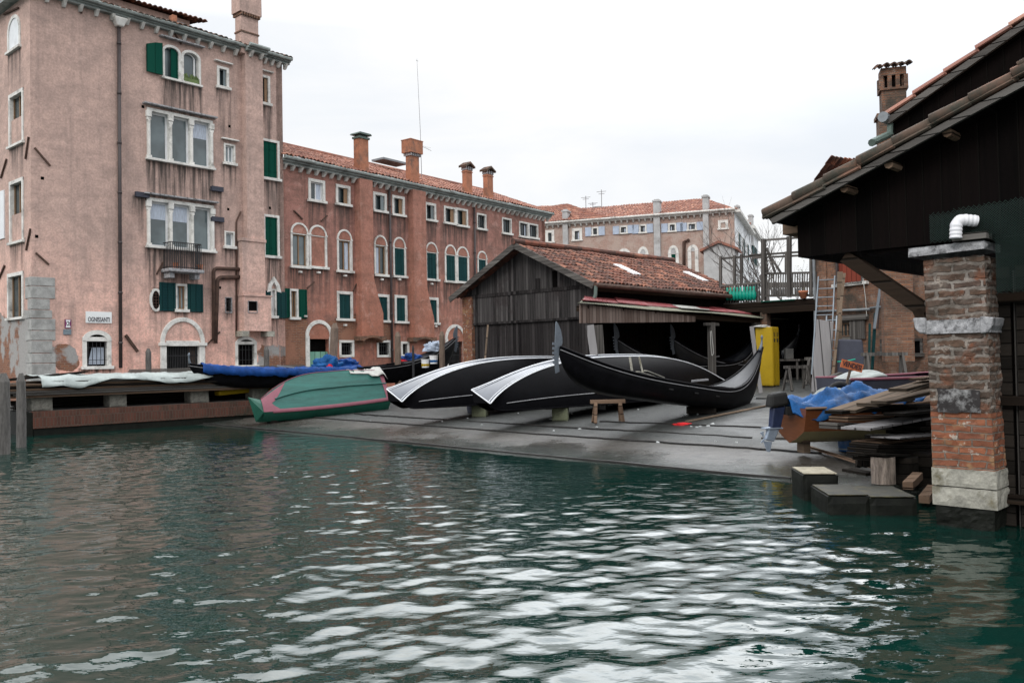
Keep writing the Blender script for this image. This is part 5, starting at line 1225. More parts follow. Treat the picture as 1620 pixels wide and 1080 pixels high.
# ------------------------------------------------------------------ boathouse at the right
BH = Facade('boathouse', 3.53, 10.54, CV, 0, 'large dark timber boathouse with tiled roof overhanging the canal at the right', 'boathouse'); BH.kind = 'S'
XR = 6.5
FO = -.38
t0 = BH.loc(1206, 337, FO); t1 = BH.loc(1620, 106, FO); s1 = math.atan2(t1[1] - t0[1], t1[0] - t0[0]); c1_, n1_ = math.cos(s1), math.sin(s1)
LR = 8.0
ro = tile_roof('roof', M['tile_dark'], BH.e, (t0[0], FO + 8.0, t0[1] - .06), (0, -1, 0), (c1_, 0, n1_), 8.0, LR, tw=.2, tl=.42, amp=.055, step=.02)
m = MB()     # half-round verge tiles along the rake
for i in range(19):
    s_ = i * .42; a = Vector((t0[0] + c1_ * s_, FO + .06, t0[1] - .02 + n1_ * s_)); b_ = a + Vector((c1_, 0, n1_)) * .46; a.z += .012 + rnd.uniform(-.006, .012); a.y += rnd.uniform(-.012, .012)
    m.tube([a, b_], .072, 10, .058)
    if i in (7, 10, 13): m.tube([a + Vector((.05, -.0, .075)), b_ + Vector((0, 0, .08))], .05, 8, .05)
m.build('verge_tiles', M['tile_dark'], BH.e, smooth=True)
m = MB(); dz = -.115; m.beam((t0[0] + .1, FO + .05, t0[1] + dz - .0), (t0[0] + c1_ * LR, FO + .05, t0[1] + dz + n1_ * LR), .05, .07); m.build('rake_board', M['wood_grey'], BH.e)
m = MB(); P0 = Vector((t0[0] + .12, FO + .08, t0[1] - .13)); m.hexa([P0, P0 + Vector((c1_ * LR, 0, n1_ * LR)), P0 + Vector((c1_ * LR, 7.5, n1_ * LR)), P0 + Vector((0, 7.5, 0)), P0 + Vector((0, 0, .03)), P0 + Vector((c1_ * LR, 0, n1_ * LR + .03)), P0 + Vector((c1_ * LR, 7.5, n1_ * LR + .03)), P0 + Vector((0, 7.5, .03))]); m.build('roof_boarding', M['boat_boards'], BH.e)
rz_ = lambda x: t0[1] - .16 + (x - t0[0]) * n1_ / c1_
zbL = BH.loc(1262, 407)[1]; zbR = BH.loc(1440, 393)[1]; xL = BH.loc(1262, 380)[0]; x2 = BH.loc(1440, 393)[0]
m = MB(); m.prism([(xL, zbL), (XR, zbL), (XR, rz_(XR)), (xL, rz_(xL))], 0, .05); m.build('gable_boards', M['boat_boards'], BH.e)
for px, py in ((1340, 295), (1410, 250), (1502, 195)):
    c = BH.loc(px, py, -.2); m = MB(); m.tube([(c[0], FO + .1, rz_(c[0]) - .04), (c[0], 0, rz_(c[0]) - .04)], .05, 8)
    m.build('purlin_end', M['wood_brown'], BH.e)
a = BH.bx(1238, 346, 1263, 370, off=.2); m = MB(); m.box(a[0], xL + .02, .2, 7, a[2], a[3]); m.build('wall_plate', M['wood_brown'], BH.e)
xl2 = BH.loc(1362, 402)[0]; m = MB(); m.box(xl2, XR, .05, 4.5, zbL - .04, zbL + .1); m.build('loft_floor', M['boat_boards'], BH.e)
m = MB(); m.box(xL, xL + .1, .05, 6.5, zbL, rz_(xL) - .03); m.build('side_boards', M['boat_boards'], BH.e)
# upper roof behind
U0 = 1.6; u0_ = BH.loc(1402, 178, U0); u1_ = BH.loc(1620, 22, U0); s2 = math.atan2(u1_[1] - u0_[1], u1_[0] - u0_[0]); c2_, n2_ = math.cos(s2), math.sin(s2); LU = 5.5
tile_roof('upper_roof', M['tile'], BH.e, (u0_[0], U0 + 6, u0_[1] - .06), (0, -1, 0), (c2_, 0, n2_), 6.0, LU, tw=.2, tl=.42, amp=.05, step=.03)
m = MB(); m.beam((u0_[0], U0 + .03, u0_[1] - .12), (u0_[0] + c2_ * LU, U0 + .03, u0_[1] - .12 + n2_ * LU), .05, .08); m.build('upper_rake_board', M['wood_grey'], BH.e)
uz = lambda x: u0_[1] - .16 + (x - u0_[0]) * n2_ / c2_
m = MB(); xq = BH.loc(1408, 210, U0 + .15)[0]; zq = BH.loc(1420, 208, U0 + .15)[1]; m.prism([(xq, zq + .02), (xq + .25, zq - .3), (XR, zq - .3), (XR, uz(XR)), (xq, uz(xq))], U0 + .15, U0 + .2); m.build('upper_gable_boards', M['boat_boards'], BH.e)
m = MB(); m.prism([(u0_[0], uz(u0_[0]) - .02), (u0_[0] + LU * c2_, uz(u0_[0] + LU * c2_) - .02), (u0_[0] + LU * c2_, uz(u0_[0] + LU * c2_) + .02), (u0_[0], uz(u0_[0]) + .02)], U0 + .1, U0 + 5.8); m.build('upper_roof_boarding', M['boat_boards'], BH.e)
c = BH.loc(1399, 186, U0); e_ = BH.loc(1403, 212, U0); g_ = BH.loc(1379, 226, U0 - .5)
m = MB(); m.tube([(c[0], U0 - .05, c[1]), (c[0], U0 + 5.5, c[1])], .07, 12); gt = m.build('gutter', M['zinc'], BH.e)
m = MB(); m.tube([(c[0] + .04, U0 + .1, c[1]), (e_[0] + .02, U0 + .05, e_[1]), ], .04, 8); m.tube([(e_[0] + .02, U0 + .05, e_[1]), (g_[0], U0 - .5, g_[1])], .05, 8); m.build('spout', M['copper'], gt)
# diagonal brace
a = BH.loc(1338, 406, .1); b_ = BH.loc(1462, 494, .1); m = MB(); m.beam((a[0], .12, a[1]), (b_[0] + .03, .12, b_[1]), .16, .15); m.beam((b_[0] - .06, .12, b_[1] + .03), (b_[0] + .02, .12, BH.loc(1462, 515, .1)[1]), .16, .1); m.build('brace', M['beam'], BH.e)
# dark interior behind: posts, back wall
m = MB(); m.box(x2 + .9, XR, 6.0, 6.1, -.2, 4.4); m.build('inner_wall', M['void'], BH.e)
# slatted water gate right of the pillar
gx = BH.loc(1572, 600, .2)[0]
gt = empty('water_gate', BH.world(gx, .3, 0), BH.rz, 'dark slatted timber gate standing in the water beside the brick pillar', 'gate')
m = MB(); x = 0
while x < 3.2:
    w_ = rnd.uniform(.11, .17); m.box(x, x + w_, .02, .05, -.5, 2.8 + rnd.uniform(-.02, .02)); x += w_ + rnd.uniform(.06, .1)
m.build('slats', M['wood_dark'], gt)
m = MB(); x = -.05
while x < 3.2: m.box(x, x + .1, .09, .12, -.5, 2.75); x += .21
m.build('back_slats', M['wood_v'], gt)
m = MB()
for zz in (2.45, 1.35, .3): m.box(-.05, 3.2, -.05, .02, zz - .05, zz + .05)
m.build('cross_bars', M['beam'], gt); MB().box(0, 3.3, .2, .25, -.5, 2.9).build('backing', M['boat_boards'], gt)
# pillar
PL = empty('brick_pillar', BH.world(BH.loc(1520, 600, -.05)[0], 0, 0), BH.rz, 'worn brick pillar with stone bands standing in the water under the boathouse eave', 'pillar')
pox = BH.loc(1520, 600, -.05)[0]; Y0_ = -.08; DP = .42
def pbx(lx0, rx0, ytop, lx1, rx1, ybot, g=0.):
    a = BH.loc(lx0, ytop, Y0_); b_ = BH.loc(rx0, ytop, Y0_); c = BH.loc(lx1, ybot, Y0_); d = BH.loc(rx1, ybot, Y0_); zt_, zb_ = (a[1] + b_[1]) / 2, (c[1] + d[1]) / 2
    return [(c[0] - pox - g, Y0_ - g, zb_), (d[0] - pox + g, Y0_ - g, zb_), (d[0] - pox + g, Y0_ + DP + g, zb_), (c[0] - pox - g, Y0_ + DP + g, zb_), (a[0] - pox - g, Y0_ - g, zt_), (b_[0] - pox + g, Y0_ - g, zt_), (b_[0] - pox + g, Y0_ + DP + g, zt_), (a[0] - pox - g, Y0_ + DP + g, zt_)]
def rough(hex8, name, mat, amp, seg=.035, seed=1):
    """box with a roughened surface"""
    P = [Vector(p) for p in hex8]; r_ = random.Random(seed); mb = MB(); fac = ((0, 1, 5, 4), (1, 2, 6, 5), (2, 3, 7, 6), (3, 0, 4, 7), (4, 5, 6, 7))
    from mathutils import noise
    for q_ in fac:
        a, b_, c, d = [P[i] for i in q_]; n_ = max(2, int((b_ - a).length / seg)); k_ = max(2, int((d - a).length / seg)); nr = (b_ - a).cross(d - a).normalized(); rows = []
        for j in range(k_ + 1):
            row = []
            for i in range(n_ + 1):
                p = a.lerp(b_, i / n_).lerp(d.lerp(c, i / n_), j / k_); v = noise.fractal(p * 9 + Vector((seed, 0, 0)), .9, 2, 4) * amp
                row.append(p + nr * (v if 0 < i < n_ and 0 < j < k_ else -abs(v) * .6))
            rows.append(row)
        mb.grid(rows)
    return mb.build(name, mat, PL)
rough(pbx(1460, 1557, 408, 1465, 1562, 505), 'brick_shaft', M['brick_pillar'], .028)
rough(pbx(1466, 1563, 527, 1472, 1568, 652), 'brick_shaft', M['brick_pillar'], .028, seed=4)
rough(pbx(1472, 1568, 652, 1475, 1574, 742), 'brick_repair', M['brick_new'], .016, seed=5)
sb = [rough(pbx(1476, 1574, 742, 1477, 1576, 770, .012), 'base_stone', M['stone_pale'], .012, seed=6), rough(pbx(1477, 1576, 772, 1478, 1577, 802, .012), 'base_stone', M['stone_pale'], .012, seed=7)]
rough(pbx(1480, 1574, 803, 1484, 1572, 880, .0), 'wet_footing', M['block_wet'], .02, seed=8)
rough(pbx(1464, 1563, 505, 1465, 1564, 527, .02), 'stone_band', M['stone_dark'], .02, seed=9)
for s_, (xa, xb) in enumerate(((1446, 1466), (1552, 1575))):
    a = BH.loc(xa, 503, Y0_); b_ = BH.loc(xb, 503, Y0_); c = BH.loc(xb, 527, Y0_)
    m = MB(); X0, X1 = a[0] - pox, b_[0] - pox; zt_, zb_ = a[1], c[1]
    prof = [(X0, zt_), (X1, zt_), (X1, zb_), ((X0 + X1) / 2, zb_), (X0 + .02, zb_ + .06)] if s_ == 0 else [(X0, zt_ + .02), (X1, zt_), (X1 - .02, zb_ + .08), ((X0 + X1) / 2, zb_ + .01), (X0, zb_)]
    m.prism(prof, Y0_ - .05, Y0_ + DP * .8); m.build('corbel_stone', M['stone_dark'], PL, bevel=.015)
a = BH.loc(1441, 394, Y0_); a2 = BH.loc(1441, 408, Y0_); b_ = BH.loc(1561, 381, Y0_); b3 = BH.loc(1561, 394, Y0_)
y0, y1 = Y0_ - .08, Y0_ + DP + .05; rough([(a2[0] - pox, y0, a2[1]), (b3[0] - pox, y0, b3[1]), (b3[0] - pox, y1, b3[1]), (a2[0] - pox, y1, a2[1]), (a[0] - pox, y0, a[1]), (b_[0] - pox, y0, b_[1]), (b_[0] - pox, y1, b_[1]), (a[0] - pox, y1, a[1])], 'cap_stone', M['stone_dark'], .018, seed=11)
a = BH.loc(1484, 614, Y0_); b_ = BH.loc(1552, 654, Y0_)
N = 14; pts = []
r_ = random.Random(3)
for k in range(28):
    t_ = k / 28; s_ = t_ * 4; i = int(s_); f = s_ - i; c4 = [(a[0], a[1]), (b_[0], a[1] - .01), (b_[0], b_[1]), (a[0], b_[1] + .01)]; p, q_ = c4[i], c4[(i + 1) % 4]
    pts.append((p[0] + (q_[0] - p[0]) * f - pox + r_.uniform(-.012, .012), p[1] + (q_[1] - p[1]) * f + r_.uniform(-.012, .012)))
MB().prism(pts, Y0_ - .028, Y0_ - .022).build('torn_poster', M['poster'], PL)
# white duct elbow and ledge
a = BH.loc(1512, 377, -.25); b_ = BH.loc(1512, 352, -.25); zt_ = BH.loc(1520, 350, -.25)[1]
pts = smooth_path([(a[0], -.25, a[1]), (a[0] + .01, -.25, zt_ + .03), (a[0] + .17, -.12, zt_ + .0)], n=10, rad=.1)
D2 = [] ; rr_ = []
for i in range(len(pts) - 1):
    n_ = max(1, int((pts[i + 1] - pts[i]).length / .008))
    for k in range(n_): D2.append(pts[i].lerp(pts[i + 1], k / n_))
D2.append(pts[-1]); rr_ = [.061 + .003 * math.sin(i * 1.25) for i in range(len(D2))]
m = MB(); m.tube(D2, rr_, 18); du = m.build('duct', M['white_duct'], None, smooth=True, xf=Matrix.Translation(BH.world(0, 0, 0)) @ Matrix.Rotation(BH.rz, 4, 'Z')); tag(du, 'white flexible duct elbow on top of the brick pillar', 'duct')
a = BH.loc(1532, 371, -.06); b_ = BH.loc(1567, 378, -.06); MB().box(a[0] - .12, b_[0], -.2, .0, b_[1], a[1]).build('ledge', M['wood_grey'], BH.e)
# green netting
nx0, nz1 = BH.loc(1470, 337, -.1); nz0 = BH.loc(1580, 465, -.1)[1]; xp_ = BH.loc(1568, 400, -.1)[0]
m = MB(); st = .026; zlow = lambda x: nz0 if x > xp_ else BH.loc(1520, 382, -.1)[1]
for dr in (1, -1):
    k = -80
    while k < 260:
        p = None; x = nx0; n_ = 0
        pts = []
        for i in range(120):
            x = nx0 + i * .05; z = nz0 + (k * st + dr * i * .05 * 1.0)
            if x > nx0 + 3.2: break
            if zlow(x) <= z <= nz1 + (x - nx0) * .06: pts.append((x, -.11 + .01 * math.sin(x * 5), z))
            else:
                if len(pts) > 1: m.beam(pts[0], pts[-1], .0045, .0045)
                pts = []
        if len(pts) > 1: m.beam(pts[0], pts[-1], .0045, .0045)
        k += 1
nt_o = m.build('green_netting', M['mesh_green'], None, xf=Matrix.Translation(BH.world(0, 0, 0)) @ Matrix.Rotation(BH.rz, 4, 'Z')); tag(nt_o, 'green diamond netting stretched over the boards above the gate', 'netting')
# ------------------------------------------------------------------ gondolas
def smooth01(t_): t_ = max(0, min(1, t_)); return t_ * t_ * (3 - 2 * t_)
def gondola(name, loc, rz, label, L=10.8, pitch=0., roll=0., decks=True, ferro=True, trim='silver', zbow=1.55, zst=1.75, cover=None, floor=True, group=None, simple=False, zmid=.6):
    """bow at local x=0, stern at x=L, keel near z=0"""
    e = empty(name, loc, 0, label, 'gondola', group); e.rotation_mode = 'XYZ'
    e.matrix_world = Matrix.Translation(loc) @ Matrix.Rotation(rz, 4, 'Z') @ Matrix.Rotation(pitch, 4, 'Y') @ Matrix.Rotation(roll, 4, 'X')
    N = 64
    def S_(u):                          # u 0..1 -> half beam, half bottom, sheer z, bottom z
        s = 2 * u - 1; a = abs(s)
        B = .64 * (1 - a ** (2.1 if s < 0 else 1.9)) ** (.85 if s < 0 else 1.0) + .022
        ze_ = zbow if s < 0 else zst
        zs = zmid + (ze_ - zmid) * a ** (3.0 if s < 0 else 3.8)
        t_ = max(0, (a - .52) / .48); zb = .03 + .05 * a * a + (zs - .05) * (1 - (1 - t_ ** 2.5) ** .55) if a < .999 else zs - .02
        zb = min(zb, zs - .02)
        bb = .62 * B * (1 - t_ * .6); return B, bb, zs, zb
    rows = []; US = [.5 - .5 * math.cos(math.pi * i / N) for i in range(N + 1)]
    for u in US:
        B, bb, zs, zb = S_(u); x = u * L; h = zs - zb
        half = [(bb * .0, zb), (bb, zb), (bb + (B - bb) * .38, zb + h * .28), (bb + (B - bb) * .75, zb + h * .62), (B, zs)]
        rows.append([(x, -y, z) for y, z in half[::-1]] + [(x, y, z) for y, z in half[1:]])
    MB().grid(rows).build('hull', M['satin_black'] if not simple else M['black_in'], e, smooth=True, solid=.03)
    for sg in (-1, 1):
        p = [(u * L, sg * (S_(u)[0] + .012), S_(u)[2] + .01) for u in US]; MB().tube(p, .028, 6).build('gunwale', M['gloss_black'], e, smooth=True)
        p = [(u * L, sg * (S_(u)[0] + .02), S_(u)[2] - .055) for u in US]; MB().tube(p, .011, 5).build('trim_line', M[trim], e, smooth=True)
    def deck(u0, u1, nm):
        rows = []
        for i in range(17):
            u = u0 + (u1 - u0) * i / 16; B, bb, zs, zb = S_(u)
            rows.append([(u * L, B * .97 * k / 5, zs + .0 + .07 * (1 - (k / 5) ** 2) * min(1, B / .4)) for k in range(-5, 6)])
        return MB().grid(rows).build(nm, M['deck'], e, smooth=True, solid=.015)
    if decks:
        deck(.0, .27, 'bow_deck'); deck(.72, 1., 'stern_deck')
        for u in (.27, .72):
            B, bb, zs, zb = S_(u); m = MB(); m.beam((u * L, -B, zs + .0), (u * L, B, zs + .0), .06, .09); m.build('thwart', M['gloss_black'], e)
        for u in (.38, .5, .62):
            B, bb, zs, zb = S_(u); m = MB(); m.beam((u * L, -B * .95, zs - .18), (u * L, B * .95, zs - .18), .18, .03); m.build('thwart', M['black_in'], e)
        B, bb, zs, zb = S_(.8); m = MB(); m.beam((.66 * L, B * .9, zs + .02), (.74 * L, B * .8, zs + .12), .05, .05); m.build('side_rail', M['silver'], e)
    if ferro:
        B, bb, zs, zb = S_(0); z0 = zs
        out_ = [(-.03, z0 - .55), (-.09, z0 - .3), (-.11, z0 + .1), (-.12, z0 + .44), (-.11, z0 + .52), (-.05, z0 + .48), (.05, z0 + .36), (.11, z0 + .2), (.12, z0 + .08), (.06, z0 + .0), (.03, z0 - .08), (.03, z0 - .3), (.08, z0 - .5)]
        m = MB(); m.prism([(x - .03, z) for x, z in out_], -.012, .012)
        fe = m.build('bow_iron', M['steel'], e, bevel=.003)
        for k in range(5): zz = z0 + .05 - .095 * k; m = MB(); m.box(-.21 + .012 * k, -.05 + .012 * k, -.011, .011, zz - .028, zz + .028); m.build('tooth', M['steel'], fe)
    B, bb, zs, zb = S_(1.); m = MB(); m.tube(smooth_path([(L - .25, 0, zs - .35), (L - .02, 0, zs - .02), (L + .03, 0, zs + .14), (L - .01, 0, zs + .24)], rad=.1), [.012] * 3 + [.035] * 8 + [.045] * 40, 8) if False else m.tube([(L - .12, 0, zs - .10), (L - .02, 0, zs + .05), (L + .0, 0, zs + .16), (L - .0, 0, zs + .24), (L - .0, 0, zs + .29), (L - .01, 0, zs + .36)], [.05, .04, .028, .022, .045, .012], 8)
    m.build('stern_iron', M['steel'], e, smooth=True)
    return e, S_, US
# upright gondola resting on a trestle
p = at(871, 600, 17.6); zs_ = slip_z(p.x, p.y)
th = R(90 - 43); bowp = Vector((p.x + .12, p.y, 0)); dr_ = Vector((math.cos(th), math.sin(th), 0)); LG = 8.9
stn = bowp + dr_ * LG
zb_ = 1.23; zst_ = zb_ - .118 * 5.6
gd, GS, US = gondola('gondola', (bowp.x, bowp.y, zb_), th, 'upright black gondola with steel prow propped on a timber trestle', L=LG, pitch=-math.asin((zst_ - zb_) / 5.6), zbow=.88, zst=1.9, zmid=.46)
# loose planks across its open well
m = MB(); m.beam((3.0, .1, .66), (4.6, .62, .66), .09, .02); m.beam((3.1, -.05, .69), (4.7, .5, .67), .09, .02); m.beam((3.5, .55, .5), (3.4, .62, 1.05), .07, .02); m.beam((3.9, .5, .5), (3.75, .6, 1.1), .07, .02)
o = m.build('loose_planks', M['stone_pale'], gd)
# trestle under its bow
def trestle(name, loc, rz, label, W=.9, H=.62, mat='wood_v', spread=.18, bar=True, group='timber sawhorses in the yard', braces=True):
    e = empty(name, loc, rz, label, 'sawhorse', group)
    MB().beam((-W / 2 - .12, 0, H), (W / 2 + .12, 0, H), .1, .09).build('top_beam', M[mat], e)
    for sx in (-1, 1):
        for sy in (-1, 1):
            MB().beam((sx * W / 2 * 1.1, sy * spread, 0), (sx * W / 2 * .95, sy * .03, H - .02), .075, .06).build('leg', M[mat], e)
        if braces: MB().beam((sx * W / 2 * 1.03, -spread * .6, H * .4), (sx * W / 2 * 1.03, spread * .6, H * .4), .03, .07).build('brace', M[mat], e)
    return e
c = gp(962, 668); tr_ = (c - bowp).dot(dr_); zk = zb_ - .118 * tr_ + .02
trestle('trestle', (c.x, c.y, c.z), R(3), 'short brown trestle holding up the bow of the upright gondola', W=.62, H=zk - c.z - .05, mat='wood_brown', spread=.2, group=None)
q_ = bowp + dr_ * 5.7; zz = slip_z(q_.x, q_.y); tag(MB().box(-.35, .35, -.15, .15, 0, max(.1, zb_ - .118 * 5.7 - zz + .02)).build('timber_block', M['wood_dark'], None), 'dark timber block under the middle of the upright gondola', 'block').location = (q_.x, q_.y, zz)

# overturned gondolas on stone blocks
def overturned(loc, rz, label, L=10.8):
    e = empty('overturned_gondola', loc, rz, label, 'gondola', 'overturned gondolas on stone blocks')
    N = 60; US = [.5 - .5 * math.cos(math.pi * i / N) for i in range(N + 1)]
    def S_(u):                          # inverted: zt = flat bottom (now on top), zl = sheer (now below)
        s = 2 * u - 1; a = abs(s); B = .62 * (1 - a ** 2.6) ** .7 + .14 * (1 - a) + .02
        zt = 1.31 - .93 * a ** 2.7; zl = .0 + .22 * max(0, (a - .9) / .1) ** 2
        bt = .19 + .14 * a ** 12; return B, bt, zt, zl
    tw = lambda u: .03 + .13 * math.exp(-u / .07)
    top = []; sides = {-1: [], 1: []}
    for u in US:
        B, bt, zt, zl = S_(u); x = u * L
        B = max(B, bt - .10)
        top.append([(x, bt * k / 4, zt + tw(u) * k / 4 + .012 * (1 - (k / 4) ** 2)) for k in range(-4, 5)])
        for sg in (-1, 1):
            zt = S_(u)[2] + sg * tw(u); h = zt - zl
            sides[sg].append([(x, sg * bt, zt), (x, sg * (bt + (B - bt) * .35), zt - h * .16), (x, sg * (bt + (B - bt) * .75), zt - h * .45), (x, sg * B, zt - h * .8), (x, sg * (B * .97), zl)])
    MB().grid(top).build('bottom', M['hull_band'], e, smooth=True)
    for sg in (-1, 1): MB().grid(sides[sg]).build('side', M['gloss_black'], e, smooth=True)
    for sg in (-1, 1):
        MB().tube([(u * L, sg * (S_(u)[1] + .004), S_(u)[2] + sg * tw(u) + .004) for u in US], .016, 6).build('white_line', M['pin'], e, smooth=True)
        MB().tube([(u * L, sg * (S_(u)[1] - .06), S_(u)[2] + sg * tw(u) * .78 + .012) for u in US], .010, 5).build('white_line', M['pin'], e, smooth=True)
        MB().tube([(u * L, sg * (max(S_(u)[0], S_(u)[1] - .1) + .006), S_(u)[3] + .34 - .2 * abs(2 * u - 1) ** 3) for u in US[9:-9]], .012, 5).build('rubbing_line', M['silver'], e, smooth=True)
        MB().tube([(u * L, sg * (max(S_(u)[0], S_(u)[1] - .1) * .99), S_(u)[3] + .02) for u in US[2:-2]], .02, 5).build('gunwale', M['gloss_black'], e, smooth=True)
    for x_, s_ in ((0, -1), (L, 1)):
        B, bt, zt, zl = S_(0 if s_ < 0 else 1); m = MB()
        w0 = tw(0 if s_ < 0 else 1); m.face([(x_, -bt, zt - w0), (x_, bt, zt + w0), (x_, bt * .8, zl), (x_, -bt * .8, zl)]); m.build('stem_end', M['gloss_black'], e)
        MB().tube([(x_ + s_ * .01, -bt, zt - w0), (x_ + s_ * .01, bt, zt + w0)], .014, 6).build('white_line', M['pin'], e)
    return e, S_
def stone_block(loc, rz, sx, sy, sz, label, mat='block', cat='block', name='stone_block', group=None, top=None):
    e = empty(name, loc, rz, label, cat, group); mb = MB(); r_ = random.Random(hash(label) % 999 if False else len(label)); from mathutils import noise
    P = [Vector((x * sx / 2, y * sy / 2, z * sz)) for x, y, z in ((-1, -1, 0), (1, -1, 0), (1, 1, 0), (-1, 1, 0), (-1, -1, 1), (1, -1, 1), (1, 1, 1), (-1, 1, 1))]
    for q_ in ((0, 1, 5, 4), (1, 2, 6, 5), (2, 3, 7, 6), (3, 0, 4, 7), (4, 5, 6, 7)):
        a, b_, c, d = [P[i] for i in q_]; rows = []
        for j in range(9):
            row = []
            for i in range(9):
                p = a.lerp(b_, i / 8).lerp(d.lerp(c, i / 8), j / 8); v = noise.noise(p * 6 + Vector((len(label), 0, 0))) * .015
                ctr = Vector((0, 0, sz / 2)); q2 = p + (p - ctr) * v; k = sum(1 for t_ in (abs(p.x) / (sx / 2), abs(p.y) / (sy / 2), abs(p.z - sz / 2) / (sz / 2)) if t_ > .99)
                if k >= 2: q2 = q2 - (q2 - ctr).normalized() * .02
                row.append(q2)
            rows.append(row)
        mb.grid(rows)
    mb.build('body', M[mat], e)
    if top: MB().box(-sx / 2 + .02, sx / 2 - .02, -sy / 2 + .02, sy / 2 - .02, sz + .001, sz + .012).build('top_face', M[top], e)
    return e
BLK = [gp(713, 656), gp(830, 661)]
RG = R(45)
for i, (px, py, px2) in enumerate(((624, 626, 713), (761, 628, 830))):
    D = 22.4 if i == 0 else 20.6; p = at(px, py, D)
    # raise so the lower edge sits on the block top
    blk = BLK[i]; o_ = (blk - Vector((p.x, p.y, 0))).dot(Vector((math.cos(RG), math.sin(RG), 0)))
    base = slip_z(blk.x, blk.y) + .30
    ov, OS = overturned((p.x, p.y, base + .03), RG, ['black overturned gondola farther left with its white lined tip toward the green boat', 'black overturned gondola just behind the upright one, partly hidden by its prow'][i])
    ct = Vector((p.x, p.y, 0)) + Vector((math.cos(RG), math.sin(RG), 0)) * o_
    for k, dist in enumerate((max(o_, .6), 8.2)):
        c = Vector((p.x, p.y, 0)) + Vector((math.cos(RG), math.sin(RG), 0)) * dist; z_ = slip_z(c.x, c.y); zt_ = base + .03
        if k == 0: c += Vector((.35, -.35, 0)) * .6
        stone_block((c.x, c.y, z_ - .02), RG + R(38), .5, .42, max(.08, zt_ - z_ + .02), ['mossy stone block under the tip of the left overturned gondola', 'far stone block under the left overturned gondola', 'mossy stone block under the near tip of the right overturned gondola', 'far stone block under the right overturned gondola'][i * 2 + k], group='stone blocks under the gondolas')
# second-row gondola on the quay with blue cover: stern towards us, steel prow far right
p = at(299, 600, 26.6); q0 = Vector((p.x, p.y, 0))
gb, GB, US2 = gondola('gondola', (q0.x + 7.78, q0.y + 7.78, 1.02), R(45 + 180), 'long black gondola resting on the quay under a blue tarpaulin', L=11.0, zbow=1.7, zst=.86, simple=False)
rows = []
for i in range(61):
    u = .965 - i / 60 * .49; B, bb, zs, zb = GB(u); r_ = []
    for k in range(-8, 9):
        f = k / 8; n_ = .02 * math.sin(i * .9 + k) * math.sin(k * 1.7 + i * .31) - .03 * abs(math.sin(i * .47 + k * .5)) + .015 * math.sin(i * 2.3 + k * .7)
        r_.append((u * 11.0, (B + .03 + .02 * abs(f)) * math.copysign(min(1, abs(f) * 1.35), f), zs + .05 + .05 * (1 - f * f) + n_ - (.24 + .02 * math.sin(i * .7)) * max(0, (abs(f) - .74) / .26)))
    rows.append(r_)
MB().grid(rows).build('cover', M['tarp_blue'], gb, smooth=True, solid=.008)
def crumple(name, center, size, seed, mat, label, cat='tarpaulin', n=26, rz=0, group=None, amp=.35):
    from mathutils import noise
    rows = []
    for j in range(n + 1):
        row = []
        for i in range(n * 2 + 1):
            a = 2 * math.pi * i / (n * 2); v = j / n; r_ = math.sin(v * math.pi / 2) ** .8
            d = Vector((math.cos(a) * r_, math.sin(a) * r_, (1 - v ** 2.2)))
            k = 1 + amp * noise.fractal(d * 1.6 + Vector((seed, seed * .7, 0)), .8, 2, 4) + amp * (.35 - .9 * abs(noise.noise(d * 3.1 + Vector((0, seed, 2)))) - .5 * abs(noise.noise(d * 6.3 + Vector((seed, 1, 0)))))
            row.append((d.x * k * size[0], d.y * k * size[1], max(0, d.z * k) * size[2]))
        rows.append(row)
    o = MB().grid(rows).build(name, M[mat], None, smooth=True); o.location = center; o.rotation_euler = (0, 0, rz); tag(o, label, cat, group); return o
def gbl(u, y, z): return gb.matrix_world @ Vector((u * 11.0, y, z))
bpy.context.view_layer.update()
crumple('bundled_tarpaulin', gbl(.55, .1, .6), (.5, .35, .42), 3, 'tarp_cyan', 'bundled bright blue tarpaulin on the gondola beside the green boat', rz=R(30))
crumple('bundled_tarpaulin', gbl(.49, 0, .58), (.7, .35, .36), 9, 'tarp_blue', 'creased dark blue tarpaulin heap just behind the bow of the green boat', rz=R(45))
crumple('red_cloth', gbl(.56, .35, .66), (.12, .1, .1), 5, 'red', 'small red cloth tucked beside the blue tarpaulin on the quay', 'cloth')
for i, (u, mat, lab, sz) in enumerate(((.20, 'tarp_blue', 'blue cloth heap lying in the far gondola beside the paint tubs', (.45, .25, .25)), (.235, 'red', 'dark red rag on the far gondola near the green boat transom', (.3, .15, .1)), (.1, 'blue_shutter', 'pale blue sheet folded against the prow of the far gondola', (.4, .25, .35)))):
    crumple('cloth_heap', gbl(u, 0, GB(u)[2] + .02), sz, 4 + i, mat, lab, 'cloth', rz=R(40))
for i, (px, py) in enumerate(((673, 577), (686, 571))):
    q_ = at(px, py, 31.5); e = empty('paint_tub', (q_.x, q_.y, q_.z - .1), 0, ['white tub with a yellow band standing in the far gondola', 'white tub with a pale blue band, the higher one in the far gondola'][i], 'tub', 'paint tubs in the far gondola')
    MB().lathe([(.13, 0), (.15, .28), (.16, .28), (.16, .31), (.0, .31)], 0, 0, 14).build('tub', M['sash_white'], e); MB().lathe([(.146, .06), (.151, .14)], 0, 0, 14).build('band', M['yellow' if i == 0 else 'tarp_cyan'], e)

# gondolas stored in the dark under the canopy
for i, (px, Yg, lab) in enumerate(((978, 27.6, 'shadowed gondola with comb prow stored under the canopy at the left'), (1067, 29.5, 'shadowed gondola stored under the canopy beside the post'))):
    p = at(px, 600, Yg); gondola('gondola', (p.x, p.y, .95), R(38), lab, L=7.5, zbow=1.5, simple=True, group=None)

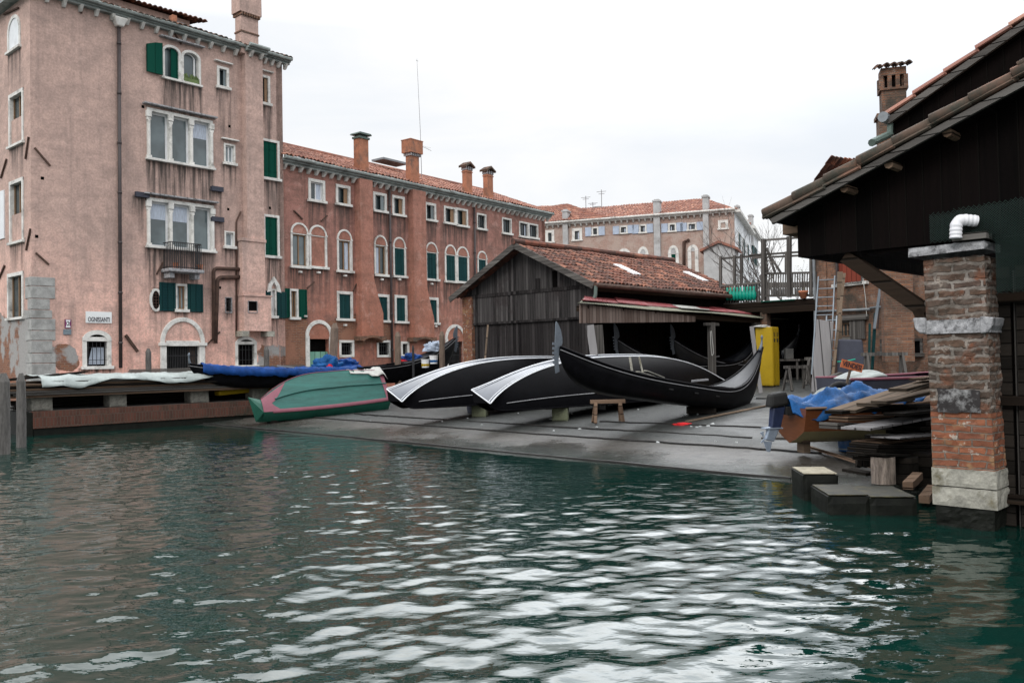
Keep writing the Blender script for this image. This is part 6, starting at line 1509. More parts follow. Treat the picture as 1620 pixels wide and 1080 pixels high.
# ------------------------------------------------------------------ green boat turned on its side
def green_boat():
    P0 = at(412, 628, 25.6); P1 = at(612, 622, 28.2); ax = Vector((P1.x - P0.x, P1.y - P0.y, 0)); L = ax.length; ax.normalize(); rz = math.atan2(ax.y, ax.x)
    zg = slip_z(P0.x, P0.y)
    e = empty('green_boat', (P0.x, P0.y, zg + .02), rz, 'turquoise flat bottomed boat with pink stripes turned over on the slipway', 'boat')
    # section: bottom panel tilted up towards us; local y points away
    N = 30; bot = []; side = []; st_lo = []; st_up = []; back = []
    tl = R(57)
    for i in range(N + 1):
        u = i / N; wd = 1.28 * (1 - (1 - min(1, u / .5)) ** 2.2 * .66); wd *= (1 - .12 * max(0, (u - .7) / .3))
        x = u * L; lo = .34 + .20 * u ** 1.3 - .03 * math.sin(u * 3.1); y0 = -.25
        yb, zb = y0, lo; yt, zt = y0 + wd * math.cos(tl), lo + wd * math.sin(tl)
        bot.append([(x, yb + (yt - yb) * k / 8, zb + (zt - zb) * k / 8 + .04 * math.sin(math.pi * k / 8)) for k in range(9)])
        st_lo.append(((x, yb - .012, zb)));  st_up.append((x, yt, zt + .012))
        yl, zl = y0 + .22, .03 + .10 * u
        side.append([(x, yb, zb), (x, yb + .03, (zb * 2 + zl) / 3), (x, yl, zl)]); back.append([(x, yt, zt), (x, yt + .35, zt * .55), (x, yt + .3, .05)])
    MB().grid(bot).build('bottom', M['boat_green'], e, smooth=True)
    MB().grid(side).build('side', M['boat_green_d'], e, smooth=True); MB().grid(back).build('side', M['boat_green_d'], e, smooth=True)
    # pink strips: along lower chine and at both ends
    rows = [[(x_, y_ - .004, z_ - .035), (x_, y_ - .016, z_), (x_, y_ + .045, z_ + .075)] for (x_, y_, z_) in st_lo]; MB().grid(rows[2:]).build('pink_edge', M['pink_stripe'], e, smooth=True)
    MB().tube([(x_, y_, z_) for x_, y_, z_ in st_up], .012, 6).build('pink_edge', M['pink_stripe'], e, smooth=True)
    off = Vector((0, -math.sin(tl), math.cos(tl))) * .012
    def strip(i0, i1, w0, w1):
        rows = []
        for k in range(9):
            f = k / 8; a = Vector(bot[i0][k]); b_ = Vector(bot[i1][k]); c0 = w0 + (w1 - w0) * abs(f - .35) * 2
            q0_ = a + off; q1 = a + Vector((c0, 0, 0)) + off; q1.y = Vector(bot[min(N, i0 + int(c0 / L * N))][k]).y + off.y; q1.z = Vector(bot[min(N, i0 + int(c0 / L * N))][k]).z + off.z
            rows.append([q0_, q1])
        return MB().grid(rows)
    bow_d = []
    strip(0, 4, .28, .75).build('pink_edge', M['pink_stripe'], e)
    rows = [[Vector(bot[N][k]) + off - Vector((.14, 0, 0)), Vector(bot[N][k]) + off] for k in range(9)]; MB().grid(rows).build('pink_edge', M['pink_stripe'], e)
    # keel strake along the middle
    MB().tube([Vector(bot[i][4]) + off * 2.2 for i in range(3, N + 1)], .022, 6).build('keel_strake', M['boat_green'], e)
    # raked green bow and transom
    A_ = [Vector(q) for q in bot[0]]; tip = [Vector((-.42, -.18, .52)), Vector((-.38, .0, .12)), Vector((-.46, .12, .95)), ]
    m = MB()
    tp = Vector((-.40, -.05, .80)); tb = Vector((-.16, -.03, .05))
    m.face([A_[0], A_[4], A_[8], tp]); m.face([A_[0], tp, tb]); m.face([A_[0], tb, Vector(side[0][2])]); m.face([tp, A_[8], Vector(back[0][1]), tb]); m.build('bow', M['boat_green_d'], e)
    Z_ = [Vector(q) for q in bot[N]]; m = MB(); m.face([Z_[0]] + [Vector(q) for q in side[N][1:]] + [Vector(q) for q in back[N][::-1]] + [Z_[8]]); m.build('transom', M['boat_green_d'], e)
    for x_, y_ in ((.3, .0), (L * .5, .1)): MB().box(x_, x_ + .18, y_ - .05, y_ + .3, -.06, .09).build('chock', M['wood_dark'], e)
    # white cloth over the upper transom corner
    rows = []; base = Z_[8]
    for i in range(19):
        r_ = []
        for k in range(9):
            x_ = -1.15 + i * .07; y_ = (k - 4) * .07; z_ = .035 + .035 * math.sin(i * 1.3 + k) * math.sin(k * .9) - max(0, -(k - 4)) * .055 - (0 if i > 10 else .01) + (.07 * math.sin((i - 13) * .6) if i > 12 else 0) - (max(0, i - 16) * .06)
            u_ = min(N, max(0, int((L + x_) / L * N))); up_ = Vector(bot[u_][8]); w_ = 1 if i > 9 else .55
            r_.append((L + x_, up_.y + y_ * w_ + .03, up_.z + z_ * w_))
        rows.append(r_)
    o = MB().grid(rows).build('white_cloth', M['cloth'], None, smooth=True, solid=.01, xf=Matrix.Translation((P0.x, P0.y, zg + .02)) @ Matrix.Rotation(rz, 4, 'Z'))
    tag(o, 'crumpled white cloth draped over the upper corner of the green boat', 'cloth')
green_boat()

# ------------------------------------------------------------------ timber pile on the quay, with grey-white tarpaulin
Qm = Matrix.Translation(ab(QA, 7.2, 0)) @ Matrix.Rotation(R(45), 4, 'Z')
def qw(x, y, z): return Qm @ Vector((x, y, z))
for i, (x_, w_) in enumerate(((.35, .55), (2.4, .5), (4.9, .6), (7.0, .6))):
    stone_block(qw(x_, .45, .655), R(45), w_, .55, .40, 'pale support stone under the plank pile, ' + ['nearest the water corner', 'second from the water corner', 'third from the water corner', 'farthest along the quay'][i], mat='stone_support', group='support stones of the plank pile', cat='stone')
r_ = random.Random(11); k_ = 0
for i in range(9):  # dark boards added behind the pile, standing in for shade in the gap
    a = qw(-.2 + r_.uniform(0, .5), 1.75 + r_.uniform(-.05, .05), .70 + i * .085); b_ = qw(9.2 + r_.uniform(-.5, .5), 1.75, .70 + i * .085)
    tag(MB().beam(a, b_, .5, .07).build('gap_shade_board', M['wood_dark'], None), 'dark board added behind the plank pile to stand for its shaded gap', 'board', 'dark boards added behind the pile as gap shade')
for lay in range(7):
    z = 1.06 + lay * .065
    for j in range(4):
        y = .12 + j * .36; x0 = -1.35 + r_.uniform(-.3, .9) + lay * .05; x1 = 8.3 + r_.uniform(-.8, .6)
        if lay == 6: x0 += 1.2
        a = qw(x0, y + r_.uniform(-.03, .03), z); b_ = qw(x1, y + r_.uniform(-.03, .03), z)
        m = MB(); m.beam((-(b_ - a).length / 2, 0, 0), ((b_ - a).length / 2, 0, 0), .31, .042 + r_.uniform(0, .01)); o = m.build('pile_board', M[r_.choice(('wood_grey', 'wood_dark', 'wood_grey', 'wood_brown'))], None, bevel=.006)
        o.location = (a + b_) / 2; o.rotation_euler = (0, 0, R(45) + r_.uniform(-.012, .012)); tag(o, 'long grey weathered board stacked in the pile on the quay', 'board', 'boards stacked in the quay pile')
for i in range(3):
    a = qw(-1.6, .2 + i * .25, 1.47 - .03 * i); b_ = qw(1.6, .4 + i * .25, 1.72 - i * .02); o = MB().beam(a, b_, .2, .035).build('dark_board', M['wood_dark'], None); tag(o, 'dark board sloping over the end of the plank pile, ' + ['nearest the water', 'middle of three', 'farthest from the water'][i], 'board', 'sloping boards on the plank pile')
rows = []
for i in range(71):
    x = .15 + i * .092; row = []
    for k in range(23):
        f = k / 22; y = -.12 + f * 1.75; z = 1.60 + .03 * math.sin(f * 3.1) - .06 * abs(math.sin(x * 1.9 + f * 4 + .6 * math.sin(x * .7))) ** .5 * (.4 + .6 * abs(math.sin(x * .5))) + .05 - .03 * abs(math.sin(x * 4.7 - f * 6)) + .03 * math.exp(-((f - .35) / .1) ** 2) * math.sin(x * 1.1)
        hang = .22 + .12 * math.sin(x * 1.4 + 2.2) + (.22 * math.exp(-((x - 1.25) / .5) ** 2)) - .02 * x
        if f < .16: t_ = (.16 - f) / .16; z -= hang * t_; y += .16 * t_ + .03 * math.sin(x * 9 + f * 30) * t_ - .16
        row.append(qw(x + .12 * (1 - f), y, z))
    rows.append(row)
tag(MB().grid(rows).build('white_tarpaulin', M['tarp_white'], None, smooth=True, solid=.006), 'grey white tarpaulin spread over the plank pile on the quay', 'tarpaulin')
for i in range(4):
    a = qw(3.2 + i * .1, 1.5 + i * .22, 1.62 + .035 * i); b_ = qw(9.5 + i * .1, 1.5 + i * .22, 1.66 + .035 * i); tag(MB().beam(a, b_, .2, .03).build('dark_board', M['wood_grey'], None), 'long board behind the white tarpaulin against the house, ' + ['lowest of four', 'second of four', 'third of four', 'top of four'][i], 'board', 'boards behind the tarpaulin')
a = qw(5.2, .2, .68); 
for i, x_ in enumerate((5.6, 7.1)):
    tag(MB().beam(qw(x_, .5, .92), qw(x_ + 1.2, .6, .98), .35, .16).build('yellow_fender', M['yellow'], None, bevel=.05), ['yellow padded fender tucked under the plank pile', 'second yellow padded fender nearer the green boat'][i], 'fender', 'yellow fenders under the pile')

# ------------------------------------------------------------------ mooring posts
def mooring(px, pyt, pyb, wpx, label, D=None, mat='pile', z0=None, lean=0., sub=1.0, group='timber mooring posts'):
    if D is None: D = 1350 * CAMH / (pyb - 566 - (px - 810) * -.0175 * 1.0)
    t_ = at(px, pyt, D); b_ = at(px, pyb, D); r_ = wpx / 2 / 1350 * D; zb = z0 if z0 is not None else b_.z
    e = empty('mooring_post', (b_.x, b_.y, zb - (sub if z0 is None else 0)), 0, label, 'post', group); H_ = t_.z - e.location.z
    m = MB(); rr = random.Random(px); n_ = 14; rows = []
    for j in range(n_ + 1):
        f = j / n_; row = []
        for k in range(12):
            a = 2 * math.pi * k / 12; q_ = r_ * (1.05 - .12 * f) * (1 + rr.uniform(-.06, .06)); 
            if f > .93: q_ *= (.8 if f < .99 else .45)
            row.append((q_ * math.cos(a) + lean * f * H_, q_ * math.sin(a), f * H_ * (1 if f < .95 else 1)))
        rows.append(row)
    m.grid(rows, closed=True); m.f.append(tuple(n_ * 12 + k for k in range(12))); m.build('shaft', M[mat], e, smooth=False)
    return e
mooring(6, 590, 712, 19, 'thick grey mooring post at the left edge of the water', D=18.6)
mooring(34, 590, 704, 14, 'grey mooring post in the water, second from the left edge', D=20.2)
mooring(88, 590, 612, 19, 'short grey post stump behind the left end of the plank pile', D=25.5, z0=.65)
mooring(235, 551, 592, 9, 'pointed grey post beside the arched door of the pink house', D=30, z0=.65)
mooring(422, 548, 590, 9, 'pointed grey post in front of the cellar window of the pink house', D=31, z0=.65)
mooring(524, 511, 590, 13, 'leaning brown post in front of the pale green door', D=31, z0=.65, mat='pile_brown', lean=.06)
mooring(630, 525, 600, 10, 'brown post between two barred windows of the red house', D=32, z0=.65, mat='pile_brown')
mooring(700, 524, 600, 9, 'brown post beside the grilled arch of the red house', D=33, z0=.65, mat='pile_brown')
mooring(654, 546, 590, 4, 'thin black iron post between the brown posts', D=32, z0=.65, mat='iron')

# ------------------------------------------------------------------ blue covered heap by the shed, with a leaning pole
p = at(765, 585, 25.6); crumple('covered_heap', (p.x, p.y, slip_z(p.x, p.y) + .25), (.5, .4, .78), 2, 'tarp_cyan', 'rounded heap under a bright blue tarpaulin against the shed', n=20, amp=.2)
p = at(786, 585, 25.4); crumple('covered_heap', (p.x + .05, p.y, slip_z(p.x, p.y) + .25), (.36, .32, .98), 6, 'tarp_blue', 'taller dark blue wrapped bundle against the shed', n=20, amp=.28)
p = at(750, 585, 25.3); tag(MB().lathe([(.22, 0), (.25, .35), (.22, .8), (.1, .84)], 0, 0, 14).build('drum', M['cabinet_grey'], None), 'grey drum half wrapped in the blue tarpaulin', 'drum').location = (p.x, p.y, slip_z(p.x, p.y))
a = at(759, 570, 25.0); b_ = at(772, 514, 25.4); a.z = slip_z(a.x, a.y); tag(MB().tube([a, b_], .028, 8).build('wooden_pole', M['wood_tan'], None), 'pale wooden pole leaning over the blue heap', 'pole')
a = at(933, 514, 23.9); b_ = at(951, 570, 23.9); b_.z = slip_z(b_.x, b_.y); tag(MB().beam(b_, a, .22, .04, upv=(0, 1, 0)).build('leaning_board', M['board_pale'], None), 'whitish board leaning under the left end of the canopy', 'board')
a = at(945, 514, 24.6); b_ = at(952, 570, 24.8); b_.z = slip_z(b_.x, b_.y); tag(MB().beam(b_, a, .3, .05, upv=(0, 1, 0)).build('leaning_board', M['wood_v'], None), 'grey board just behind the whitish leaning one', 'board')
a = at(1189, 516, 26.2); b_ = at(1203, 600, 26.2); b_.z = slip_z(b_.x, b_.y); tag(MB().beam(b_, a, .12, .05, upv=(0, 1, 0)).build('leaning_board', M['board_pale'], None), 'narrow white board leaning beside the yellow locker', 'board')
# yellow locker
p = gp(1216, 603); d_ = 28.0; a = at(1200, 602, d_); b_ = at(1222, 602, d_); zt_ = at(1215, 517, d_).z; w_ = .46
zg = slip_z(a.x, a.y); e = empty('yellow_locker', (b_.x + .0, b_.y - .1, zg), R(-40), 'tall yellow metal locker with plastic sheet on top beneath the terrace', 'locker')
Hl = zt_ - zg
MB().box(-.58, .0, .0, .5, .06, Hl).build('body', M['yellow'], e, bevel=.01)
for k in range(2):
    x0 = .0 + k * .19
    MB().box(.0 + .001, .012, .02 + k * .24, .245 + k * .24, .1, Hl - .03).build('door', M['yellow'], e, bevel=.004)
    m = MB()
    for j in range(4): m.box(.012, .018, .07 + k * .24, .2 + k * .24, Hl - .2 - j * .035, Hl - .185 - j * .035)
    m.box(.012, .016, .08 + k * .24, .19 + k * .24, Hl - .5, Hl - .38); m.build('vent', M['iron'], e)
for x_, y_ in ((-.55, .03), (-.05, .03), (-.05, .46), (-.55, .46)): MB().box(x_, x_ + .04, y_, y_ + .04, 0, .06).build('foot', M['iron'], e)
# door faces towards the camera side too
for k in range(1): MB().box(-.56, -.02, -.012, -.001, .1, Hl - .03).build('panel', M['yellow'], e, bevel=.004)
crumple('plastic_sheet', (b_.x - .25, b_.y + .3, zg + Hl), (.26, .26, .06), 8, 'cloth', 'crumpled pale plastic sheet on top of the yellow locker', 'sheet', n=12)
# ------------------------------------------------------------------ things leaning on the brick workshop
def hwp(px, py, off): x, z = H.loc(px, py, off); return H.world(x, off, z)
def on_ground(p): return Vector((p.x, p.y, slip_z(p.x, p.y)))
def ladder(pa, pb, w_, D, label, n=9, r=.028, mat='alu'):
    a = at(*pa, D); b_ = at(*pb, D + .6); a.z = max(a.z, slip_z(a.x, a.y)) if False else a.z
    e = empty('ladder', (a.x, a.y, a.z), 0, label, 'ladder'); d = b_ - a; sd_ = Vector((w_ / 2, -w_ * .15, 0))
    for s_ in (-1, 1): MB().beam(sd_ * s_, d + sd_ * s_ * .9, .035, .06).build('rail', M[mat], e)
    for i in range(n): c = d * ((i + .6) / n); MB().tube([c - sd_ * .97, c + sd_ * .97], r * .6, 6).build('rung', M[mat], e)
    return e
ladder((1299, 592), (1308, 437), .50, 25.5, 'tall aluminium ladder leaning against the brick workshop', n=11)
ladder((1310, 596), (1316, 500), .3, 24.9, 'shorter folded aluminium ladder beside the pale board', n=6)
D = 24.6; a = at(1296, 592, D); b_ = at(1305, 507, D + .4); a.z = slip_z(a.x, a.y) + .05
tag(MB().beam(a, b_, .5, .05, upv=(0, 1, 0)).build('leaning_board', M['board_pale'], None, bevel=.01), 'wide pale worn board leaning in front of the tall ladder', 'board')
for i, (pa, pb, D, w_, mt, lab) in enumerate((((1313, 594), (1336, 432), 24.2, .06, 'wood_tan', 'thin slanting pole leaning before the ladders'), ((1325, 590), (1329, 430), 25.6, .14, 'wood_tan', 'tan plank standing upright beside the ladder'), ((1322, 590), (1325, 540), 24.4, .07, 'rust', 'short rusty upright bar behind the grey cover'), ((1377, 565), (1385, 495), 26.5, .08, 'green_dark', 'dark green post against the brick workshop wall'), ((1373, 570), (1376, 512), 26.3, .06, 'green_dark', 'thin green pole beside the dark green post'), ((1383, 520), (1397, 425), 26.6, .07, 'alu', 'grey tube slanting up the brick wall'))):
    a = at(*pa, D); b_ = at(*pb, D + .3); a.z = slip_z(a.x, a.y) + .02 if i != 5 else a.z
    tag(MB().beam(a, b_, w_, w_ * .5 + .02, upv=(0, 1, 0)).build('leaning_pole', M[mt], None), lab, 'pole')
# dark covered cabinet
p = at(1347, 600, 24.5); zg = slip_z(p.x, p.y); a = at(1326, 600, 24.5); b_ = at(1372, 600, 24.5); zt_ = at(1347, 536, 24.5).z; e = empty('covered_machine', (p.x, p.y, zg), R(-12), 'slate coloured covered machine in front of the workshop window', 'machine')
w_ = (b_.x - a.x) / 2; hh = zt_ - zg; m = MB(); m.hexa([(-w_, -.3, 0), (w_, -.3, 0), (w_, .4, 0), (-w_, .4, 0), (-w_ * .85, -.2, hh), (w_ * .7, -.2, hh * .98), (w_ * .7, .35, hh * .98), (-w_ * .85, .35, hh)]); m.build('cover', M['cabinet_grey'], e, bevel=.05)
m = MB(); m.beam((w_ + .05, -.3, .1), (w_ * .7, -.1, hh * .6), .12, .25); m.build('flap', M['cabinet_grey'], e, bevel=.02)
a = at(1325, 572, 23.9); b_ = at(1353, 568, 23.9); tag(MB().tube([a, (a + b_) / 2 + Vector((0, 0, -.02)), b_], .022, 6).build('green_strap', M['teal'], None), 'thin turquoise strap lying across the slate cover', 'strap')
# sawhorses and benches
p = gp(1262, 617); trestle('sawhorse', (p.x, p.y, p.z), R(20), 'dark sawhorse standing alone between the locker and the motorboat', W=.7, H=.72, mat='wood_v', spread=.22)
p = gp(1303, 608); trestle('sawhorse', (p.x, p.y, p.z), R(-30), 'sawhorse with a crossbar behind the motorboat tarpaulin', W=.9, H=.85, mat='wood_v', spread=.3)
p = gp(1201, 612); trestle('sawhorse', (p.x, p.y, p.z), R(10), 'dark stand beside the stern of the upright gondola', W=.8, H=.85, mat='wood_dark', spread=.2)
p = at(1400, 600, 22.5); trestle('sawhorse', (p.x, p.y, slip_z(p.x, p.y)), R(5), 'tall trestle frame in front of the two small workshop windows', W=1.0, H=1.2, mat='wood_v', spread=.25)
p = gp(1255, 603); e = empty('workbench', (p.x + .3, p.y + 2.5, .85), R(-45), 'cluttered workbench in the dark space under the terrace', 'workbench')
MB().box(-1, 1, -.3, .3, .75, .82).build('top', M['wood_v'], e)
for x_ in (-.9, .8):
    for y_ in (-.25, .2): MB().box(x_, x_ + .08, y_, y_ + .08, 0, .75).build('leg', M['wood_v'], e)
for i, (x_, h_) in enumerate(((-.7, .3), (-.2, .18), (.4, .4))):
    tag(MB().box(-.15, .15, -.12, .12, 0, h_).build('tool_box', M['concrete'], None, bevel=.02), ['grey box at the left end of the workbench', 'low grey box in the middle of the workbench', 'tall grey box at the right end of the workbench'][i], 'box', 'boxes on the workbench').location = Matrix.Translation(e.location) @ Matrix.Rotation(R(-45), 4, 'Z') @ Vector((x_, 0, .82))
# small pile of timber by the sawhorse
for i in range(5):
    a = at(1296 + i * 4, 612 - i * 4, 22.5); b_ = at(1322 + i * 2, 606 - i * 4, 22.8); tag(MB().beam(a, b_, .12, .05).build('offcut', M['wood_grey'], None), 'grey timber offcut in the small pile behind the motorboat', 'offcut', 'offcuts behind the motorboat')

# ------------------------------------------------------------------ wooden motorboat with outboard and blue tarpaulin
def hull_boat(name, P, rz, label, L, B, Hh, mats, tilt=0., keel=.22):
    e = empty(name, P, rz, label, 'boat'); N = 26; rows = []; low = []; 
    for i in range(N + 1):
        u = i / N; b_ = B / 2 * (1 - max(0, (u - .45) / .55) ** 2.2) * (.9 + .1 * math.sin(u * 3.14)); b_ = max(b_, .02); zs = Hh + .22 * u ** 2.2; zc = Hh * .38 + .3 * u ** 3
        kz = keel * 0 + .0 + .35 * max(0, (u - .6) / .4) ** 2; bc = b_ * .86
        rows.append([(u * L, -b_, zs), (u * L, -(b_ + bc) / 2 - .01, (zs + zc) / 2), (u * L, -bc, zc)]); low.append([(u * L, -bc, zc), (u * L, -bc * .5, (zc + kz) / 2 - .02), (u * L, 0, kz), (u * L, bc * .5, (zc + kz) / 2 - .02), (u * L, bc, zc)])
    MB().grid(rows).build('side', M[mats[0]], e, smooth=True); MB().grid([[(x, -y, z) for x, y, z in r_] for r_ in rows]).build('side', M[mats[0]], e, smooth=True)
    MB().grid(low).build('bottom', M[mats[1]], e, smooth=True)
    m = MB(); r0_ = rows[0]; l0 = low[0]; m.face([r0_[0], r0_[1], r0_[2]] + [l0[1], l0[2], l0[3]] + [(x, -y, z) for x, y, z in r0_[::-1]]); m.build('transom', M[mats[0]], e)
    for sg in (-1, 1): MB().tube([(r_[0][0], sg * r_[0][1], r_[0][2]) for r_ in rows], .03, 6).build('gunwale', M[mats[2]], e, smooth=True)
    dk = []
    for i in range(12, N + 1): r_ = rows[i]; dk.append([(r_[0][0], r_[0][1] * k / 4, r_[0][2] + .04 * (1 - (k / 4) ** 2)) for k in range(-4, 5)])
    MB().grid(dk).build('deck', M[mats[2]], e, smooth=True)
    return e
p = gp(1262, 690); Db = 14.2; pb = at(1252, 668, Db); zg = slip_z(pb.x, pb.y)
mbt = hull_boat('motorboat', (pb.x + .12, pb.y + .5, zg + .27), R(9), 'varnished orange wooden motorboat with outboard motor on the slipway', 4.2, 1.35, .62, ('orange_wood', 'cream', 'wood_brown'))
m = MB(); m.box(.2, .32, -.12, .12, -.17, .08); m.build('chock', M['wood_tan'], mbt); m = MB(); m.box(1.9, 2.1, -.3, .3, -.1, .05); m.build('chock', M['wood_brown'], mbt)
bpy.context.view_layer.update()
def mw(x, y, z): return mbt.matrix_world @ Vector((x, y, z))
# outboard, tilted up behind the transom
om = empty('outboard_motor', mw(-.10, -.1, .5), R(9), 'navy and silver outboard motor tilted on the motorboat transom', 'outboard motor')
m = MB(); m.hexa([(-.34, -.13, .12), (.02, -.13, .16), (.02, .13, .16), (-.34, .13, .12), (-.30, -.1, .36), (-.02, -.12, .40), (-.02, .12, .40), (-.30, .1, .36)]); m.build('cowl', M['rubber'], om, bevel=.05)
m = MB(); m.hexa([(-.30, -.07, -.22), (-.14, -.07, -.26), (-.14, .07, -.26), (-.30, .07, -.22), (-.26, -.09, .12), (-.04, -.09, .14), (-.04, .09, .14), (-.26, .09, .12)]); m.build('leg', M['motor_navy'], om, bevel=.02)
m = MB(); m.hexa([(-.40, -.035, -.42), (-.24, -.035, -.46), (-.24, .035, -.46), (-.40, .035, -.42), (-.33, -.06, -.2), (-.14, -.06, -.24), (-.14, .06, -.24), (-.33, .06, -.2)]); m.build('gearcase', M['motor_silver'], om, bevel=.02)
m = MB(); m.box(-.42, -.10, -.08, .08, -.235, -.215); m.hexa([(-.36, -.012, -.62), (-.31, -.012, -.63), (-.31, .012, -.63), (-.36, .012, -.62), (-.42, -.012, -.44), (-.27, -.012, -.46), (-.27, .012, -.46), (-.42, .012, -.44)]); m.build('skeg', M['motor_silver'], om)
for k in range(3):
    a = k * 2.09; MB().prism([(-.42, -.38), (-.43 + .08 * math.cos(a) - .02, -.38 + .1 * math.sin(a)), (-.40 + .08 * math.cos(a) + .02, -.38 + .1 * math.sin(a) + .02)], -.02 * k, -.02 * k + .01).build('propeller_blade', M['motor_silver'], om)
m = MB(); m.box(-.06, .16, -.14, .14, .0, .14); m.build('clamp', M['rubber'], om, bevel=.01)
# blue tarpaulin over the boat
from mathutils import noise as _ns
rows = []
for i in range(61):
    u = i / 60; row = []
    for k in range(31):
        f = (k / 30) * 2 - 1; x = -.12 + u * 2.3; hb = .72
        peak = .26 * math.exp(-((u - .62) / .15) ** 2) * (1 - abs(f)) + .15 * math.exp(-((u - .36) / .1) ** 2) * (1 - abs(f + .25))
        n_ = _ns.fractal(Vector((x * 2.2, f * 1.6, 4.)), .8, 2, 4) * .10 + .025 * math.sin(x * 14 + f * 5) * (abs(f))
        n_ += .05 * math.sin(x * 6 + f * 9) * math.exp(-abs(f)) - .10 * abs(_ns.noise(Vector((x * 2.6 + f * 1.5, f * 2.1 - x, 9.)))) - .05 * abs(_ns.noise(Vector((x * 6.5, f * 5.2 + x * 2, 3.))))
        z = .70 + peak + n_ + .12 * u - max(0, abs(f) - .7) / .3 * (.13 + .06 * math.sin(x * 5)); y = f * hb * (1 if u < .8 else 1 - (u - .8) * .6) * (.62 + .38 * min(1, u / .2))
        row.append(mw(x, y, z))
    rows.append(row)
tag(MB().grid(rows).build('blue_tarpaulin', M['tarp_cyan'], None, smooth=True, solid=.006), 'bright blue creased tarpaulin draped over the wooden motorboat', 'tarpaulin')
# larger grey boat behind, with red deck and sign
pc = at(1296, 655, 16.6); zg = slip_z(pc.x, pc.y)
gbt = hull_boat('grey_boat', (pc.x + .35, pc.y + .2, zg + .2), R(4), 'grey motorboat with a faded red deck edge behind the tarpaulin', 4.6, 1.7, .95, ('cabinet_grey', 'cabinet_grey', 'pink_stripe'))
bpy.context.view_layer.update()
rows = []
for i in range(21):
    u = i / 20; rows.append([gbt.matrix_world @ Vector((-.25 + 1.0 * u, y_, .55 + .55 * math.sin(min(1, u * 1.15) * 1.5) - .10 * abs(y_) ** 2 * 2)) for y_ in [(-.7 + k * .14) for k in range(11)]])
tag(MB().grid(rows).build('grey_cover', M['grey_gutter'], None, smooth=True, solid=.02), 'rounded pale grey cover over the stern of the grey boat', 'cover')
a = at(1328, 607, 15.3); m = MB(); pts = [(.19 * math.cos(t_), 0, .10 * math.sin(t_) * 1.3) for t_ in [math.pi * k / 12 for k in range(13)]]
o = MB().tube(pts, [.03 + .03 * math.sin(math.pi * k / 12) for k in range(13)], 12).build('rubber_fender', M['rubber'], None, smooth=True); o.location = (a.x, a.y, a.z - .14); o.rotation_euler = (0, 0, R(15)); tag(o, 'black curved rubber fender lying on the grey cover', 'fender')
a = at(1331, 574, 15.6); b_ = at(1365, 583, 15.6); mid = (a + b_) / 2; dd = b_ - a; Ls = dd.length
sg = empty('for_sale_sign', mid, 0, 'small orange handmade board reading VENDESI above the boats', 'sign')
sg.rotation_euler = (0, -math.atan2(dd.z, dd.x) * 1., 0)
MB().box(-Ls / 2, Ls / 2, 0, .02, -.075, .075).build('board', M['orange_sign'], sg)
text_mesh('VENDESI', .13, M['text_dark'], sg, (0, -.006, 0), (R(90), 0, 0), fit=Ls * .86)
MB().box(-.02, .02, .02, .05, -.4, .05).build('stake', M['wood_tan'], sg)

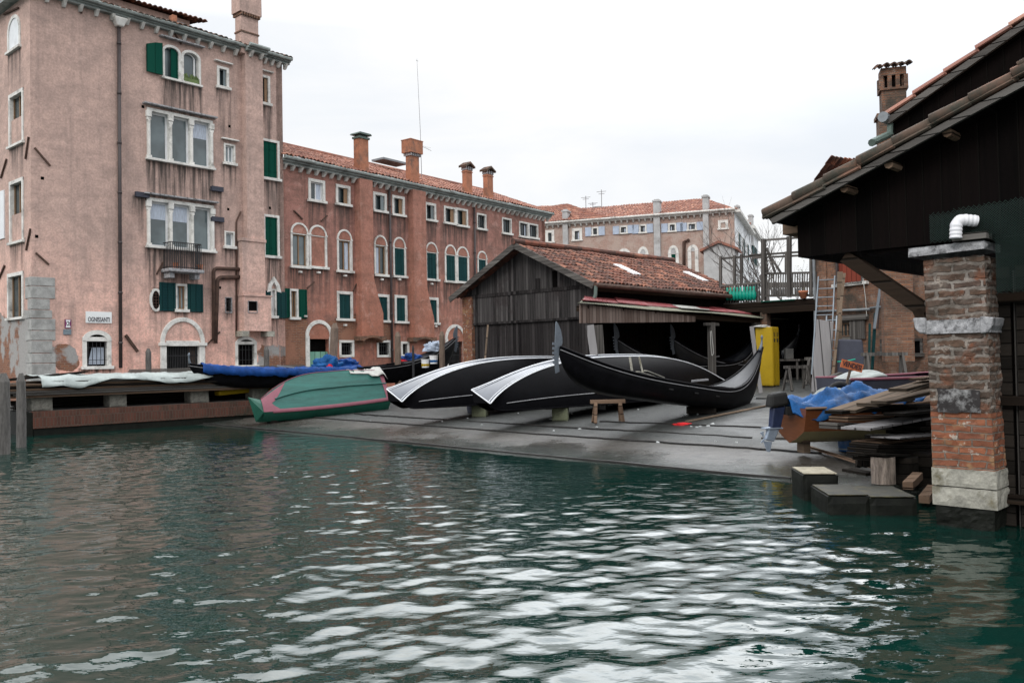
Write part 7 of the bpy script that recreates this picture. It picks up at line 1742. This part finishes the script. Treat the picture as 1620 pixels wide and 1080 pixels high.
# ------------------------------------------------------------------ stacked planks, stumps, blocks at the pillar's foot
def plank(pa, pb, Da, Db, w_, t_, mat, label, tilt=(0, 0, 1), group='planks stacked beside the pillar', name='stacked_plank'):
    a = at(*pa, Da); b_ = at(*pb, Db); L = (b_ - a).length; m = MB(); m.beam((-L / 2, 0, 0), (L / 2, 0, 0), w_, t_)
    o = m.build(name, M[mat], None, bevel=.006); o.location = (a + b_) / 2; o.rotation_mode = 'QUATERNION'
    x_ = (b_ - a).normalized(); z_ = Vector(tilt); y_ = z_.cross(x_).normalized(); z_ = x_.cross(y_); o.rotation_quaternion = Matrix((x_, y_, z_)).transposed().to_quaternion()
    return tag(o, label, 'plank', group)
PLK = [((1332, 650), (1520, 588), 12.3, 14.8, .42, .045, 'wood_tan', 'long pale plank sloping down from the top of the pile beside the pillar'),
       ((1372, 640), (1530, 605), 12.3, 14.2, .34, .05, 'wood_tan', 'long tan plank on the pile, just below the sloping pale one'),
       ((1420, 617), (1470, 604), 12.3, 13.2, .26, .05, 'wood_tan', 'short brown plank lying on top of the pile'),
       ((1448, 600), (1520, 590), 12.9, 13.8, .2, .035, 'wood_brown', 'small topmost plank close to the pillar'),
       ((1390, 636), (1436, 631), 12.0, 13.0, .22, .04, 'wood_tan', 'square cut tan plank end below the top planks'),
       ((1318, 652), (1500, 640), 12.2, 14.2, .28, .05, 'wood_dark', 'dark plank with a notched left end in the middle of the pile'),
       ((1326, 662), (1480, 658), 12.2, 14.0, .3, .07, 'wood_brown', 'thick brown beam in the pile above the bucket'),
       ((1310, 673), (1470, 676), 12.2, 13.8, .3, .09, 'wood_grey', 'thick pale ended beam projecting above the blue bucket'),
       ((1353, 678), (1480, 655), 11.6, 13.2, .42, .035, 'board_pale', 'broad grey warped board in the middle of the pile'),
       ((1414, 655), (1510, 645), 11.9, 13.2, .3, .04, 'wood_dark', 'short dark plank beside the pillar in mid pile'),
       ((1370, 700), (1480, 686), 11.7, 12.8, .45, .03, 'wood_brown', 'curled brown sheet resting over the lower boards'),
       ((1400, 692), (1470, 686), 11.5, 12.6, .4, .02, 'board_pale', 'pale sheet near the base of the plank pile'),
       ((1366, 704), (1490, 704), 11.5, 12.9, .42, .05, 'wood_dark', 'dark wet plank in the lower pile, highest of five'),
       ((1363, 711), (1490, 711), 11.5, 12.9, .42, .05, 'wood_dark', 'dark wet plank in the lower pile, second of five'),
       ((1362, 718), (1490, 719), 11.4, 12.9, .42, .05, 'wood_dark', 'dark wet plank in the lower pile, third of five'),
       ((1372, 726), (1490, 726), 11.4, 12.9, .42, .045, 'wood_dark', 'dark wet plank in the lower pile, fourth of five'),
       ((1384, 718), (1450, 722), 11.2, 12.0, .3, .03, 'wood_dark', 'dark wet board jutting out at the bottom of the pile')]
for a_ in PLK: plank(*a_)
r_ = random.Random(5)
for i in range(10):
    y_ = 644 + i * 8; plank((1415 + r_.uniform(-20, 20), y_), (1520, y_ - 3), 12.8, 14.0, .6, .06, 'wood_dark', 'dark board deep inside the plank pile beside the pillar', group='dark boards inside the pile')
# stumps that carry the pile
def stump(px, py, ptop, wpx, D, label, mat='stump'):
    b_ = at(px, py, D); t_ = at(px, ptop, D); r_ = wpx / 2 / 1350 * D; e = empty('log_stump', (b_.x, b_.y, b_.z), .3, label, 'stump', 'log stumps under the plank pile'); rr = random.Random(px); rows = []
    for j in range(9):
        rows.append([(r_ * (1 + .05 * math.sin(k * 1.7) + rr.uniform(-.015, .015)) * math.cos(2 * math.pi * k / 28), r_ * (1 + .05 * math.sin(k * 1.7)) * math.sin(2 * math.pi * k / 28), (t_.z - b_.z) * j / 8) for k in range(28)])
    m = MB(); m.grid(rows, closed=True); m.f.append(tuple(8 * 28 + k for k in range(28))); m.build('log', M[mat], e); return e
stump(1398, 764, 722, 36, 11.3, 'pale split log stump under the near corner of the plank pile')
stump(1432, 764, 722, 40, 11.6, 'dark log stump right of the pale one under the plank pile', 'wood_dark')
stump(1462, 768, 716, 46, 11.9, 'dark log stump closest to the pillar', 'wood_dark')
for i, px in enumerate((1358, 1368, 1377)):
    a = at(px, 738, 11.9); b_ = at(px + 3, 706, 12.0); tag(MB().beam(a, b_, .07, .07, upv=(0, 1, 0)).build('prop', M['wood_dark'], None), ['leftmost short dark prop under the plank pile', 'middle short dark prop under the plank pile', 'right short dark prop next to the pale stump'][i], 'prop', 'props under the plank pile')
# bucket
p = gp(1341, 713); D = p.y; r_ = 15.5 / 1350 * D; e = empty('bucket', p, 0, 'blue plastic bucket with a pale rim band under the plank ends', 'bucket')
MB().lathe([(r_ * .86, 0), (r_ * .86, .02), (r_ * .9, .06), (r_ * 1.05, .42), (r_ * 1.0, .42), (r_ * .9, .3)], 0, 0, 24).build('body', M['bucket'], e, smooth=True); MB().lathe([(r_ * .89, .03), (r_ * .905, .055)], 0, 0, 24).build('band', M['zinc'], e)
# slanting pole on the slip
a = gp(1276, 708); b_ = gp(1384, 752); a.z += .03; b_.z += .12; tag(MB().beam(a, b_, .05, .04).build('long_stick', M['wood_brown'], None), 'long thin stick lying on the slipway toward the stumps', 'stick')
a = gp(1340, 745); b_ = gp(1378, 752); a.z += .02; b_.z += .02; tag(MB().beam(a, b_, .2, .05).build('dark_offcut', M['wood_dark'], None), 'dark wet offcut at the foot of the stick', 'offcut')
# stone blocks in the water
def water_block(px0, px1, ptop, pbot, D, dp, label, top='block_top'):
    a = at(px0, pbot, D); b_ = at(px1, pbot, D); t_ = at((px0 + px1) / 2, ptop, D); w_ = (b_.x - a.x) * 1.0; c = (a + b_) / 2
    return stone_block((c.x, c.y + dp / 2, -.5), R(-6), w_, dp, t_.z + .5, label, mat='block_wet', top=top, group='stone blocks standing in the water')
water_block(1276, 1332, 750, 788, 11.0, .70, 'pale topped square block standing in the water at the slipway edge')
water_block(1317, 1383, 784, 812, 10.0, .85, 'dark wet block with yellowish top, in the middle of the three', 'block_top_dark')
water_block(1384, 1458, 787, 816, 9.9, .85, 'dark wet block closest to the pillar foot', 'block_top_dark')
for i, (pa, pb, D) in enumerate((((1436, 768), (1452, 752), 10.6), ((1462, 790), (1476, 772), 10.4))):
    a = at(*pa, D); b_ = at(*pb, D + .5); tag(MB().beam(a, b_, .12, .09).build('orange_timber', M['wood_brown'], None), ['orange brown timber lying behind the wet blocks', 'short orange brown timber against the pillar foot'][i], 'timber')
# ------------------------------------------------------------------ small things on the slipway
p = gp(1080, 672); crumple('red_rag', (p.x, p.y, p.z), (.2, .13, .05), 4, 'red', 'bright red rag lying on the slipway below the gondola', 'rag', n=12)
p = gp(1184, 625); crumple('plastic_scrap', (p.x, p.y, p.z), (.16, .14, .12), 7, 'tarp_white', 'pale crumpled plastic near the gondola stern', 'plastic', n=10, amp=.8)
a = gp(1086, 668); b_ = gp(1238, 638); a.z += .025; b_.z += .025; tag(MB().beam(a, b_, .09, .03).build('batten', M['wood_tan'], None), 'long straight batten lying on the slipway behind the red rag', 'batten')
a = gp(1196, 631); b_ = gp(1224, 631); a.z += .02; b_.z += .02; tag(MB().beam(a, b_, .05, .03).build('dark_bar', M['iron'], None), 'short dark bar on the ground between gondola and motorboat', 'bar')
a = gp(1122, 641); b_ = gp(1158, 642); a.z += .02; b_.z += .02; tag(MB().beam(a, b_, .1, .03).build('dark_plank', M['wood_dark'], None), 'dark plank on the ground under the gondola stern', 'plank')
P4 = [gp(1204, 694), gp(1236, 684), gp(1276, 684), gp(1252, 695)]; m = MB(); m.hexa([q_ + Vector((0, 0, .0)) for q_ in P4] + [q_ + Vector((0, 0, .03)) for q_ in P4]); tag(m.build('pale_panel', M['wood_grey'], None), 'flat pale panel lying on the slipway near the outboard', 'panel')
pts = [gp(*q_) + Vector((0, 0, .02)) for q_ in ((846, 644), (866, 648), (885, 647), (905, 641))]; tag(MB().tube(smooth_path(pts, rad=.5), .015, 6).build('black_hose', M['rubber'], None, smooth=True), 'black hose trailing between the block and the trestle', 'hose')
r_ = random.Random(21)
LIT = [(553, 642), (484, 658), (586, 667), (762, 672), (876, 682), (700, 667), (893, 659), (882, 661), (898, 658), (918, 679), (1082, 657), (1104, 656), (1127, 671), (1150, 674), (1132, 699), (1165, 700), (1010, 648), (1060, 671), (1115, 673), (1120, 674), (1094, 675), (820, 654), (740, 662), (1041, 700), (1102, 676), (1108, 675), (944, 676), (872, 663), (905, 655)]
for i, (px, py) in enumerate(LIT):
    p = gp(px, py); s_ = r_.uniform(.015, .055); m = MB(); n_ = 6; c = [(s_ * r_.uniform(.5, 1.3) * math.cos(k * 6.28 / n_), s_ * r_.uniform(.5, 1.3) * math.sin(k * 6.28 / n_)) for k in range(n_)]
    b0 = len(m.v); m.v += [(x, y, 0) for x, y in c] + [(x * .7, y * .7, r_.uniform(.01, .035)) for x, y in c]
    for k in range(n_): m.f.append((k, (k + 1) % n_, n_ + (k + 1) % n_, n_ + k))
    m.f.append(tuple(n_ + k for k in range(n_)))
    o = m.build('litter_scrap', M['litter'], None); o.location = p + Vector((0, 0, .002)); tag(o, 'small pale scrap of litter scattered on the grey slipway', 'litter', 'pale litter scattered on the slipway')
